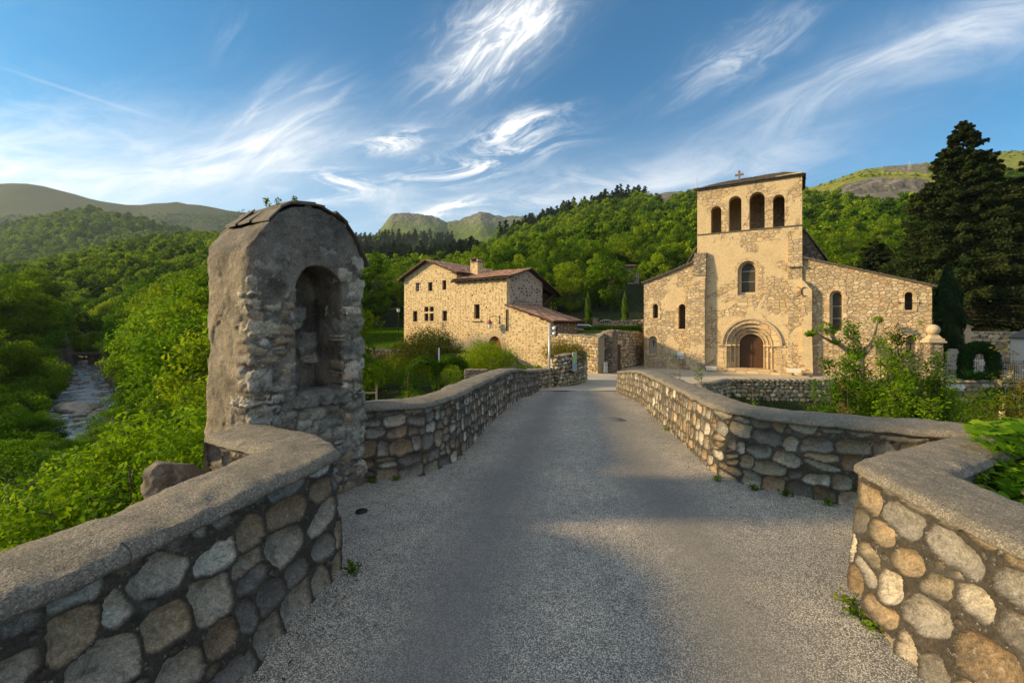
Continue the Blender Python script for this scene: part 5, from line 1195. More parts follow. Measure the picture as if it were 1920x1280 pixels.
def crown_points(H, R, zb, n, rng, shape=1.0):
    P = []
    while len(P) < n:
        d = rng.normal(size=3); d /= np.linalg.norm(d); q = rng.uniform(.35, 1.0)**.5; hz = (H-zb)/2
        z = d[2]*q; rr = R*q*(1-.25*shape*max(0, z))
        P.append((d[0]*rr*rng.uniform(.8, 1.15), d[1]*rr*rng.uniform(.8, 1.15), zb+hz + z*hz*.88))
    return np.array(P)
def combo(name, mb, V, F, T, mats):
    """one mesh: bark quads + leaf quads"""
    bv = np.array([tuple(v) for v in mb.v]).reshape(-1, 3) if mb.v else np.zeros((0, 3)); bf = np.array(mb.f, int).reshape(-1, 4) if mb.f else np.zeros((0, 4), int)
    me = mesh_np(name, np.r_[bv, V], np.r_[bf, F+len(bv)], {'tint': np.r_[np.zeros(len(bv)), T]})
    me.polygons.foreach_set('material_index', np.r_[np.zeros(len(bf), np.int32), np.ones(len(F), np.int32)])
    for m in mats: me.materials.append(m)
    return me
def limbs(H, zb, cen, rng, tr, bend=.3):
    mb = MB(); top = zb + (H-zb)*.55
    pts = [(0, 0, -.6)] + [(rng.normal(0, bend*.25)*k/4, rng.normal(0, bend*.25)*k/4, top*k/4) for k in range(1, 5)]
    mb.tube(pts, [tr*1.25, tr*1.0, tr*.85, tr*.65, tr*.35], 7, cap=False)
    for c in cen:
        z0 = rng.uniform(zb*.55, top*.95); k = min(3, int(z0/top*4)); f = (z0/top*4)-k; a = np.array(pts[min(k+1, 4)]) if k == 0 else np.array(pts[k])*(1-f)+np.array(pts[k+1 if k < 4 else 4])*f
        m = (a+np.array(c))/2 + rng.normal(0, .15, 3) + np.array([0, 0, .25]); mb.tube([a, m, c], [tr*.34, tr*.22, tr*.08], 5, cap=False)
    return mb
def broadleaf(seed, H, R, zb, ncl, per, size, clr=.3, tr=None, tmpl=RHOMB, rnd=.55, nlimb=10):
    rng = np.random.default_rng(seed); cen = crown_points(H, R, zb, ncl, rng); rad = R*clr*rng.uniform(.7, 1.35, ncl)
    V, F, T = clumps(cen, rad, per, size, rng, tmpl, rnd=rnd); mb = limbs(H, zb, cen[:nlimb], rng, tr or H*.022); return mb, V, F, T
def conifer(seed, H, R, zb, nbr, per, size, droop=.25, tr=None, taper=1.0, tmpl=RHOMB, rag=.25):
    rng = np.random.default_rng(seed); C = []; N = []; TN = []; T = []; mb = MB(); tr = tr or H*.016
    mb.tube([(0, 0, -.5), (0, 0, H*.5), (0, 0, H*.98)], [tr, tr*.6, tr*.1], 7, cap=False)
    for i in range(nbr):
        f = rng.uniform(0, 1)**.85; z = zb + (H-zb)*f; L = R*((1-f)**taper*.96+.04)*rng.uniform(1-rag, 1+rag*.6); a = rng.uniform(0, 6.283); t0 = rng.uniform(0, 1)
        dirv = np.array([math.cos(a), math.sin(a), 0]); s = rng.uniform(.12, 1, per)**.75; side = rng.normal(0, 1, per)*L*.13*(1.15-s); lat = np.array([-math.sin(a), math.cos(a), 0])
        rise = .22*f; p = dirv*(s*L)[:, None] + lat*side[:, None]; p[:, 2] = z + L*(rise*s - droop*s*s) - np.abs(side)*.25 + rng.normal(0, .03*L+.02, per)
        C.append(p); nn = rng.normal(size=(per, 3))*.5 + np.array([0, 0, 1.0]) + dirv*.3; N.append(nn)
        TN.append(dirv[None] + lat*np.sign(side)[:, None]*.8 + np.array([0, 0, -.35]) + rng.normal(0, .25, (per, 3))); T.append(np.full(per, t0)*.5 + s*.35 + rng.uniform(0, .15, per))
        if per > 40: mb.tube([(0, 0, z), tuple(dirv*L*.5+np.array([0, 0, z+L*(rise*.5-droop*.25)])), tuple(dirv*L*.95+np.array([0, 0, z+L*(rise*.95-droop*.9)]))], [tr*.22*(1-f*.7), tr*.12*(1-f*.6), .01], 4, cap=False)
    C = np.concatenate(C); V, F = leaf_arrays(C, np.concatenate(N), size*rng.uniform(.6, 1.3, len(C)), rng, tmpl, np.concatenate(TN))
    return mb, V, F, np.repeat(np.concatenate(T), len(tmpl))
def sapling(seed, H, R, nst, per, size, zlow=.1, dens=1.0, tmpl=RHOMB):
    """several upright shoots with ascending twigs and loose leaves"""
    rng = np.random.default_rng(seed); mb = MB(); C = []; N = []; T = []
    for k in range(nst):
        a = rng.uniform(0, 6.28); lean = R*rng.uniform(.1, .8)*.75; h = H*rng.uniform(.62, 1.0) if k else H; top = np.array([math.cos(a)*lean, math.sin(a)*lean, h]); b = top*np.array([.12, .12, 0])
        m1 = b*.5+top*np.array([.35, .35, .45]) + rng.normal(0, .06, 3); mb.tube([tuple(b+np.array([0, 0, -.4])), tuple(m1), tuple(top)], [H*.007+.008, H*.005+.004, .004], 5, cap=False); t0 = rng.uniform(0, 1)
        nt_ = int(9*dens*H/3)+4
        for j in range(nt_):
            f = rng.uniform(zlow, 1.0); o = b*(1-f)+m1*0+ (top-b)*f*1.0 if f > .5 else b + (m1-b)*(f/.5)
            if f > .5: o = m1 + (top-m1)*((f-.5)/.5)
            a2 = rng.uniform(0, 6.28); L = R*.55*(1.15-f)*rng.uniform(.6, 1.2)+.12; e = o + np.array([math.cos(a2)*L, math.sin(a2)*L, L*rng.uniform(.25, .9)])
            mb.tube([tuple(o), tuple((o+e)/2+np.array([0, 0, -.03])), tuple(e)], [.008, .006, .003], 4, cap=False)
            n = max(4, int(per*L/(R*.5))); s = rng.uniform(.12, 1.08, n); p = o + (e-o)*s[:, None] + rng.normal(0, 1, (n, 3))*(size*.9+.03*L); C.append(p); nn = rng.normal(0, .65, (n, 3)) + np.array([0, 0, .8]); N.append(nn); T.append(np.full(n, t0)*.4+rng.uniform(0, .5, n) + f*.15)
    C = np.concatenate(C); V, F = leaf_arrays(C, np.concatenate(N), size*rng.uniform(.65, 1.25, len(C)), rng, tmpl); return mb, V, F, np.repeat(np.concatenate(T), len(tmpl))
def to_mesh_pair(name, tr, leafmat, barkmat='bark'):
    mb, V, F, T = tr
    bv = np.array([tuple(v) for v in mb.v]); t = mesh_np(name+"_wood", bv, np.array(mb.f)); t.materials.append(M[barkmat])
    c = mesh_np(name+"_leaves", V, F, {'tint': T}, None, False); c.materials.append(M[leafmat]); return t, c
def place_pair(name, pair, loc, rz, sc, label, cat, group=None, parts=("trunk", "crown")):
    r = empty(name, loc, rz); r.scale = (sc, sc, sc) if not hasattr(sc, '__len__') else sc; tag(r, label, cat, group)
    for me, pn in zip(pair, parts):
        o = bpy.data.objects.new(pn, me); COL.objects.link(o); o.parent = r
    return r
RG = random.Random(11)
def gz(x, y): return float(ground_z(np.array([float(x)]), np.array([float(y)]))[0])
# ---- prototypes
near_p = [to_mesh_pair("ash", broadleaf(100+i, 5.2, 1.9, .8, 95, 330, .085, .25, .09, RHOMB, .6), 'leaf_spring') for i in range(3)]
sap_p = [to_mesh_pair("sap", sapling(120+i, 4.2, 1.5, 10, 62, .072, .12, 1.35), 'leaf_spring') for i in range(4)]
mid_p = [to_mesh_pair("mid", broadleaf(140+i, 9.0, 4.0, 1.2, 85, 170, .30, .24, .2, RHOMB, .6, 16), 'leaf_mid' if i % 2 else 'leaf_spring') for i in range(4)]
hill_t = [combo("hill_tree", *broadleaf(160+i, 9.0*[1, 1.25, .85, 1.4, 1.1][i], [3.9, 3.4, 4.5, 2.7, 4.2][i], .8, 30, 52, .60, .30, .17, WIDE, .5, 4), [M['bark'], M['leaf_hill']]) for i in range(5)]
hill_n = [combo("near_hill_tree", *broadleaf(165+i, 9.0*[1, 1.25, .85, 1.4, 1.1][i], [3.9, 3.4, 4.5, 2.7, 4.2][i], .8, 46, 120, .34, .25, .17, RHOMB, .5, 8), [M["bark"], M["leaf_hill"]]) for i in range(5)]
hill_f = [combo("far_tree", *broadleaf(180+i, 8.0, 4.2, 0, 18, 26, 1.0, .42, .15, WIDE, .45, 2), [M['bark'], M['leaf_hill']]) for i in range(4)]
pine_t = [combo("pine_tree", *conifer(200+i, 10.5+i, 3.7-.3*i, 1.5, 70, 30, .60, .06, None, .55, WIDE, .45), [M['bark'], M['leaf_pine']]) for i in range(3)]
# ---- forest masses and individual trees on the slopes
def gn_forest(name, label, pts, sc, protos, rng, tilt=.0):
    n = len(pts); me = bpy.data.meshes.new(name); me.vertices.add(n); me.vertices.foreach_set('co', np.asarray(pts, np.float32).ravel())
    a = me.attributes.new('sc', 'FLOAT', 'POINT'); a.data.foreach_set('value', np.asarray(sc, np.float32))
    a = me.attributes.new('idx', 'INT', 'POINT'); a.data.foreach_set('value', rng.integers(0, len(protos), n).astype(np.int32))
    a = me.attributes.new('rot', 'FLOAT_VECTOR', 'POINT'); rv_ = np.zeros((n, 3), np.float32); rv_[:, 2] = rng.uniform(0, 6.28, n); a.data.foreach_set('vector', rv_.ravel())
    o = bpy.data.objects.new(name, me); COL.objects.link(o); tag(o, label, None, None, 'stuff')
    ng = bpy.data.node_groups.new(name, 'GeometryNodeTree'); ng.interface.new_socket('Geometry', in_out='INPUT', socket_type='NodeSocketGeometry'); ng.interface.new_socket('Geometry', in_out='OUTPUT', socket_type='NodeSocketGeometry')
    N = ng.nodes; gi = N.new('NodeGroupInput'); go = N.new('NodeGroupOutput'); jn = N.new('GeometryNodeJoinGeometry'); ip = N.new('GeometryNodeInstanceOnPoints')
    for p in reversed(protos):
        ob = bpy.data.objects.new(p.name+"_source", p); oi = N.new('GeometryNodeObjectInfo'); oi.inputs['Object'].default_value = ob; oi.inputs['As Instance'].default_value = True; ng.links.new(oi.outputs['Geometry'], jn.inputs[0])
    def at(nm, dt):
        x = N.new('GeometryNodeInputNamedAttribute'); x.data_type = dt; x.inputs['Name'].default_value = nm; return x.outputs['Attribute']
    ip.inputs['Pick Instance'].default_value = True
    ng.links.new(gi.outputs[0], ip.inputs['Points']); ng.links.new(jn.outputs[0], ip.inputs['Instance']); ng.links.new(at('idx', 'INT'), ip.inputs['Instance Index']); ng.links.new(at('rot', 'FLOAT_VECTOR'), ip.inputs['Rotation']); ng.links.new(at('sc', 'FLOAT'), ip.inputs['Scale']); ng.links.new(ip.outputs[0], go.inputs[0])
    md = o.modifiers.new("scatter", 'NODES'); md.node_group = ng; return o
def blocked(px, py_top):
    return (758 < px < 1035 and py_top > 515) or (400 < px < 680 and py_top > 430) or (1305 < px < 1508 and py_top > 335) or (1215 < px < 1305 and py_top > 500) or (1505 < px < 1745 and py_top > 490 + (px-1505)*.21)
COTY = next(Y for Y in np.arange(70., 200., .5) if HZ-(gz((1180-CX)/FPX*Y, Y)-EYE)/Y*FPX < 533)
print('cottage', COTY)
def scatter():
    rng = np.random.default_rng(77)
    def sample(n, y0, y1, u0, u1):
        y = np.sqrt(rng.uniform(y0**2, y1**2, n)); return rng.uniform(u0, u1, n)*y, y
    x, y = sample(9800, 52, 430, -1.25, 1.22); z = ground_z(x, y); r, g = rock_mask(x, y, z); px = CX+x/y*FPX; d = np.abs(river_d(x, y))
    keep = (g < .5) & (d > 8) & ~((x > -42) & (x < -8) & (y < 74)) & ~((x > 6) & (x < 40) & (y < 66)) & ~((x > 5) & (x < 62) & (y < 72)) & (np.hypot(x-.258*COTY, y-COTY) > 6)
    keep &= ~((px > 1150) & (px < 1212) & (y < COTY+9) & (HZ-(z+13-EYE)/y*FPX < 534))
    # keep the river corridor open
    keep &= ~((px > 85) & (px < 220) & (y < 100) )
    x, y, z, px = x[keep], y[keep], z[keep], px[keep]; sc = rng.uniform(.55, 1.15, len(x)); kind = np.zeros(len(x), int)
    n2 = vnoise(np.stack([x, y, 0*x], 1), 1/60., 8, 3)
    # dark conifers on the skyline and the valley between
    sky = (y > 330) & (px > 880) & (px < 1215) & (rng.random(len(x)) < .62); kind[sky | ((px > 560) & (px < 900) & (y > 210) & (rng.random(len(x)) < .75)) | ((n2 > .42) & (y > 200) & (px > 700) & (rng.random(len(x)) < .5))] = 1
    o = np.argsort(y); ind = []; ip = []
    for i in o:
        pt = HZ-(z[i]+9*sc[i]-EYE)/y[i]*FPX
        if kind[i] == 0 and len(ind) < 285 and -40 < px[i] < 1960 and not blocked(px[i], pt): ind.append(i)
        if kind[i] == 1 and len(ip) < 60 and 660 < px[i] < 1250 and not blocked(px[i], pt) and (pt < 440 or y[i] < 300): ip.append(i)
    for i in ind:
        me = hill_n[int(rng.integers(0, 5))]; ob = bpy.data.objects.new("deciduous_tree", me); COL.objects.link(ob); ob.location = (x[i], y[i], z[i]-.3); ob.rotation_euler = (0, 0, rng.uniform(0, 6.28)); ob.scale = (sc[i],)*3
        tag(ob, "bright green deciduous tree in the wood climbing the slope behind the village", "tree", "deciduous trees on the lower slopes") if px[i] > 690 else tag(ob, "green deciduous tree in the wood on the far side of the river valley", "tree", "deciduous trees on the lower slopes")
    for i in ip:
        ob = bpy.data.objects.new("pine_tree", pine_t[int(rng.integers(0, 3))]); COL.objects.link(ob); ob.location = (x[i], y[i], z[i]-.3); ob.rotation_euler = (0, 0, rng.uniform(0, 6.28)); ob.scale = (sc[i]*1.1,)*3
        tag(ob, "dark pine standing among the lighter trees of the hillside", "tree", "dark pines on the hillside and ridge")
    m = np.ones(len(x), bool); m[ind] = False; m[ip] = False
    a = m & (kind == 0); gn_forest("broadleaf_forest", "dense green deciduous woodland covering the hillsides", np.c_[x, y, z-.3][a], sc[a], hill_t, rng)
    a = m & (kind == 1); gn_forest("pine_forest", "dark pine stands on the ridges and in the valley gap", np.c_[x, y, z-.3][a], sc[a]*rng.uniform(.6, 1.35, a.sum()), pine_t, rng)
    # far slopes
    x, y = sample(30000, 430, 1750, -1.3, .30); z = ground_z(x, y); r, g = rock_mask(x, y, z); px = CX+x/y*FPX; n = vnoise(np.stack([x, y, 0*x], 1), 1/110., 9, 4)
    py = HZ-(z-EYE)/y*FPX; hi = (y > 900) & (px < 640)
    keep = (g < .15) | ((g > 1.5) & (n > .12) & (y < 1200)) | (hi & ((n + (py-415)/70.) > -.02)); hs = hi
    keep &= ~((px > 1180))
    x, y, z, n, px, g = x[keep], y[keep], z[keep], n[keep], px[keep], g[keep]; s = rng.uniform(.9, 1.5, len(x))*np.where((y > 900) & (px < 640) & (g > .15), .55, 1)
    pn = (px > 600) & (px < 1000) & (y < 760) & (rng.random(len(x)) < .8)
    gn_forest("distant_forest", "hazy green woodland on the far mountain slopes", np.c_[x, y, z-1][~pn], s[~pn], hill_f, rng)
    gn_forest("distant_pine_forest", "dark conifer wood on the ridge left of the house roof", np.c_[x, y, z-.5][pn], s[pn]*1.1, pine_t, rng)
    # low bushes on the grassy hilltop at the right
    x, y = sample(5200, 240, 520, .24, 1.2); z = ground_z(x, y); r, g = rock_mask(x, y, z); n = vnoise(np.stack([x, y, 0*x], 1), 1/22., 19, 4); k = (g > 1.5) & (n > .05) & (r < .5)
    gn_forest("hilltop_scrub", "yellow-green scrub and broom on the rocky hilltop", np.c_[x, y, z-.4][k], rng.uniform(.12, .32, k.sum()), hill_t[:3], rng)
scatter()
# ---- trees in the river gorge at the left
def gorge():
    rng = random.Random(5); placed = []; k = 0; n1 = n2 = 0
    lim = {9: [(-200, 940), (0, 900), (60, 870), (120, 858), (200, 850), (260, 780), (320, 730), (395, 680)], 20: [(-200, 760), (0, 720), (80, 740), (150, 815), (215, 770), (260, 700), (330, 660), (395, 640)],
           36: [(-200, 640), (0, 650), (80, 660), (150, 800), (205, 700), (250, 640), (330, 540), (395, 520)], 60: [(-200, 480), (0, 505), (60, 478), (120, 500), (165, 560), (210, 560), (260, 520), (330, 512), (395, 480)], 90: [(-200, 480), (0, 480), (100, 500), (170, 560), (230, 500), (395, 470)]}
    ks = sorted(lim)
    def plim(px, Y):
        vals = [np.interp(px, *zip(*lim[q])) for q in ks]; return float(np.interp(Y, ks, vals))
    rows = [(8.2, 1.0, 'n'), (9.6, 1.2, 'n'), (11.5, 1.4, 'n'), (14, 1.7, 'n'), (17.5, 2.1, 'n'), (22, 2.6, 'm'), (28, 3.2, 'm'), (36, 3.8, 'm'), (46, 4.4, 'm'), (58, 5.0, 'm'), (72, 5.6, 'm'), (86, 6, 'm')]
    for Y0, sp, kd in rows:
        px = -170.0
        while px < 700:
            Y = Y0*rng.uniform(.93, 1.07); x = (px-CX)/FPX*Y; dstep = sp/Y*FPX*rng.uniform(.75, 1.15); pxc = px; px += dstep
            if pxc > 400 and Y < 22: continue
            if pxc > 640: continue
            d = float(river_d(np.array([x]), np.array([Y]))[0])
            if abs(d) < (2.2 if Y < 17 else 5.0): continue
            if x > -9 and Y > 15 and d > 0: continue
            if Y > 21 and abs(d) < 6.5 and pxc < 260: continue
            z = gz(x, Y); top = EYE + (HZ - (plim(pxc, Y)+rng.uniform(0, 55 if Y > 20 else 80)))/FPX*Y; H = top - z
            if kd == 'm':
                rpx = 3.6*(H/9)/Y*FPX
                if Y < 100 and pxc+rpx > 108 and pxc-rpx < 200 and not (plim(pxc, Y) > 760): continue
            if H < 1.2: continue
            if kd == 'n':
                H = min(H, 7.5); pr = sap_p[k % 4] if rng.random() < .62 else near_p[k % 3]; sc = H/(4.2 if pr in sap_p else 5.2); 
                sxy = max(sc, min(1.5, sp/1.6)*.8)
                place_pair("streamside_sapling", pr, (x, Y, z), rng.uniform(0, 6.28), (sxy, sxy, sc), "young bright green tree growing below the bridge beside the stream", "tree", "young trees just below the left parapet", ("stem", "crown")); n1 += 1
            else:
                H = min(H, 15); sc = H/9; sxy = min(sc, 1.35); sxy = max(sxy, .5*sc+.3)
                place_pair("riverside_tree", mid_p[k % 4], (x, Y, z), rng.uniform(0, 6.28), (sxy, sxy, sc), "leafy tree on the wooded bank of the mountain stream", "tree", "trees lining the stream"); n2 += 1
            k += 1
gorge()
def bank_shrubs():
    rng = random.Random(15); k = 0; pts = RIVER[3:8]; sh = [to_mesh_pair("bank", broadleaf(150+i, 2.4, 1.6, .1, 30, 150, .17, .32, .06, RHOMB, .6, 6), 'leaf_mid' if i % 2 else 'leaf_spring') for i in range(3)]
    for (ax, ay), (bx, by) in zip(pts, pts[1:]):
        L = math.hypot(bx-ax, by-ay); dx, dy = (bx-ax)/L, (by-ay)/L; s = 0
        while s < L:
            s += rng.uniform(1.3, 2.4)
            for side in (-1, 1):
                for off in (4.5, 6.4, 9.0):
                    o = side*(off+rng.uniform(-.7, .9)); x, y = ax+dx*s-dy*o, ay+dy*s+dx*o
                    if y < 24 or (x > -24) or y > 135: continue
                    if abs(float(river_d(np.array([x]), np.array([y]))[0])) < 3.6: continue
                    sc = rng.uniform(.6, 1.25)*(1+y/160)*(1.0 if off < 9 else 1.5); z = gz(x, y); place_pair("bank_shrub", sh[k % 3], (x, y, z-.1), rng.uniform(0, 6.28), sc, "low leafy shrub crowding the edge of the stream", "shrub", "shrubs along the stream bank", ("stem", "foliage")); k += 1
bank_shrubs()
for i, (px, pt, Y) in enumerate(((88, 812, 24), (128, 838, 21.5), (166, 818, 25), (204, 790, 27), (108, 868, 18), (182, 860, 18), (146, 885, 15.5), (222, 760, 33), (70, 770, 30))):
    x = (px-CX)/FPX*Y; z = max(gz(x, Y), -7.3); H = EYE+(HZ-pt)/FPX*Y - z; s_ = H/4.2; place_pair("streamside_sapling", near_p[i % 3], (x, Y, z), i*1.1, (.85, .85, H/5.0), "young leafy growth standing in front of the open stretch of the stream", "tree", "saplings in front of the stream", ("stem", "crown"))
for i, (px, Y, H) in enumerate(((60, 104, 8), (95, 108, 9), (128, 112, 8), (158, 110, 7), (186, 108, 8), (214, 104, 8), (240, 100, 7), (112, 122, 10), (146, 126, 10), (176, 124, 9), (206, 118, 10), (235, 112, 9), (76, 94, 6), (40, 90, 6))):
    x = (px-CX)/FPX*Y; z = gz(x, Y); s_ = H/9; place_pair("riverside_tree", mid_p[i % 4], (x, Y, z-.2), i*1.3, (s_, s_, s_), "leafy tree on the wooded bank of the mountain stream", "tree", "trees lining the stream")
# river boulders
rb = [rock_mesh("river_rock", (1.0, .8, .42), 50+i, .11, rough=.2) for i in range(4)]
for q in rb: q.materials.append(M['riverrock'])
rr = random.Random(8); cnt = 0
for i in range(150):
    t = rr.random()**1.0; seg = [(-14, 20), (-28.6, 30), (-42, 44.7), (-91.7, 98), (-112, 128)]; q = t*4; a = seg[int(min(3, q))]; b = seg[int(min(3, q))+1]; f = q-int(min(3, q)); off = rr.uniform(-4.4, 4.4)
    X = a[0]+(b[0]-a[0])*f + off*.68; Y = a[1]+(b[1]-a[1])*f + off*.73; s = rr.uniform(.18, .62)*(1+Y/90)
    o = bpy.data.objects.new("river_boulder", rb[i % 4]); COL.objects.link(o); o.location = (X, Y, -7.25+rr.uniform(-.1, .12)*s); o.rotation_euler = (0, 0, rr.uniform(0, 6)); o.scale = (s, s, s)
    tag(o, "grey boulder lying in the bed of the stream", "boulder", "boulders in the stream bed")
o = bpy.data.objects.new("rock_slab", rb[0]); COL.objects.link(o); P = px2w(140, 760, 46); o.location = (P.x, P.y, -6.95); o.scale = (2.6, 1.7, 1.2); tag(o, "broad flat rock slab lying across the middle of the stream", "rock")
mb = MB(); A = Vector((-99, 94, -5.3)); B = Vector((-82, 103, -5.2)); dv = (B-A).normalized(); nv = Vector((-dv.y, dv.x, 0))*1.1
mb.add([A-nv, B-nv, B+nv, A+nv] + [p+Vector((0, 0, .5)) for p in (A-nv, B-nv, B+nv, A+nv)], [(0,3,2,1),(4,5,6,7),(0,1,5,4),(1,2,6,5),(2,3,7,6),(3,0,4,7)])
fb = empty("footbridge", (0, 0, 0)); tag(fb, "low flat concrete footbridge crossing the stream in the distance", "footbridge"); mb.build("deck", M['coping'], fb)
for f in (.05, .5, .95):
    p = A+(B-A)*f; m2 = MB(); m2.box((p.x-.6, p.y-.8, -8), (p.x+.6, p.y+.8, -5.302)); m2.build("pier", M['garden_wall'], fb)
# ---- cedar, cypresses and other named trees
cz_ = px2w(1806, 610, 52)
ced = to_mesh_pair("cedar", conifer(301, 25.5, 9.8, 2.0, 500, 400, .25, .11, .45, .85, RHOMB*np.array([1.15, 1.3]), .22), 'leaf_dark')
place_pair("cedar_tree", ced, (cz_.x, 52, -1.0), .4, 1.0, "huge dark cedar towering behind the right end of the church", "tree")
ced2 = to_mesh_pair("cedar", conifer(302, 22.0, 8.5, 1.5, 420, 330, .26, .13, .45, .6, RHOMB*np.array([1.15, 1.3]), .32), 'leaf_dark')
q = px2w(1990, 600, 50); place_pair("cedar_tree", ced2, (q.x, 50, -1.0), 1.4, 1.06, "second dark cedar cut off by the photo's right edge", "tree")
q = px2w(1640, 600, 62); place_pair("cedar_tree", ced2, (q.x, 62, -.5), 3.4, (.62, .62, .60), "lower dark cedar between the church aisle roof and the tall cedar", "tree")
def column(seed, H, R, n, size, mat):
    rng = np.random.default_rng(seed); z = rng.uniform(0, 1, n); a = rng.uniform(0, 6.28, n); rr_ = R*np.minimum(1, (1-z)*2.6+.08)*np.minimum(1, z*8+.4)*rng.uniform(.75, 1.05, n); lump = 1+.18*np.sin(a*3+z*22)
    C = np.c_[np.cos(a)*rr_*lump, np.sin(a)*rr_*lump, z*H]; N = np.c_[np.cos(a), np.sin(a), np.full(n, .35)] + rng.normal(0, .35, (n, 3)); TN = np.tile([0, 0, 1.0], (n, 1)) + rng.normal(0, .25, (n, 3))
    V, F = leaf_arrays(C, N, size*rng.uniform(.6, 1.3, n), rng, RHOMB, TN); mb = MB(); mb.tube([(0, 0, -.5), (0, 0, H*.9)], [R*.18, .02], 6, cap=False); return to_mesh_pair("cypress", (mb, V, F, np.repeat(rng.uniform(0, 1, n), 4)), mat)
q = px2w(1778, 640, 36); place_pair("cypress_tree", column(311, 8.3, .85, 9000, .3, 'leaf_cypress'), (q.x, 36, -2.0), 0, 1, "dark columnar cypress against the right corner of the church", "tree")
cl = column(312, 5.2, .42, 2500, .28, 'leaf_cyplit')
for px_, pt, Y, lb in ((1172, 545, 62, "slim bright green cypress behind the terrace wall, near the church"), (1103, 545, 64, "slim cypress rising behind the parked car, nearer the house")):
    q = px2w(px_, pt, Y); place_pair("cypress_tree", cl, (q.x, Y, q.z-5.2), 0, 1, lb, "tree")
# ------------------------------------------------------------------ small things
def at_ground(px, Y): x = (px-CX)/FPX*Y; return x, Y, gz(x, Y)
# lamp post with two floodlights
lx_, ly_ = w2(1030, 19.4); zl = float(zr(ly_))
lp = empty("lamp_post", (lx_, ly_, zl)); tag(lp, "slim pale metal post with two round floodlights beside the road", "lamp post")
m = MB(); m.tube([(0, 0, -.05), (0, 0, 2.72)], [.05, .042], 10); m.lathe([(.0, .0), (.11, .0), (.11, .02), (.055, .05)], 12); m.build("post", M['metal_pale'], lp, True)
for dz, tl in ((2.52, .35), (2.30, -.3)):
    m = MB(); m.tube([(0, 0, dz), (.10, 0, dz)], .02, 6); m.tube([(.10, .06, dz+.02*tl), (.20, .0, dz), (.30, -.05, dz)], [.05, .10, .13], 14); h = m.build("floodlight", M['metal_pale'], lp, True)
    g = MB(); g.tube([(.302, -.052, dz), (.32, -.06, dz)], [.12, .09], 14); g.build("lens", M['glass'], h)
# panel on the rounded wall
px_, py_ = 1072, 680; Q = px2w(px_, py_, 22.1)
ip = empty("information_panel", (2.775, 20.395, .36), math.radians(46.6)); tag(ip, "narrow upright map panel mounted on the curved stone wall", "sign")
m = MB(); m.box((-.15, -.05, -.87), (.15, -.02, -.02)); m.build("board", simple('pale_panel', (.40, .42, .38), .5, 20, .1, 0), ip)
pr = [simple('panel_map_print', (.34, .42, .16), .5, 16, .45, 0), simple('panel_grey_print', (.26, .30, .33), .5, 50, .35, 0), M['black_hole']]
m = MB(); m.box((-.13, -.055, -.50), (.13, -.051, -.08), 0); m.box((-.13, -.055, -.84), (.13, -.051, -.53), 1); m.box((.07, -.059, -.56), (.11, -.0555, -.50), 2); m.build("print", pr, ip)
m = MB(); m.box((-.12, -.02, -.7), (-.09, .12, -.66)); m.box((.09, -.02, -.7), (.12, .12, -.66)); m.box((-.12, -.02, -.2), (-.09, .12, -.16)); m.box((.09, -.02, -.2), (.12, .12, -.16)); m.build("bracket", M['metal_dark'], ip)
# small milestone-like panel at the alley corner
P = px2w(1130, 685, 31.3); sp = empty("alley_sign", (P.x+.15, 31.0, -1.75), math.radians(10)); tag(sp, "small grey and white stone marker at the corner of the alley", "marker")
m = MB(); m.prism([(-.13, 0), (.13, 0), (.13, .68), (.06, .74), (-.13, .70)], -.05, .05); m.build("stone", simple('grey_marker_stone', (.34, .33, .30), .8, 15, .4, .01), sp, bevel=.008)
# gate pillar of the alley wall
gp = empty("gate_pillar", (7.05, 32.35, -1.9), math.radians(57)); tag(gp, "round-topped stone gate pillar in the dark alley wall", "gate pillar")
m = MB(); m.prism([(-.55, 0), (.55, 0), (.55, 2.7), (.38, 2.95), (.0, 3.08), (-.35, 3.0), (-.55, 2.75)], -.30, .25); m.build("pillar", M['dark_wall'], gp, bevel=.05)
m = MB(); m.box((.68, -.16, 0), (1.5, -.12, 1.95)); m.build("gate", M['wood'], gp); m = MB(); m.box((.58, -.26, 2.0), (1.6, -.05, 2.25)); m.build("lintel", M['trim'], gp)
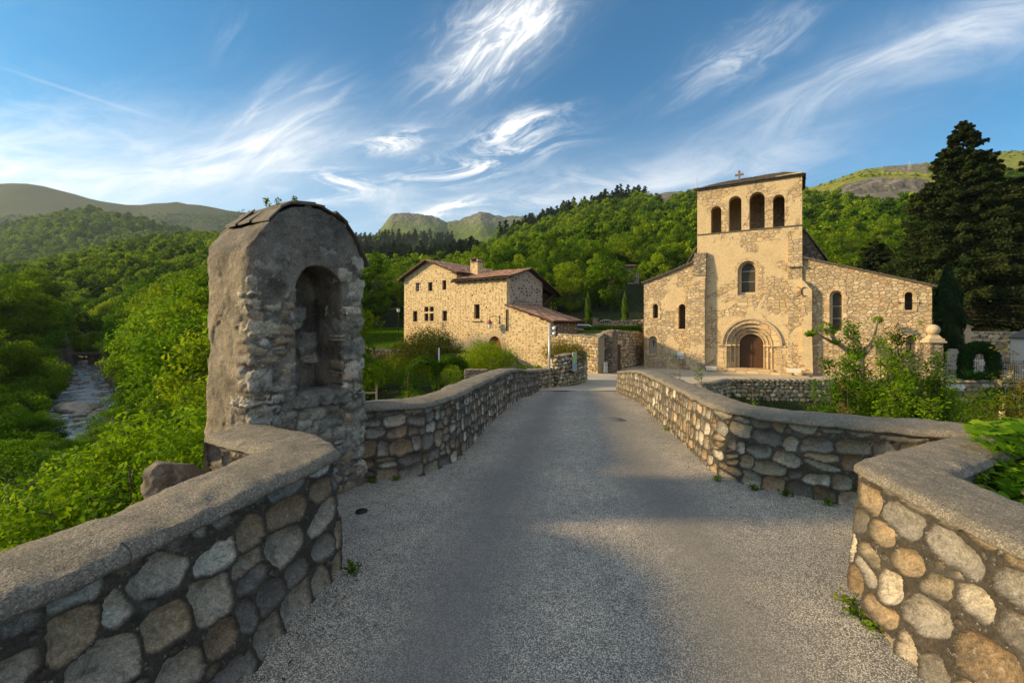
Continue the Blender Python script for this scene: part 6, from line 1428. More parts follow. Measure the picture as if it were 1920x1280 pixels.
# parked car on the upper terrace
def car():
    x, y = w2(1096, 45); r = empty("parked_car", (x, y, .02+.02), math.radians(168)); r.location.z = gz(x, y)+.02; r.location.z = .05; tag(r, "white hatchback parked on the terrace behind the lean-to roof", "car")
    prof = [(-2.0, .35), (-2.02, .75), (-1.85, .95), (-1.15, 1.05), (-.45, 1.42), (.9, 1.46), (1.65, 1.10), (1.95, 1.0), (2.0, .4)]
    paint = simple('white_car_paint', (.65, .66, .66), .25, 5, .03, 0, 0, .5); mb = MB(); n = len(prof); W_ = [.80, .84, .85, .84, .66, .66, .80, .82, .80]
    vs = [(x_, -w, z) for (x_, z), w in zip(prof, W_)] + [(x_, w, z) for (x_, z), w in zip(prof, W_)]; fs = [tuple(range(n)), tuple(range(2*n-1, n-1, -1))] + [(i, i+n, (i+1) % n+n, (i+1) % n) for i in range(n)]; mb.add(vs, fs); mb.build("body", paint, r, bevel=.04)
    g = MB()
    for s_ in (-1, 1): g.add([(-1.0, s_*.845, 1.03), (1.35, s_*.835, 1.06), (.85, s_*.70, 1.38), (-.42, s_*.70, 1.36)], [(0, 1, 2, 3)]); 
    g.add([(-1.13, -.72, 1.09), (-1.13, .72, 1.09), (-.52, .58, 1.41), (-.52, -.58, 1.41)], [(0, 1, 2, 3)]); g.add([(1.62, -.7, 1.15), (1.62, .7, 1.15), (.98, .58, 1.45), (.98, -.58, 1.45)], [(0, 1, 2, 3)]); g.build("windows", M['glass'], r)
    for wx in (-1.3, 1.3):
        for s_ in (-1, 1): t = MB(); t.tube([(wx, s_*.66, .31), (wx, s_*.86, .31)], .31, 16); w = t.build("wheel", M['metal_dark'], r); k = MB(); k.tube([(wx, s_*.861, .31), (wx, s_*.875, .31)], .19, 12); k.build("rim", M['metal_pale'], w)
    for s_ in (-1, 1): k = MB(); k.box((-2.0, s_*.62-.12, .68), (-1.93, s_*.62+.12, .82)); k.build("headlight", M['white'], r)
car()
# terrace gate with iron scrolls
x, y = w2(1122, 47); tg = empty("terrace_gate", (x, y, .5)); tag(tg, "wrought iron gate with curved top between stone posts on the terrace", "gate")
for dx in (-.35, 1.75):
    if dx < 0: m = MB(); m.box((dx-.25, -.25, -.3), (dx+.25, .25, 1.55)); m.box((dx-.3, -.3, 1.55), (dx+.3, .3, 1.65)); m.build("post", M['garden_wall'], tg)
m = MB(); m.tube([(.0, 0, 1.0)] + [(.8-.8*math.cos(math.pi*k/12), 0, 1.0+.45*math.sin(math.pi*k/12)) for k in range(13)] + [(1.6, 0, 1.0)], .03, 5)
for k in range(9): xx = .05+k*.19; m.tube([(xx, 0, .05), (xx, 0, 1.0+.42*math.sin(math.pi*xx/1.6))], .014, 4)
m.tube([(0, 0, .1), (1.6, 0, .1)], .02, 4); m.tube([(0, 0, 1.0), (1.6, 0, 1.0)], .02, 4); m.build("grille", M['metal_pale'], tg)
# grass strip blades
def grass_patch(name, label, x0, x1, y0, y1, n, h, seed, mat='leaf_spring', zf=gz, poly=None):
    rng = np.random.default_rng(seed); x = rng.uniform(x0, x1, n); y = rng.uniform(y0, y1, n); z = ground_z(x, y); C = np.c_[x, y, z+h*.4]
    N = rng.normal(size=(n, 3))*np.array([1, 1, .2]); T = np.tile([0, 0, 1.0], (n, 1))+rng.normal(0, .3, (n, 3)); V, F = leaf_arrays(C, N, h*rng.uniform(.6, 1.3, n), rng, RHOMB*np.array([1, .35]), T)
    o = link(name, mesh_np(name, V, F, {'tint': np.repeat(rng.uniform(0, 1, n), 4)}, None, False), None, [M[mat]]); tag(o, label, None, None, 'stuff')
grass_patch("terrace_grass", "long grass on the upper terrace above the alley wall", 7, 14, 43.2, 48, 9000, .42, 1)
grass_patch("meadow_grass", "mown bright green meadow behind the garden wall left of the house", -25, -7, 43, 72, 26000, .30, 2)
# plants helper
def bush(name, label, px, Y, R, H, n, size, mat, seed, cat="shrub", z=None, flat=1.0, group=None, clr=.35):
    x, y, g = at_ground(px, Y); g = g if z is None else z; rng = np.random.default_rng(seed); cen = crown_points(H, R, 0, max(8, int(n/90)), rng, .5); cen[:, 2] = np.maximum(cen[:, 2], .1)
    V, F, T = clumps(cen, R*clr*rng.uniform(.7, 1.3, len(cen)), int(n/len(cen)), size, rng); mb = limbs(H, .1, cen[:6], rng, .05)
    return place_pair(name, to_mesh_pair(name, (mb, V, F, T), mat), (x, y, g), rng.uniform(0, 6), 1, label, cat, group, ("stem", "foliage"))
def flowers(parent, C, size, mat, seed, name="blossom"):
    rng = np.random.default_rng(seed); C = np.asarray(C); V, F = leaf_arrays(C, rng.normal(size=C.shape)+np.array([-.4, -.6, .5]), size*rng.uniform(.7, 1.3, len(C)), rng, WIDE)
    link(name, mesh_np(name, V, F, {'tint': np.repeat(rng.uniform(0, 1, len(C)), 4)}, None, False), parent, [M[mat]])
# garden
bush("garden_shrub", "tall bronze-green shrub against the front wall of the house", 805, 31.5, 2.3, 3.0, 15000, .13, 'leaf_olive', 1, clr=.42)
bush("garden_shrub", "rounded green shrub hiding the foot of the house door", 915, 28.5, 1.75, 2.5, 16000, .10, 'leaf_mid', 2)
bush("garden_shrub", "small green shrub right of the big rounded one below the house", 985, 27.5, .95, 1.15, 2500, .10, 'leaf_mid', 22)
bush("climbing_plant", "creeper spreading over the low garden wall beside the shrine", 730, 34.6, 1.6, 1.6, 3000, .14, 'leaf_olive', 3, z=-2.4)
bush("garden_shrub", "low dark shrub between the arbours and the white rose", 775, 22.5, 1.1, 1.1, 3000, .09, 'leaf_mid', 31)
bush("garden_shrub", "bright green low plants in the garden beside the shrine", 735, 21.0, 1.0, .85, 2600, .08, 'leaf_spring', 32)
r = bush("rose_bush", "rose bush dotted with white flowers beside the shrine", 707, 21.5, .95, 1.35, 3000, .08, 'leaf_mid', 4)
rg = np.random.default_rng(3); d = rg.normal(size=(60, 3)); d /= np.linalg.norm(d, axis=1)[:, None]; d[:, 2] = np.abs(d[:, 2]); flowers(r, np.array([0, 0, .5])+d*np.array([1.0, 1.0, .85]), .09, 'flower_white', 5)
bush("clipped_shrub", "yellow-green shrub growing on top of the curved stone wall", 1058, 21.7, .95, .95, 11000, .06, 'leaf_olive', 6, z=-.25, clr=.5)
bush("garden_shrub", "leafy plant left of the lamp post behind the low wall", 1008, 21.5, .7, 1.3, 2500, .08, 'leaf_mid', 7, z=-1.6)
for i, (px, Y, R_, H_, mt) in enumerate(((812, 21.2, .9, .8, 'leaf_spring'), (770, 26.0, 1.3, 1.3, 'leaf_mid'), (872, 22.2, .9, 1.0, 'leaf_mid'), (840, 27.5, 1.4, 1.2, 'leaf_spring'), (820, 19.6, .8, .7, 'leaf_mid'), (770, 19.8, .8, .6, 'leaf_spring'), (905, 24.5, 1.0, 1.1, 'leaf_spring'), (760, 30.5, 1.5, 1.4, 'leaf_mid'))):
    bush("garden_plant", "low leafy plant filling the garden beds around the arbours", px, Y, R_, H_, 3200, .085, mt, 200+i, "plant", None, 1.0, "low plants in the garden beds", .42)
def arbour(px, Y, W_, H_, label, seed, dens=4200):
    x, y, g = at_ground(px, Y); r = empty("rose_arbour", (x, y, g), .15); tag(r, label, "arbour", "climber-covered arbours in the garden"); m = MB()
    for yy in (-.3, .3):
        pts = [(-W_/2, yy, 0), (-W_/2, yy, H_*.55)] + [(-W_/2*math.cos(math.pi*k/10), yy, H_*.55+H_*.42*math.sin(math.pi*k/10)) for k in range(1, 10)] + [(W_/2, yy, H_*.55), (W_/2, yy, 0)]
        m.tube(pts, .035, 5)
    for k in range(5): zz = .3+k*.35; [m.tube([(s_*W_/2, -.3, zz), (s_*W_/2, .3, zz)], .015, 4) for s_ in (-1, 1)]
    m.build("frame", M['rust'], r); rng = np.random.default_rng(seed); t = rng.uniform(0, 1, 60); a = math.pi*t
    cen = np.c_[-W_/2*np.cos(a)*1.02, rng.uniform(-.35, .35, 60), np.where((t < .15) | (t > .85), rng.uniform(.1, H_*.6, 60), H_*.5+H_*.46*np.sin(a))] + rng.normal(0, .06, (60, 3))
    V, F, T = clumps(cen, rng.uniform(.18, .34, 60), int(dens/60), .10, rng); link("climber", mesh_np("climber", V, F, {'tint': T}, None, False), r, [M['leaf_spring']])
arbour(795, 23.0, 1.5, 2.15, "left of two leafy arbours in the garden below the house", 1)
arbour(847, 23.6, 1.55, 2.1, "right of two leafy arbours, nearest the rounded shrub", 2)
m = MB(); m.box((-.035, -.02, 0), (.035, .02, 1.2)); x, y, g = at_ground(823, 24.9); g = EYE-(652-HZ)/FPX*24.9-1.8; o = m.build("garden_stake", M['white'], None); o.location = (x, y, g+.6); tag(o, "white wooden stake sticking up above the arbours", "stake")
x, y, g = at_ground(706, 24); m = MB(); m.box((-.05, -.04, 0), (.05, .04, 1.5)); m.box((-.9, -.03, .85), (.05, .03, .93)); o = m.build("wooden_post", M['trim'], None); o.location = (x, y, g); tag(o, "weathered wooden post with a rail among the garden plants", "post")
x, y = w2(892, 22.5); m = MB(); m.box((-.55, -.25, -1.0), (.6, .25, .0)); o = m.build("stone_pier", M['garden_wall'], None, bevel=.03); o.location = (x, y, EYE-(692-HZ)/FPX*22.5); tag(o, "low flat-topped stone pier just behind the left parapet", "pier")
# street lantern beyond the house's left corner
x, y = w2(747, 46); sl_ = empty("street_lantern", (x, y, .2)); tag(sl_, "small white street lantern on a thin pole left of the house", "street lamp")
m = MB(); m.tube([(0, 0, 0), (0, 0, 2.5)], .03, 6); m.build("pole", M['metal_dark'], sl_); m = MB(); m.lathe([(0, 2.5), (.12, 2.55), (.18, 2.85), (0, 2.9)], 6); m.build("lantern", M['white'], sl_); m = MB(); m.lathe([(.2, 2.86), (.08, 3.02), (0, 3.08)], 6); m.build("cap", M['metal_dark'], sl_)
# hillside cottage
x, y = w2(1180, COTY); ct = empty("hillside_cottage", (x, y, gz(x, y)+1.6), math.radians(-12)); tag(ct, "small cottage with a flat tiled roof half hidden in the hillside trees", "house")
m = MB(); m.box((-2.2, 0, -5), (2.0, 4, 2.2)); m.build("wall", M['gable_wall'], ct); tile_roof("roof", (-2.8, -.6, 2.15), (2.6, -.6, 2.15), (-2.8, 4.5, 3.0), (2.6, 4.5, 3.0), ct, seed=31)
for xx in (-1.4, -.2): m = MB(); m.box((xx, -.03, .3), (xx+.8, .0, 1.5)); m.build("window", M['glass'], ct)
# pylons on the ridges
def pylon(px, py, Y, H, label):
    P = px2w(px, py, Y); r = empty("power_pylon", P); tag(r, label, "pylon"); m = MB(); b = H*.12
    for sx in (-1, 1):
        for sy in (-1, 1): m.tube([(sx*b, sy*b, -3), (sx*b*.25, sy*b*.25, H*.75), (0, 0, H)], H*.006, 4)
    for k in range(6):
        z0, z1 = H*k*.13, H*(k+1)*.13; w0, w1 = b*(1-z0/H), b*(1-z1/H); m.tube([(-w0, -w0, z0), (w1, -w1, z1)], H*.004, 4); m.tube([(w0, -w0, z0), (-w1, -w1, z1)], H*.004, 4)
    for k, w in ((.68, .20), (.80, .26), (.9, .16)): m.tube([(-H*w, 0, H*k), (H*w, 0, H*k)], H*.005, 4)
    m.build("lattice_tower", M['metal_pale'], r)
pylon(1706, 338, 345, 15, "lattice power pylon on the rocky hilltop beside the tall cedar"); pylon(1306, 352, 400, 9, "tiny lattice pylon on the ridge just left of the bell wall")
# pollarded plane tree in front of the right aisle
def plane_tree():
    Y = 29.4; b = px2w(1612, 716, Y); r = empty("plane_tree", (b.x, Y, -2.02)); tag(r, "pollarded plane tree with bare twisting limbs and tufts of new leaves", "tree"); m = MB(); tips = []
    def L(pts, rad):
        q = [px2w(p[0], p[1], Y + (p[2] if len(p) > 2 else 0)) - Vector((b.x, Y, -2.02)) for p in pts]; m.tube(q, rad, 9); tips.append(q[-1])
    L([(1612, 722), (1613, 700), (1612, 675), (1612, 662)], [.34, .26, .25, .27])
    L([(1613, 672), (1600, 662), (1586, 655), (1567, 640, -.3), (1556, 622, -.5), (1547, 612, -.6)], [.26, .20, .17, .13, .10, .08])
    L([(1570, 645), (1552, 637), (1538, 629), (1524, 624)], [.11, .09, .06, .05]); L([(1612, 668), (1611, 645, .3), (1606, 637, .3), (1592, 633, .2), (1583, 624), (1579, 614)], [.2, .12, .12, .09, .07, .05])
    L([(1614, 668), (1630, 650, .4), (1655, 632, .5), (1690, 618, .4), (1722, 606, .3)], [.22, .17, .13, .09, .06]); L([(1614, 670), (1628, 655, -.5), (1640, 625, -.7), (1645, 600, -.7)], [.18, .14, .10, .06])
    L([(1660, 632, .5), (1690, 640, .3), (1716, 634, .1)], [.09, .07, .05])
    m.build("trunk", M['bark_pale'], r, True); rng = np.random.default_rng(4); cen = []
    for (px, py, s) in ((1547, 613, .42), (1556, 622, .35), (1524, 624, .28), (1516, 626, .2), (1645, 600, .3), (1722, 606, .42), (1716, 630, .35), (1600, 664, .3), (1612, 664, .28), (1568, 640, .25)):
        q = px2w(px, py, Y-.3)-Vector((b.x, Y, -2.02)); cen.append((q.x, q.y, q.z, s))
    cen = np.array(cen); V, F, T = clumps(cen[:, :3], cen[:, 3], 130, .13, rng, WIDE); link("foliage", mesh_np("foliage", V, F, {'tint': T}, None, False), r, [M['leaf_spring']])
plane_tree()
# tall loose saplings rising from the bank below the right parapet
for i, (px, pt, Y, Rr) in enumerate(((1562, 668, 13, .95), (1600, 690, 14.2, 1.1), (1628, 604, 13.5, 1.0), (1660, 628, 13.0, .9), (1704, 608, 13.8, 1.05), (1742, 668, 13.2, 1.0), (1668, 700, 12, 1.0), (1590, 726, 11.5, .9), (1775, 700, 14.5, 1.1), (1712, 720, 11.4, .9))):
    x, y, g = at_ground(px, Y); H = EYE+(HZ-pt)/FPX*Y-g
    pr = to_mesh_pair("willow_sapling", sapling(400+i, H, Rr, 9, 66, .095, .35, 1.5), 'leaf_olive' if i % 3 == 1 else 'leaf_spring')
    place_pair("slender_sapling", pr, (x, y, g), 0, 1, ["slender light-leaved young tree rising from the bank in front of the church aisle", "slender light-leaved young tree rising from the bank in front of the church aisle"][i % 2], "tree", "slender young trees below the right parapet", ("stem", "foliage"))
# acacia with cream blossom
for i, (px, pt, Y, Rr, lb) in enumerate(((1868, 700, 9.0, 1.0, "acacia covered in cream blossom left of the photo's right edge"), (1925, 640, 8.6, .9, "acacia with cream blossom sprays reaching in from the right"), (1815, 735, 10.5, .9, "small green bush between the blossoming acacia and the saplings"))):
    x, y, g = at_ground(px, Y); H = EYE+(HZ-pt)/FPX*Y-g; tr = sapling(430+i, H, Rr, 10, 60, .075, .35, 1.4); r = place_pair("acacia_tree", to_mesh_pair("acacia", tr, 'leaf_olive' if i < 2 else 'leaf_mid'), (x, y, g), 0, 1, lb, "tree" if i < 2 else "shrub", None, ("stem", "foliage"))
    if i == 2: continue
    rg = np.random.default_rng(i+9); LV = tr[1].reshape(-1, 4, 3).mean(1); hi = LV[LV[:, 2] > H*.62]; c = hi[rg.integers(0, len(hi), 46)]; pts = np.concatenate([q + np.c_[rg.normal(0, .022, 34), rg.normal(0, .022, 34), -rg.uniform(0, .16, 34)] for q in c]); flowers(r, pts, .026, 'flower_cream', 3)
# sprigs peeping above the right parapet
for px, pt, Y, lb in ((1290, 672, 9.5, "tiny leafy sprig above the right parapet, nearest the notice"), (1332, 698, 9.0, "small leafy sprig above the right parapet, beside the troughs"), (1398, 732, 9.2, "tuft of leaves above the right parapet at its bend")):
    x, y = w2(px, Y); z0 = EYE+(HZ-pt)/FPX*Y; g = gz(x, y); H = z0-g; tr = sapling(450+px, H, .34, 2, 12, .06, .72, .8); place_pair("sprig", to_mesh_pair("sprig", tr, 'leaf_spring'), (x, y, g), 0, 1, lb, "sapling", None, ("stem", "foliage"))
# cemetery at the right
x, y = w2(1750, 27.6); cp = empty("cemetery_pillar", (x, y, -2.1), CANG*.5); tag(cp, "stone cemetery gate pillar crowned with a ball", "pillar")
m = MB(); m.box((-.34, -.34, -.3), (.34, .34, 2.55)); m.build("shaft", M['garden_wall'], cp, bevel=.03); m = MB(); m.box((-.45, -.45, 2.553), (.45, .45, 2.66)); m.box((-.38, -.38, 2.66), (.38, .38, 2.80)); m.add([(-.32,-.32,2.80),(.32,-.32,2.80),(.32,.32,2.80),(-.32,.32,2.80),(-.18,-.18,3.02),(.18,-.18,3.02),(.18,.18,3.02),(-.18,.18,3.02)], [(0,1,5,4),(1,2,6,5),(2,3,7,6),(3,0,4,7),(4,5,6,7)]); m.build("cornice", M['trim'], cp)
m = MB(); m.lathe([(.33*math.sin(math.pi*k/14), 3.32-.33*math.cos(math.pi*k/14)) for k in range(15)], 20); m.build("ball", M['trim'], cp, True); m = MB(); m.tube([(.0, 0, 3.62), (0, 0, 4.0)], .02, 5); m.build("rod", M['metal_dark'], cp)
def ivy_arch():
    x, y = w2(1836, 30); r = empty("hedge_arch", (x, y, -2.15)); tag(r, "clipped evergreen hedge trained into a round arch over the cemetery gate", "hedge arch"); rng = np.random.default_rng(5); n = 9000
    t = rng.uniform(0, 1, n); a = math.pi*(1-t); Ro = 1.32; path = np.where((t < .22)[:, None], np.c_[-.92*np.ones(n), t/.22*1.35], np.where((t > .78)[:, None], np.c_[.92*np.ones(n), (1-t)/.22*1.35], np.c_[-.92*np.cos((t-.22)/.56*math.pi), 1.35+.85*np.sin((t-.22)/.56*math.pi)]))
    d = rng.normal(size=(n, 3)); d /= np.linalg.norm(d, axis=1)[:, None]; C = np.c_[path[:, 0], np.zeros(n), path[:, 1]] + d*np.array([.42, .42, .42])*rng.uniform(.85, 1.03, n)[:, None]; V, F = leaf_arrays(C, d+rng.normal(0, .4, (n, 3)), .10*rng.uniform(.6, 1.3, n), rng, WIDE)
    link("foliage", mesh_np("foliage", V, F, {'tint': np.repeat(rng.uniform(0, 1, n), 4)}, None, False), r, [M['leaf_hedge']]); m = MB(); [m.tube([(s_*.92, 0, -.2), (s_*.92, 0, 1.5)], .3, 8) for s_ in (-1, 1)]; m.build("stem", M['bark'], r)
ivy_arch()
def yucca():
    x, y = w2(1835, 28.3); r = empty("yucca_plant", (x, y, -2.05)); tag(r, "spiky dark yucca in front of the hedge arch", "plant"); rng = np.random.default_rng(8); n = 170; V = []; F = []
    for k in range(n):
        a = rng.uniform(0, 6.28); e = rng.uniform(.05, 1.4); L = rng.uniform(.6, 1.0); c0 = np.array([rng.uniform(-.7, .7), 0, .15]); d = np.array([math.cos(a)*math.cos(e), math.sin(a)*math.cos(e), math.sin(e)]); s_ = np.cross(d, [0, 0, 1.0]); s_ /= np.linalg.norm(s_)+1e-6; b = len(V); mid = c0+d*L*.55; tip = c0+d*L+np.array([0, 0, -.12*L])
        V += [c0-s_*.02, c0+s_*.02, mid+s_*.028, tip, mid-s_*.028]; F.append((b, b+1, b+2, b+3, b+4))
    o = link("leaves", mesh_np("leaves", np.array(V), np.array(F), {'tint': np.repeat(rng.uniform(0, 1, n), 5)}, None, False), r, [M['leaf_hedge']])
yucca()
def railing(name, label, xa, ya, xb, yb, z, h, n, mat, spear=False):
    r = empty(name, (xa, ya, z)); tag(r, label, "fence"); A = Vector((0, 0, 0)); B = Vector((xb-xa, yb-ya, 0)); m = MB()
    for k in range(n): p = A+(B-A)*(k/(n-1)); m.tube([p, p+Vector((0, 0, h))], .016, 4)
    m.build("bars", M[mat], r); m = MB(); m.tube([A+Vector((0, 0, .12)), B+Vector((0, 0, .12))], .022, 4); m.tube([A+Vector((0, 0, h*.85)), B+Vector((0, 0, h*.85))], .022, 4); m.build("rail", M[mat], r)
a = w2(1874, 29.3); b = w2(1960, 28.8); railing("iron_fence", "tall thin dark iron fence right of the hedge arch", a[0], a[1], b[0], b[1], -2.1, 1.35, 22, 'metal_dark')
a = w2(1812, 33); b = w2(1856, 33); railing("white_railing", "white picket railing seen through the hedge arch", a[0], a[1], b[0], b[1], -1.9, .95, 14, 'white')
a = w2(1768, 31); b = w2(1800, 31); railing("grey_railing", "grey iron railing between the ball-topped pillar and hedge arch", a[0], a[1], b[0], b[1], -2.1, 1.1, 9, 'metal_pale')
rubble_wall("cemetery_wall", "tall grey wall along the back of the cemetery", [w2(1805, 43), w2(2000, 41)], -2.2, [.80, .78], seed=51, mean=(.5, .35), amp=.4)
def tomb(px, Y, W_, H_, D_, label, mat, peak=.35, niche=True, zb=-2.1, name="family_tomb"):
    x, y = w2(px, Y); r = empty(name, (x, y, zb), -.2); tag(r, label, "tomb"); o = [(-W_/2, 0), (W_/2, 0), (W_/2, H_), (0, H_+peak), (-W_/2, H_)]
    h = [arch(-W_*.18, W_*.18, H_*.25, H_*.88)] if niche else []
    holed("front", o, h, .3, [M[mat]], r); m = MB(); m.prism(o, .31, D_); m.build("body", M[mat], r); m = MB(); m.prism([(-W_/2-.1, H_-.02), (0, H_+peak+.03), (W_/2+.1, H_-.02), (W_/2+.1, H_+.07), (0, H_+peak+.13), (-W_/2-.1, H_+.07)], -.08, D_+.05); m.build("roof", M['slate'] if mat == 'white' else M['trim'], r)
tomb(1803, 38, 1.35, 3.35, 1.6, "narrow pale stone tomb with an arched niche and pitched top", 'trim', .3)
tomb(1948, 33, 1.7, 2.6, 1.2, "white tomb with a grey pitched roof at the photo's right edge", 'white', .55, False)
x, y = w2(1905, 34); m = MB(); m.box((-.06, -.05, 0), (.06, .05, 1.5)); m.box((-.28, -.05, .95), (.28, .05, 1.08)); m.box((-.35, -.3, -.5), (.35, .3, .0)); c = m.build("grave_cross", M['trim'], None); c.location = (x, y, -1.5); tag(c, "grey stone grave cross beside the white tomb", "cross")
for i, (px, Y, W_, H_) in enumerate(((1788, 33, .8, 1.7), (1822, 36, 1.1, 1.15), (1868, 37, 1.2, 1.25), (1893, 38, 1.3, .9))):
    x, y = w2(px, Y); m = MB(); m.prism([(-W_/2, 0), (W_/2, 0), (W_/2, H_*.8), (W_*.3, H_), (-W_*.3, H_), (-W_/2, H_*.8)], 0, .18); m.box((-W_*.55, -1.2, 0), (W_*.55, -.003, .28)); o = m.build("gravestone", M['garden_wall' if i % 2 else 'gable_wall'], None, bevel=.02); o.location = (x, y, -1.95); o.rotation_euler = (0, 0, -.2+.1*i)
    tag(o, ["tall narrow gravestone between the pillar and hedge arch", "squat gravestone seen through the hedge arch", "broad grey gravestone just right of the hedge arch", "low wide gravestone behind the iron fence"][i], "gravestone")
# direction sign on the retaining wall
q = px2w(1786, 725, 27.5); sg = empty("direction_sign", (q.x, 27.35, q.z), math.radians(-2)); tag(sg, "white arrow sign with black lettering on the cemetery retaining wall", "sign")
m = MB(); m.prism([(-.52, -.15), (.46, -.15), (.62, 0), (.46, .15), (-.52, .15)], -.02, .02); m.build("arrow_board", M['white'], sg)
def text(s_, size, loc, parent, mat, name="lettering"):
    c = bpy.data.curves.new(name, 'FONT'); c.body = s_; c.size = size; c.extrude = .002; c.align_x = 'LEFT'; ob = bpy.data.objects.new(name, c); COL.objects.link(ob); dg = bpy.context.evaluated_depsgraph_get(); me = bpy.data.meshes.new_from_object(ob.evaluated_get(dg), depsgraph=dg); bpy.data.objects.remove(ob)
    me.transform(Matrix.Rotation(math.radians(90), 4, 'X')); me.materials.clear(); o = link(name, me, parent, [mat]); o.location = loc; return o
text("FAMILLE DU", .135, (-.30, -.024, .025), sg, M['metal_dark']); text("CHEMINOT", .135, (-.24, -.024, -.115), sg, M['metal_dark'])
m = MB(); m.tube([(-.42, -.024, -.09), (-.37, -.024, .09), (-.32, -.024, -.09)], .010, 4); m.tube([(-.44, -.024, -.1), (-.30, -.024, -.1)], .008, 4); m.build("pictogram", M['metal_dark'], sg)
# weep hole stones etc. on the road: drain covers
for px, py, R_, lb in ((678, 946, .055, "small round dark drain cover on the road by the left bay"), (1150, 791, .22, "round metal manhole cover in the right lane of the bridge")):
    zz = -.0 if py > 900 else -.28; Y = (EYE-zz)*FPX/(py-HZ); x = (px-CX)/FPX*Y; z = float(zr(Y)); m = MB(); R_ = R_*.95 if py > 900 else R_; m.lathe([(0, .012), (R_*.8, .012), (R_*.82, .007), (R_*.9, .007), (R_, .010), (R_, -.02)], 24); m.lathe([(R_*.3, .014), (R_*.35, .017), (R_*.4, .014)], 24)
    o = m.build("manhole_cover", M['metal_dark'] if py > 900 else simple('worn_cast_iron', (.13, .125, .12), .6, 40, .3, .003), None, True); o.location = (x, Y, z+.008); tag(o, lb, "manhole cover")
# small weeds along the wall feet and on the shrine
def weed(name, label, loc, n, h, R_, mat, seed, cat="weed", group=None):
    rng = np.random.default_rng(seed); C = rng.normal(0, R_*.5, (n, 3)); C[:, 2] = rng.uniform(.0, h, n); N = rng.normal(0, .6, (n, 3))+np.array([0, 0, .8]); V, F = leaf_arrays(C, N, .030*rng.uniform(.6, 1.4, n), rng, RHOMB)
    st = MB(); [st.tube([(0, 0, -.01), (rng.normal(0, R_*.3), rng.normal(0, R_*.3), h*rng.uniform(.6, 1))], .0015, 4, cap=False) for _ in range(6)]
    pr = to_mesh_pair(name, (st, V, F, np.repeat(rng.uniform(0, 1, n), 4)), mat); return place_pair(name, pr, loc, 0, 1, label, cat, group, ("stem", "leaves"))
for i, (px, py) in enumerate(((858, 852), (700, 905), (742, 902), (1252, 806), (1415, 918), (1475, 930), (1552, 948), (1588, 1132), (1610, 1160), (1640, 1185), (660, 1072), (1345, 900), (940, 772))):
    Y = 5.0
    for _ in range(6): Y = (EYE-float(zr(Y)))*FPX/(py-HZ)
    x = (px-CX)/FPX*Y; big = i in (0,)
    weed("weed", ["green weed tuft growing at the foot of the stone parapet"][0], (x, Y, float(zr(Y))+.0), 160 if big else 70, .16 if big else .055, .08 if big else .06, 'leaf_mid' if i % 3 else 'leaf_spring', 60+i, "weed", "weeds along the parapet feet")
for i, (px, py) in enumerate(((500, 372), (522, 374), (553, 370))):
    P = px2w(px, py+4, 4.35); weed("stonecrop", "little plant sprouting from the slate top of the shrine", (P.x, P.y, P.z-.05), 46, .085, .035, 'leaf_mid', 90+i, "plant", "plants on the shrine roof")
# vine with lobed leaves spilling over the right bay wall
def vine():
    r = empty("vine", (3.3, 3.2, .6)); tag(r, "bright green vine with lobed leaves spilling over the right parapet", "vine"); rng = np.random.default_rng(21); C = []; N = []; off = np.array([3.3, 3.2, .6])
    def edge(X): return np.interp(X, [2.5, 2.62, 3.34, 4.25], [2.2, 2.73, 3.16, 3.50])
    for k in range(1500):
        X = rng.uniform(2.62, 4.4); e = edge(X) if X > 2.7 else 2.7; Yv = e - rng.uniform(-.02, 1.0)**1.0*min(1, (X-2.5)*2.2+.25); w = e-Yv
        C.append((X, Yv, .60 - .38*w + .22*smooth01(np.array((X-2.9)/.8))*max(0, 1-w*2) + rng.uniform(-.16, .08))); N.append((rng.normal(0, .45), rng.normal(0, .45)-.3, 1.0))
    for k in range(150): X = 3.15+rng.uniform(0, 1)**.7*1.0; C.append((X, edge(X)+rng.uniform(-.05, .34)*min(1, (X-3.0)*1.5), .795+rng.uniform(.01, .09))); N.append((rng.normal(0, .3), rng.normal(0, .3)-.25, 1.0))
    C = np.array(C)-off; V, F = leaf_arrays(C, np.array(N), .105*rng.uniform(.5, 1.25, len(C)), rng, LOBED)
    # cup each leaf a little
    V3 = V.reshape(len(C), 12, 3); cc = V3.mean(1, keepdims=True); dd = np.linalg.norm(V3-cc, axis=2, keepdims=True); V3[:, :, 2:3] -= dd*dd*3.0
    link("leaves", mesh_np("leaves", V3.reshape(-1, 3), F, {'tint': np.repeat(rng.uniform(.1, 1, len(C)), 12)}, None, False), r, [M['leaf_ivy']])
    m = MB(); 
    for k in range(9): t = rng.uniform(0, 1); a = np.array([4.3, 3.3])*t + np.array([2.9, 2.2])*(1-t); m.tube([(a[0]-off[0], a[1]-off[1]-.4, -1.2), (a[0]-off[0], a[1]-off[1], -.1), (a[0]-off[0]-.1, a[1]-off[1]+.3, .12)], .008, 4)
    m.build("stem", M['bark'], r)
vine()
for i, (px, Y, R_, H_) in enumerate(((1830, 13, 1.7, 2.9), (1900, 16, 2.2, 3.2), (1760, 17, 1.8, 2.6), (1860, 22, 2.2, 3.0), (1700, 21, 1.8, 2.2), (1640, 19, 1.6, 2.0), (1950, 21, 2.2, 3.6))):
    bush("undergrowth_bush", "leafy green undergrowth on the bank below the cemetery wall", px, Y, R_, H_, 6000, .13, 'leaf_mid' if i % 2 else 'leaf_spring', 71+i, group="undergrowth below the cemetery wall")
bush("undergrowth_bush", "leafy undergrowth at the foot of the forecourt retaining wall", 1560, 20, 2.0, 2.4, 5000, .13, 'leaf_mid', 72)
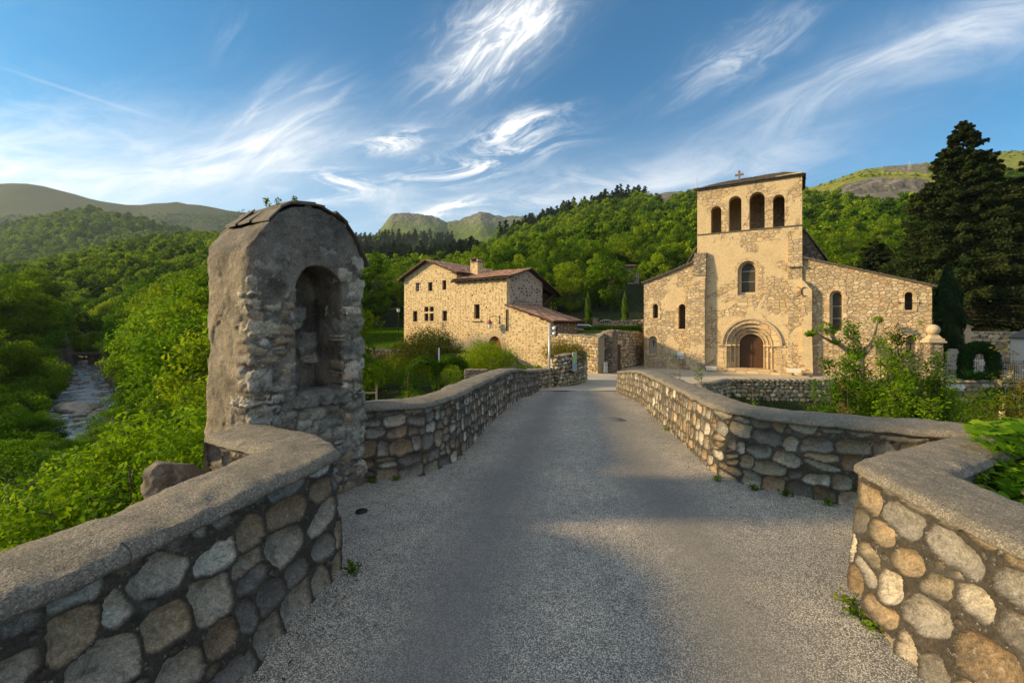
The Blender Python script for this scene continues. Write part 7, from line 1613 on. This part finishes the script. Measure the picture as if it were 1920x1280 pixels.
bush("rusty_shrub", "rusty brown dead shrub beneath the cedar branches", 1838, 46, 1.5, 3.6, 2200, .22, 'leaf_brown', 73)

# grit, pebbles and fallen leaves gathered along the parapet feet
def litter():
    rng = np.random.default_rng(31); ico = np.array([(0,0,1),(.89,0,.45),(.28,.85,.45),(-.72,.53,.45),(-.72,-.53,.45),(.28,-.85,.45),(.72,.53,-.45),(-.28,.85,-.45),(-.89,0,-.45),(-.28,-.85,-.45),(.72,-.53,-.45),(0,0,-1)]); fc = np.array([(0,1,2),(0,2,3),(0,3,4),(0,4,5),(0,5,1),(1,6,2),(2,7,3),(3,8,4),(4,9,5),(5,10,1),(2,6,7),(3,7,8),(4,8,9),(5,9,10),(1,10,6),(7,6,11),(8,7,11),(9,8,11),(10,9,11),(6,10,11)])
    n = 1500; y = 1.6+rng.uniform(0, 1, n)**1.6*12; side = rng.random(n) < .5; e = np.abs(rng.normal(0, .10, n))
    x = np.where(side, lx(y)+.03+e, rx(y)-.03-e); ok = ~((~side) & (y > 2.9) & (y < 5.4)) & ~(side & (y > 3.0) & (y < 5.3)); x, y = x[ok], y[ok]; n = len(x); s_ = rng.uniform(.003, .009, n)
    V = ico[None]*s_[:, None, None]*rng.uniform(.6, 1.2, (n, 12, 1))*np.array([1.2, 1, .7]); V[:, :, 0] += x[:, None]; V[:, :, 1] += y[:, None]; V[:, :, 2] += (zr(y)+s_*.4)[:, None]
    F = (fc[None]+np.arange(n)[:, None, None]*12).reshape(-1, 3); c = np.repeat(PAL[rng.integers(0, 11, n)]*rng.uniform(.8, 1.5, (n, 1)), 12, 0)
    tag(link("loose_gravel", mesh_np("loose_gravel", V.reshape(-1, 3), F, None, c, False), None, [M['rubble']]), "loose grit and pebbles gathered along the feet of the parapets", kind='stuff')
    m = 170; y = 1.8+rng.uniform(0, 1, m)**1.5*10; side = rng.random(m) < .5; e = np.abs(rng.normal(0, .22, m)); x = np.where(side, lx(y)+.04+e, rx(y)-.04-e); ok = ~((side) & (y > 3.0) & (y < 5.3)); x, y = x[ok], y[ok]
    V, F = leaf_arrays(np.c_[x, y, zr(y)+.010], rng.normal(0, .25, (len(x), 3))+np.array([0, 0, 1.0]), .026*rng.uniform(.5, 1.3, len(x)), rng, RHOMB); tag(link("fallen_leaves", mesh_np("fallen_leaves", V, F, {'tint': np.repeat(rng.uniform(0, 1, len(x)), 4)}, None, False), None, [M['leaf_brown']]), "small dry brown leaves scattered on the bridge road", kind='stuff')
litter()
# ------------------------------------------------------------------ evening haze in the valley
def haze():
    m = bpy.data.materials.new("valley_haze"); m.use_nodes = True; nt = NT(m.node_tree)
    out = nt.n('ShaderNodeOutputMaterial'); pv = nt.n('ShaderNodeVolumePrincipled', {'Color': (.75, .88, 1.0, 1), 'Density': .00008, 'Anisotropy': .1})
    nt.t.links.new(pv.outputs[0], out.inputs['Volume'])
    b = MB(); b.box((-2750, -200, -200), (2950, 2750, 560)); o = b.build("haze", m); tag(o, kind='stuff')
haze()
SC.cycles.volume_bounces = 0; SC.cycles.volume_max_steps = 64
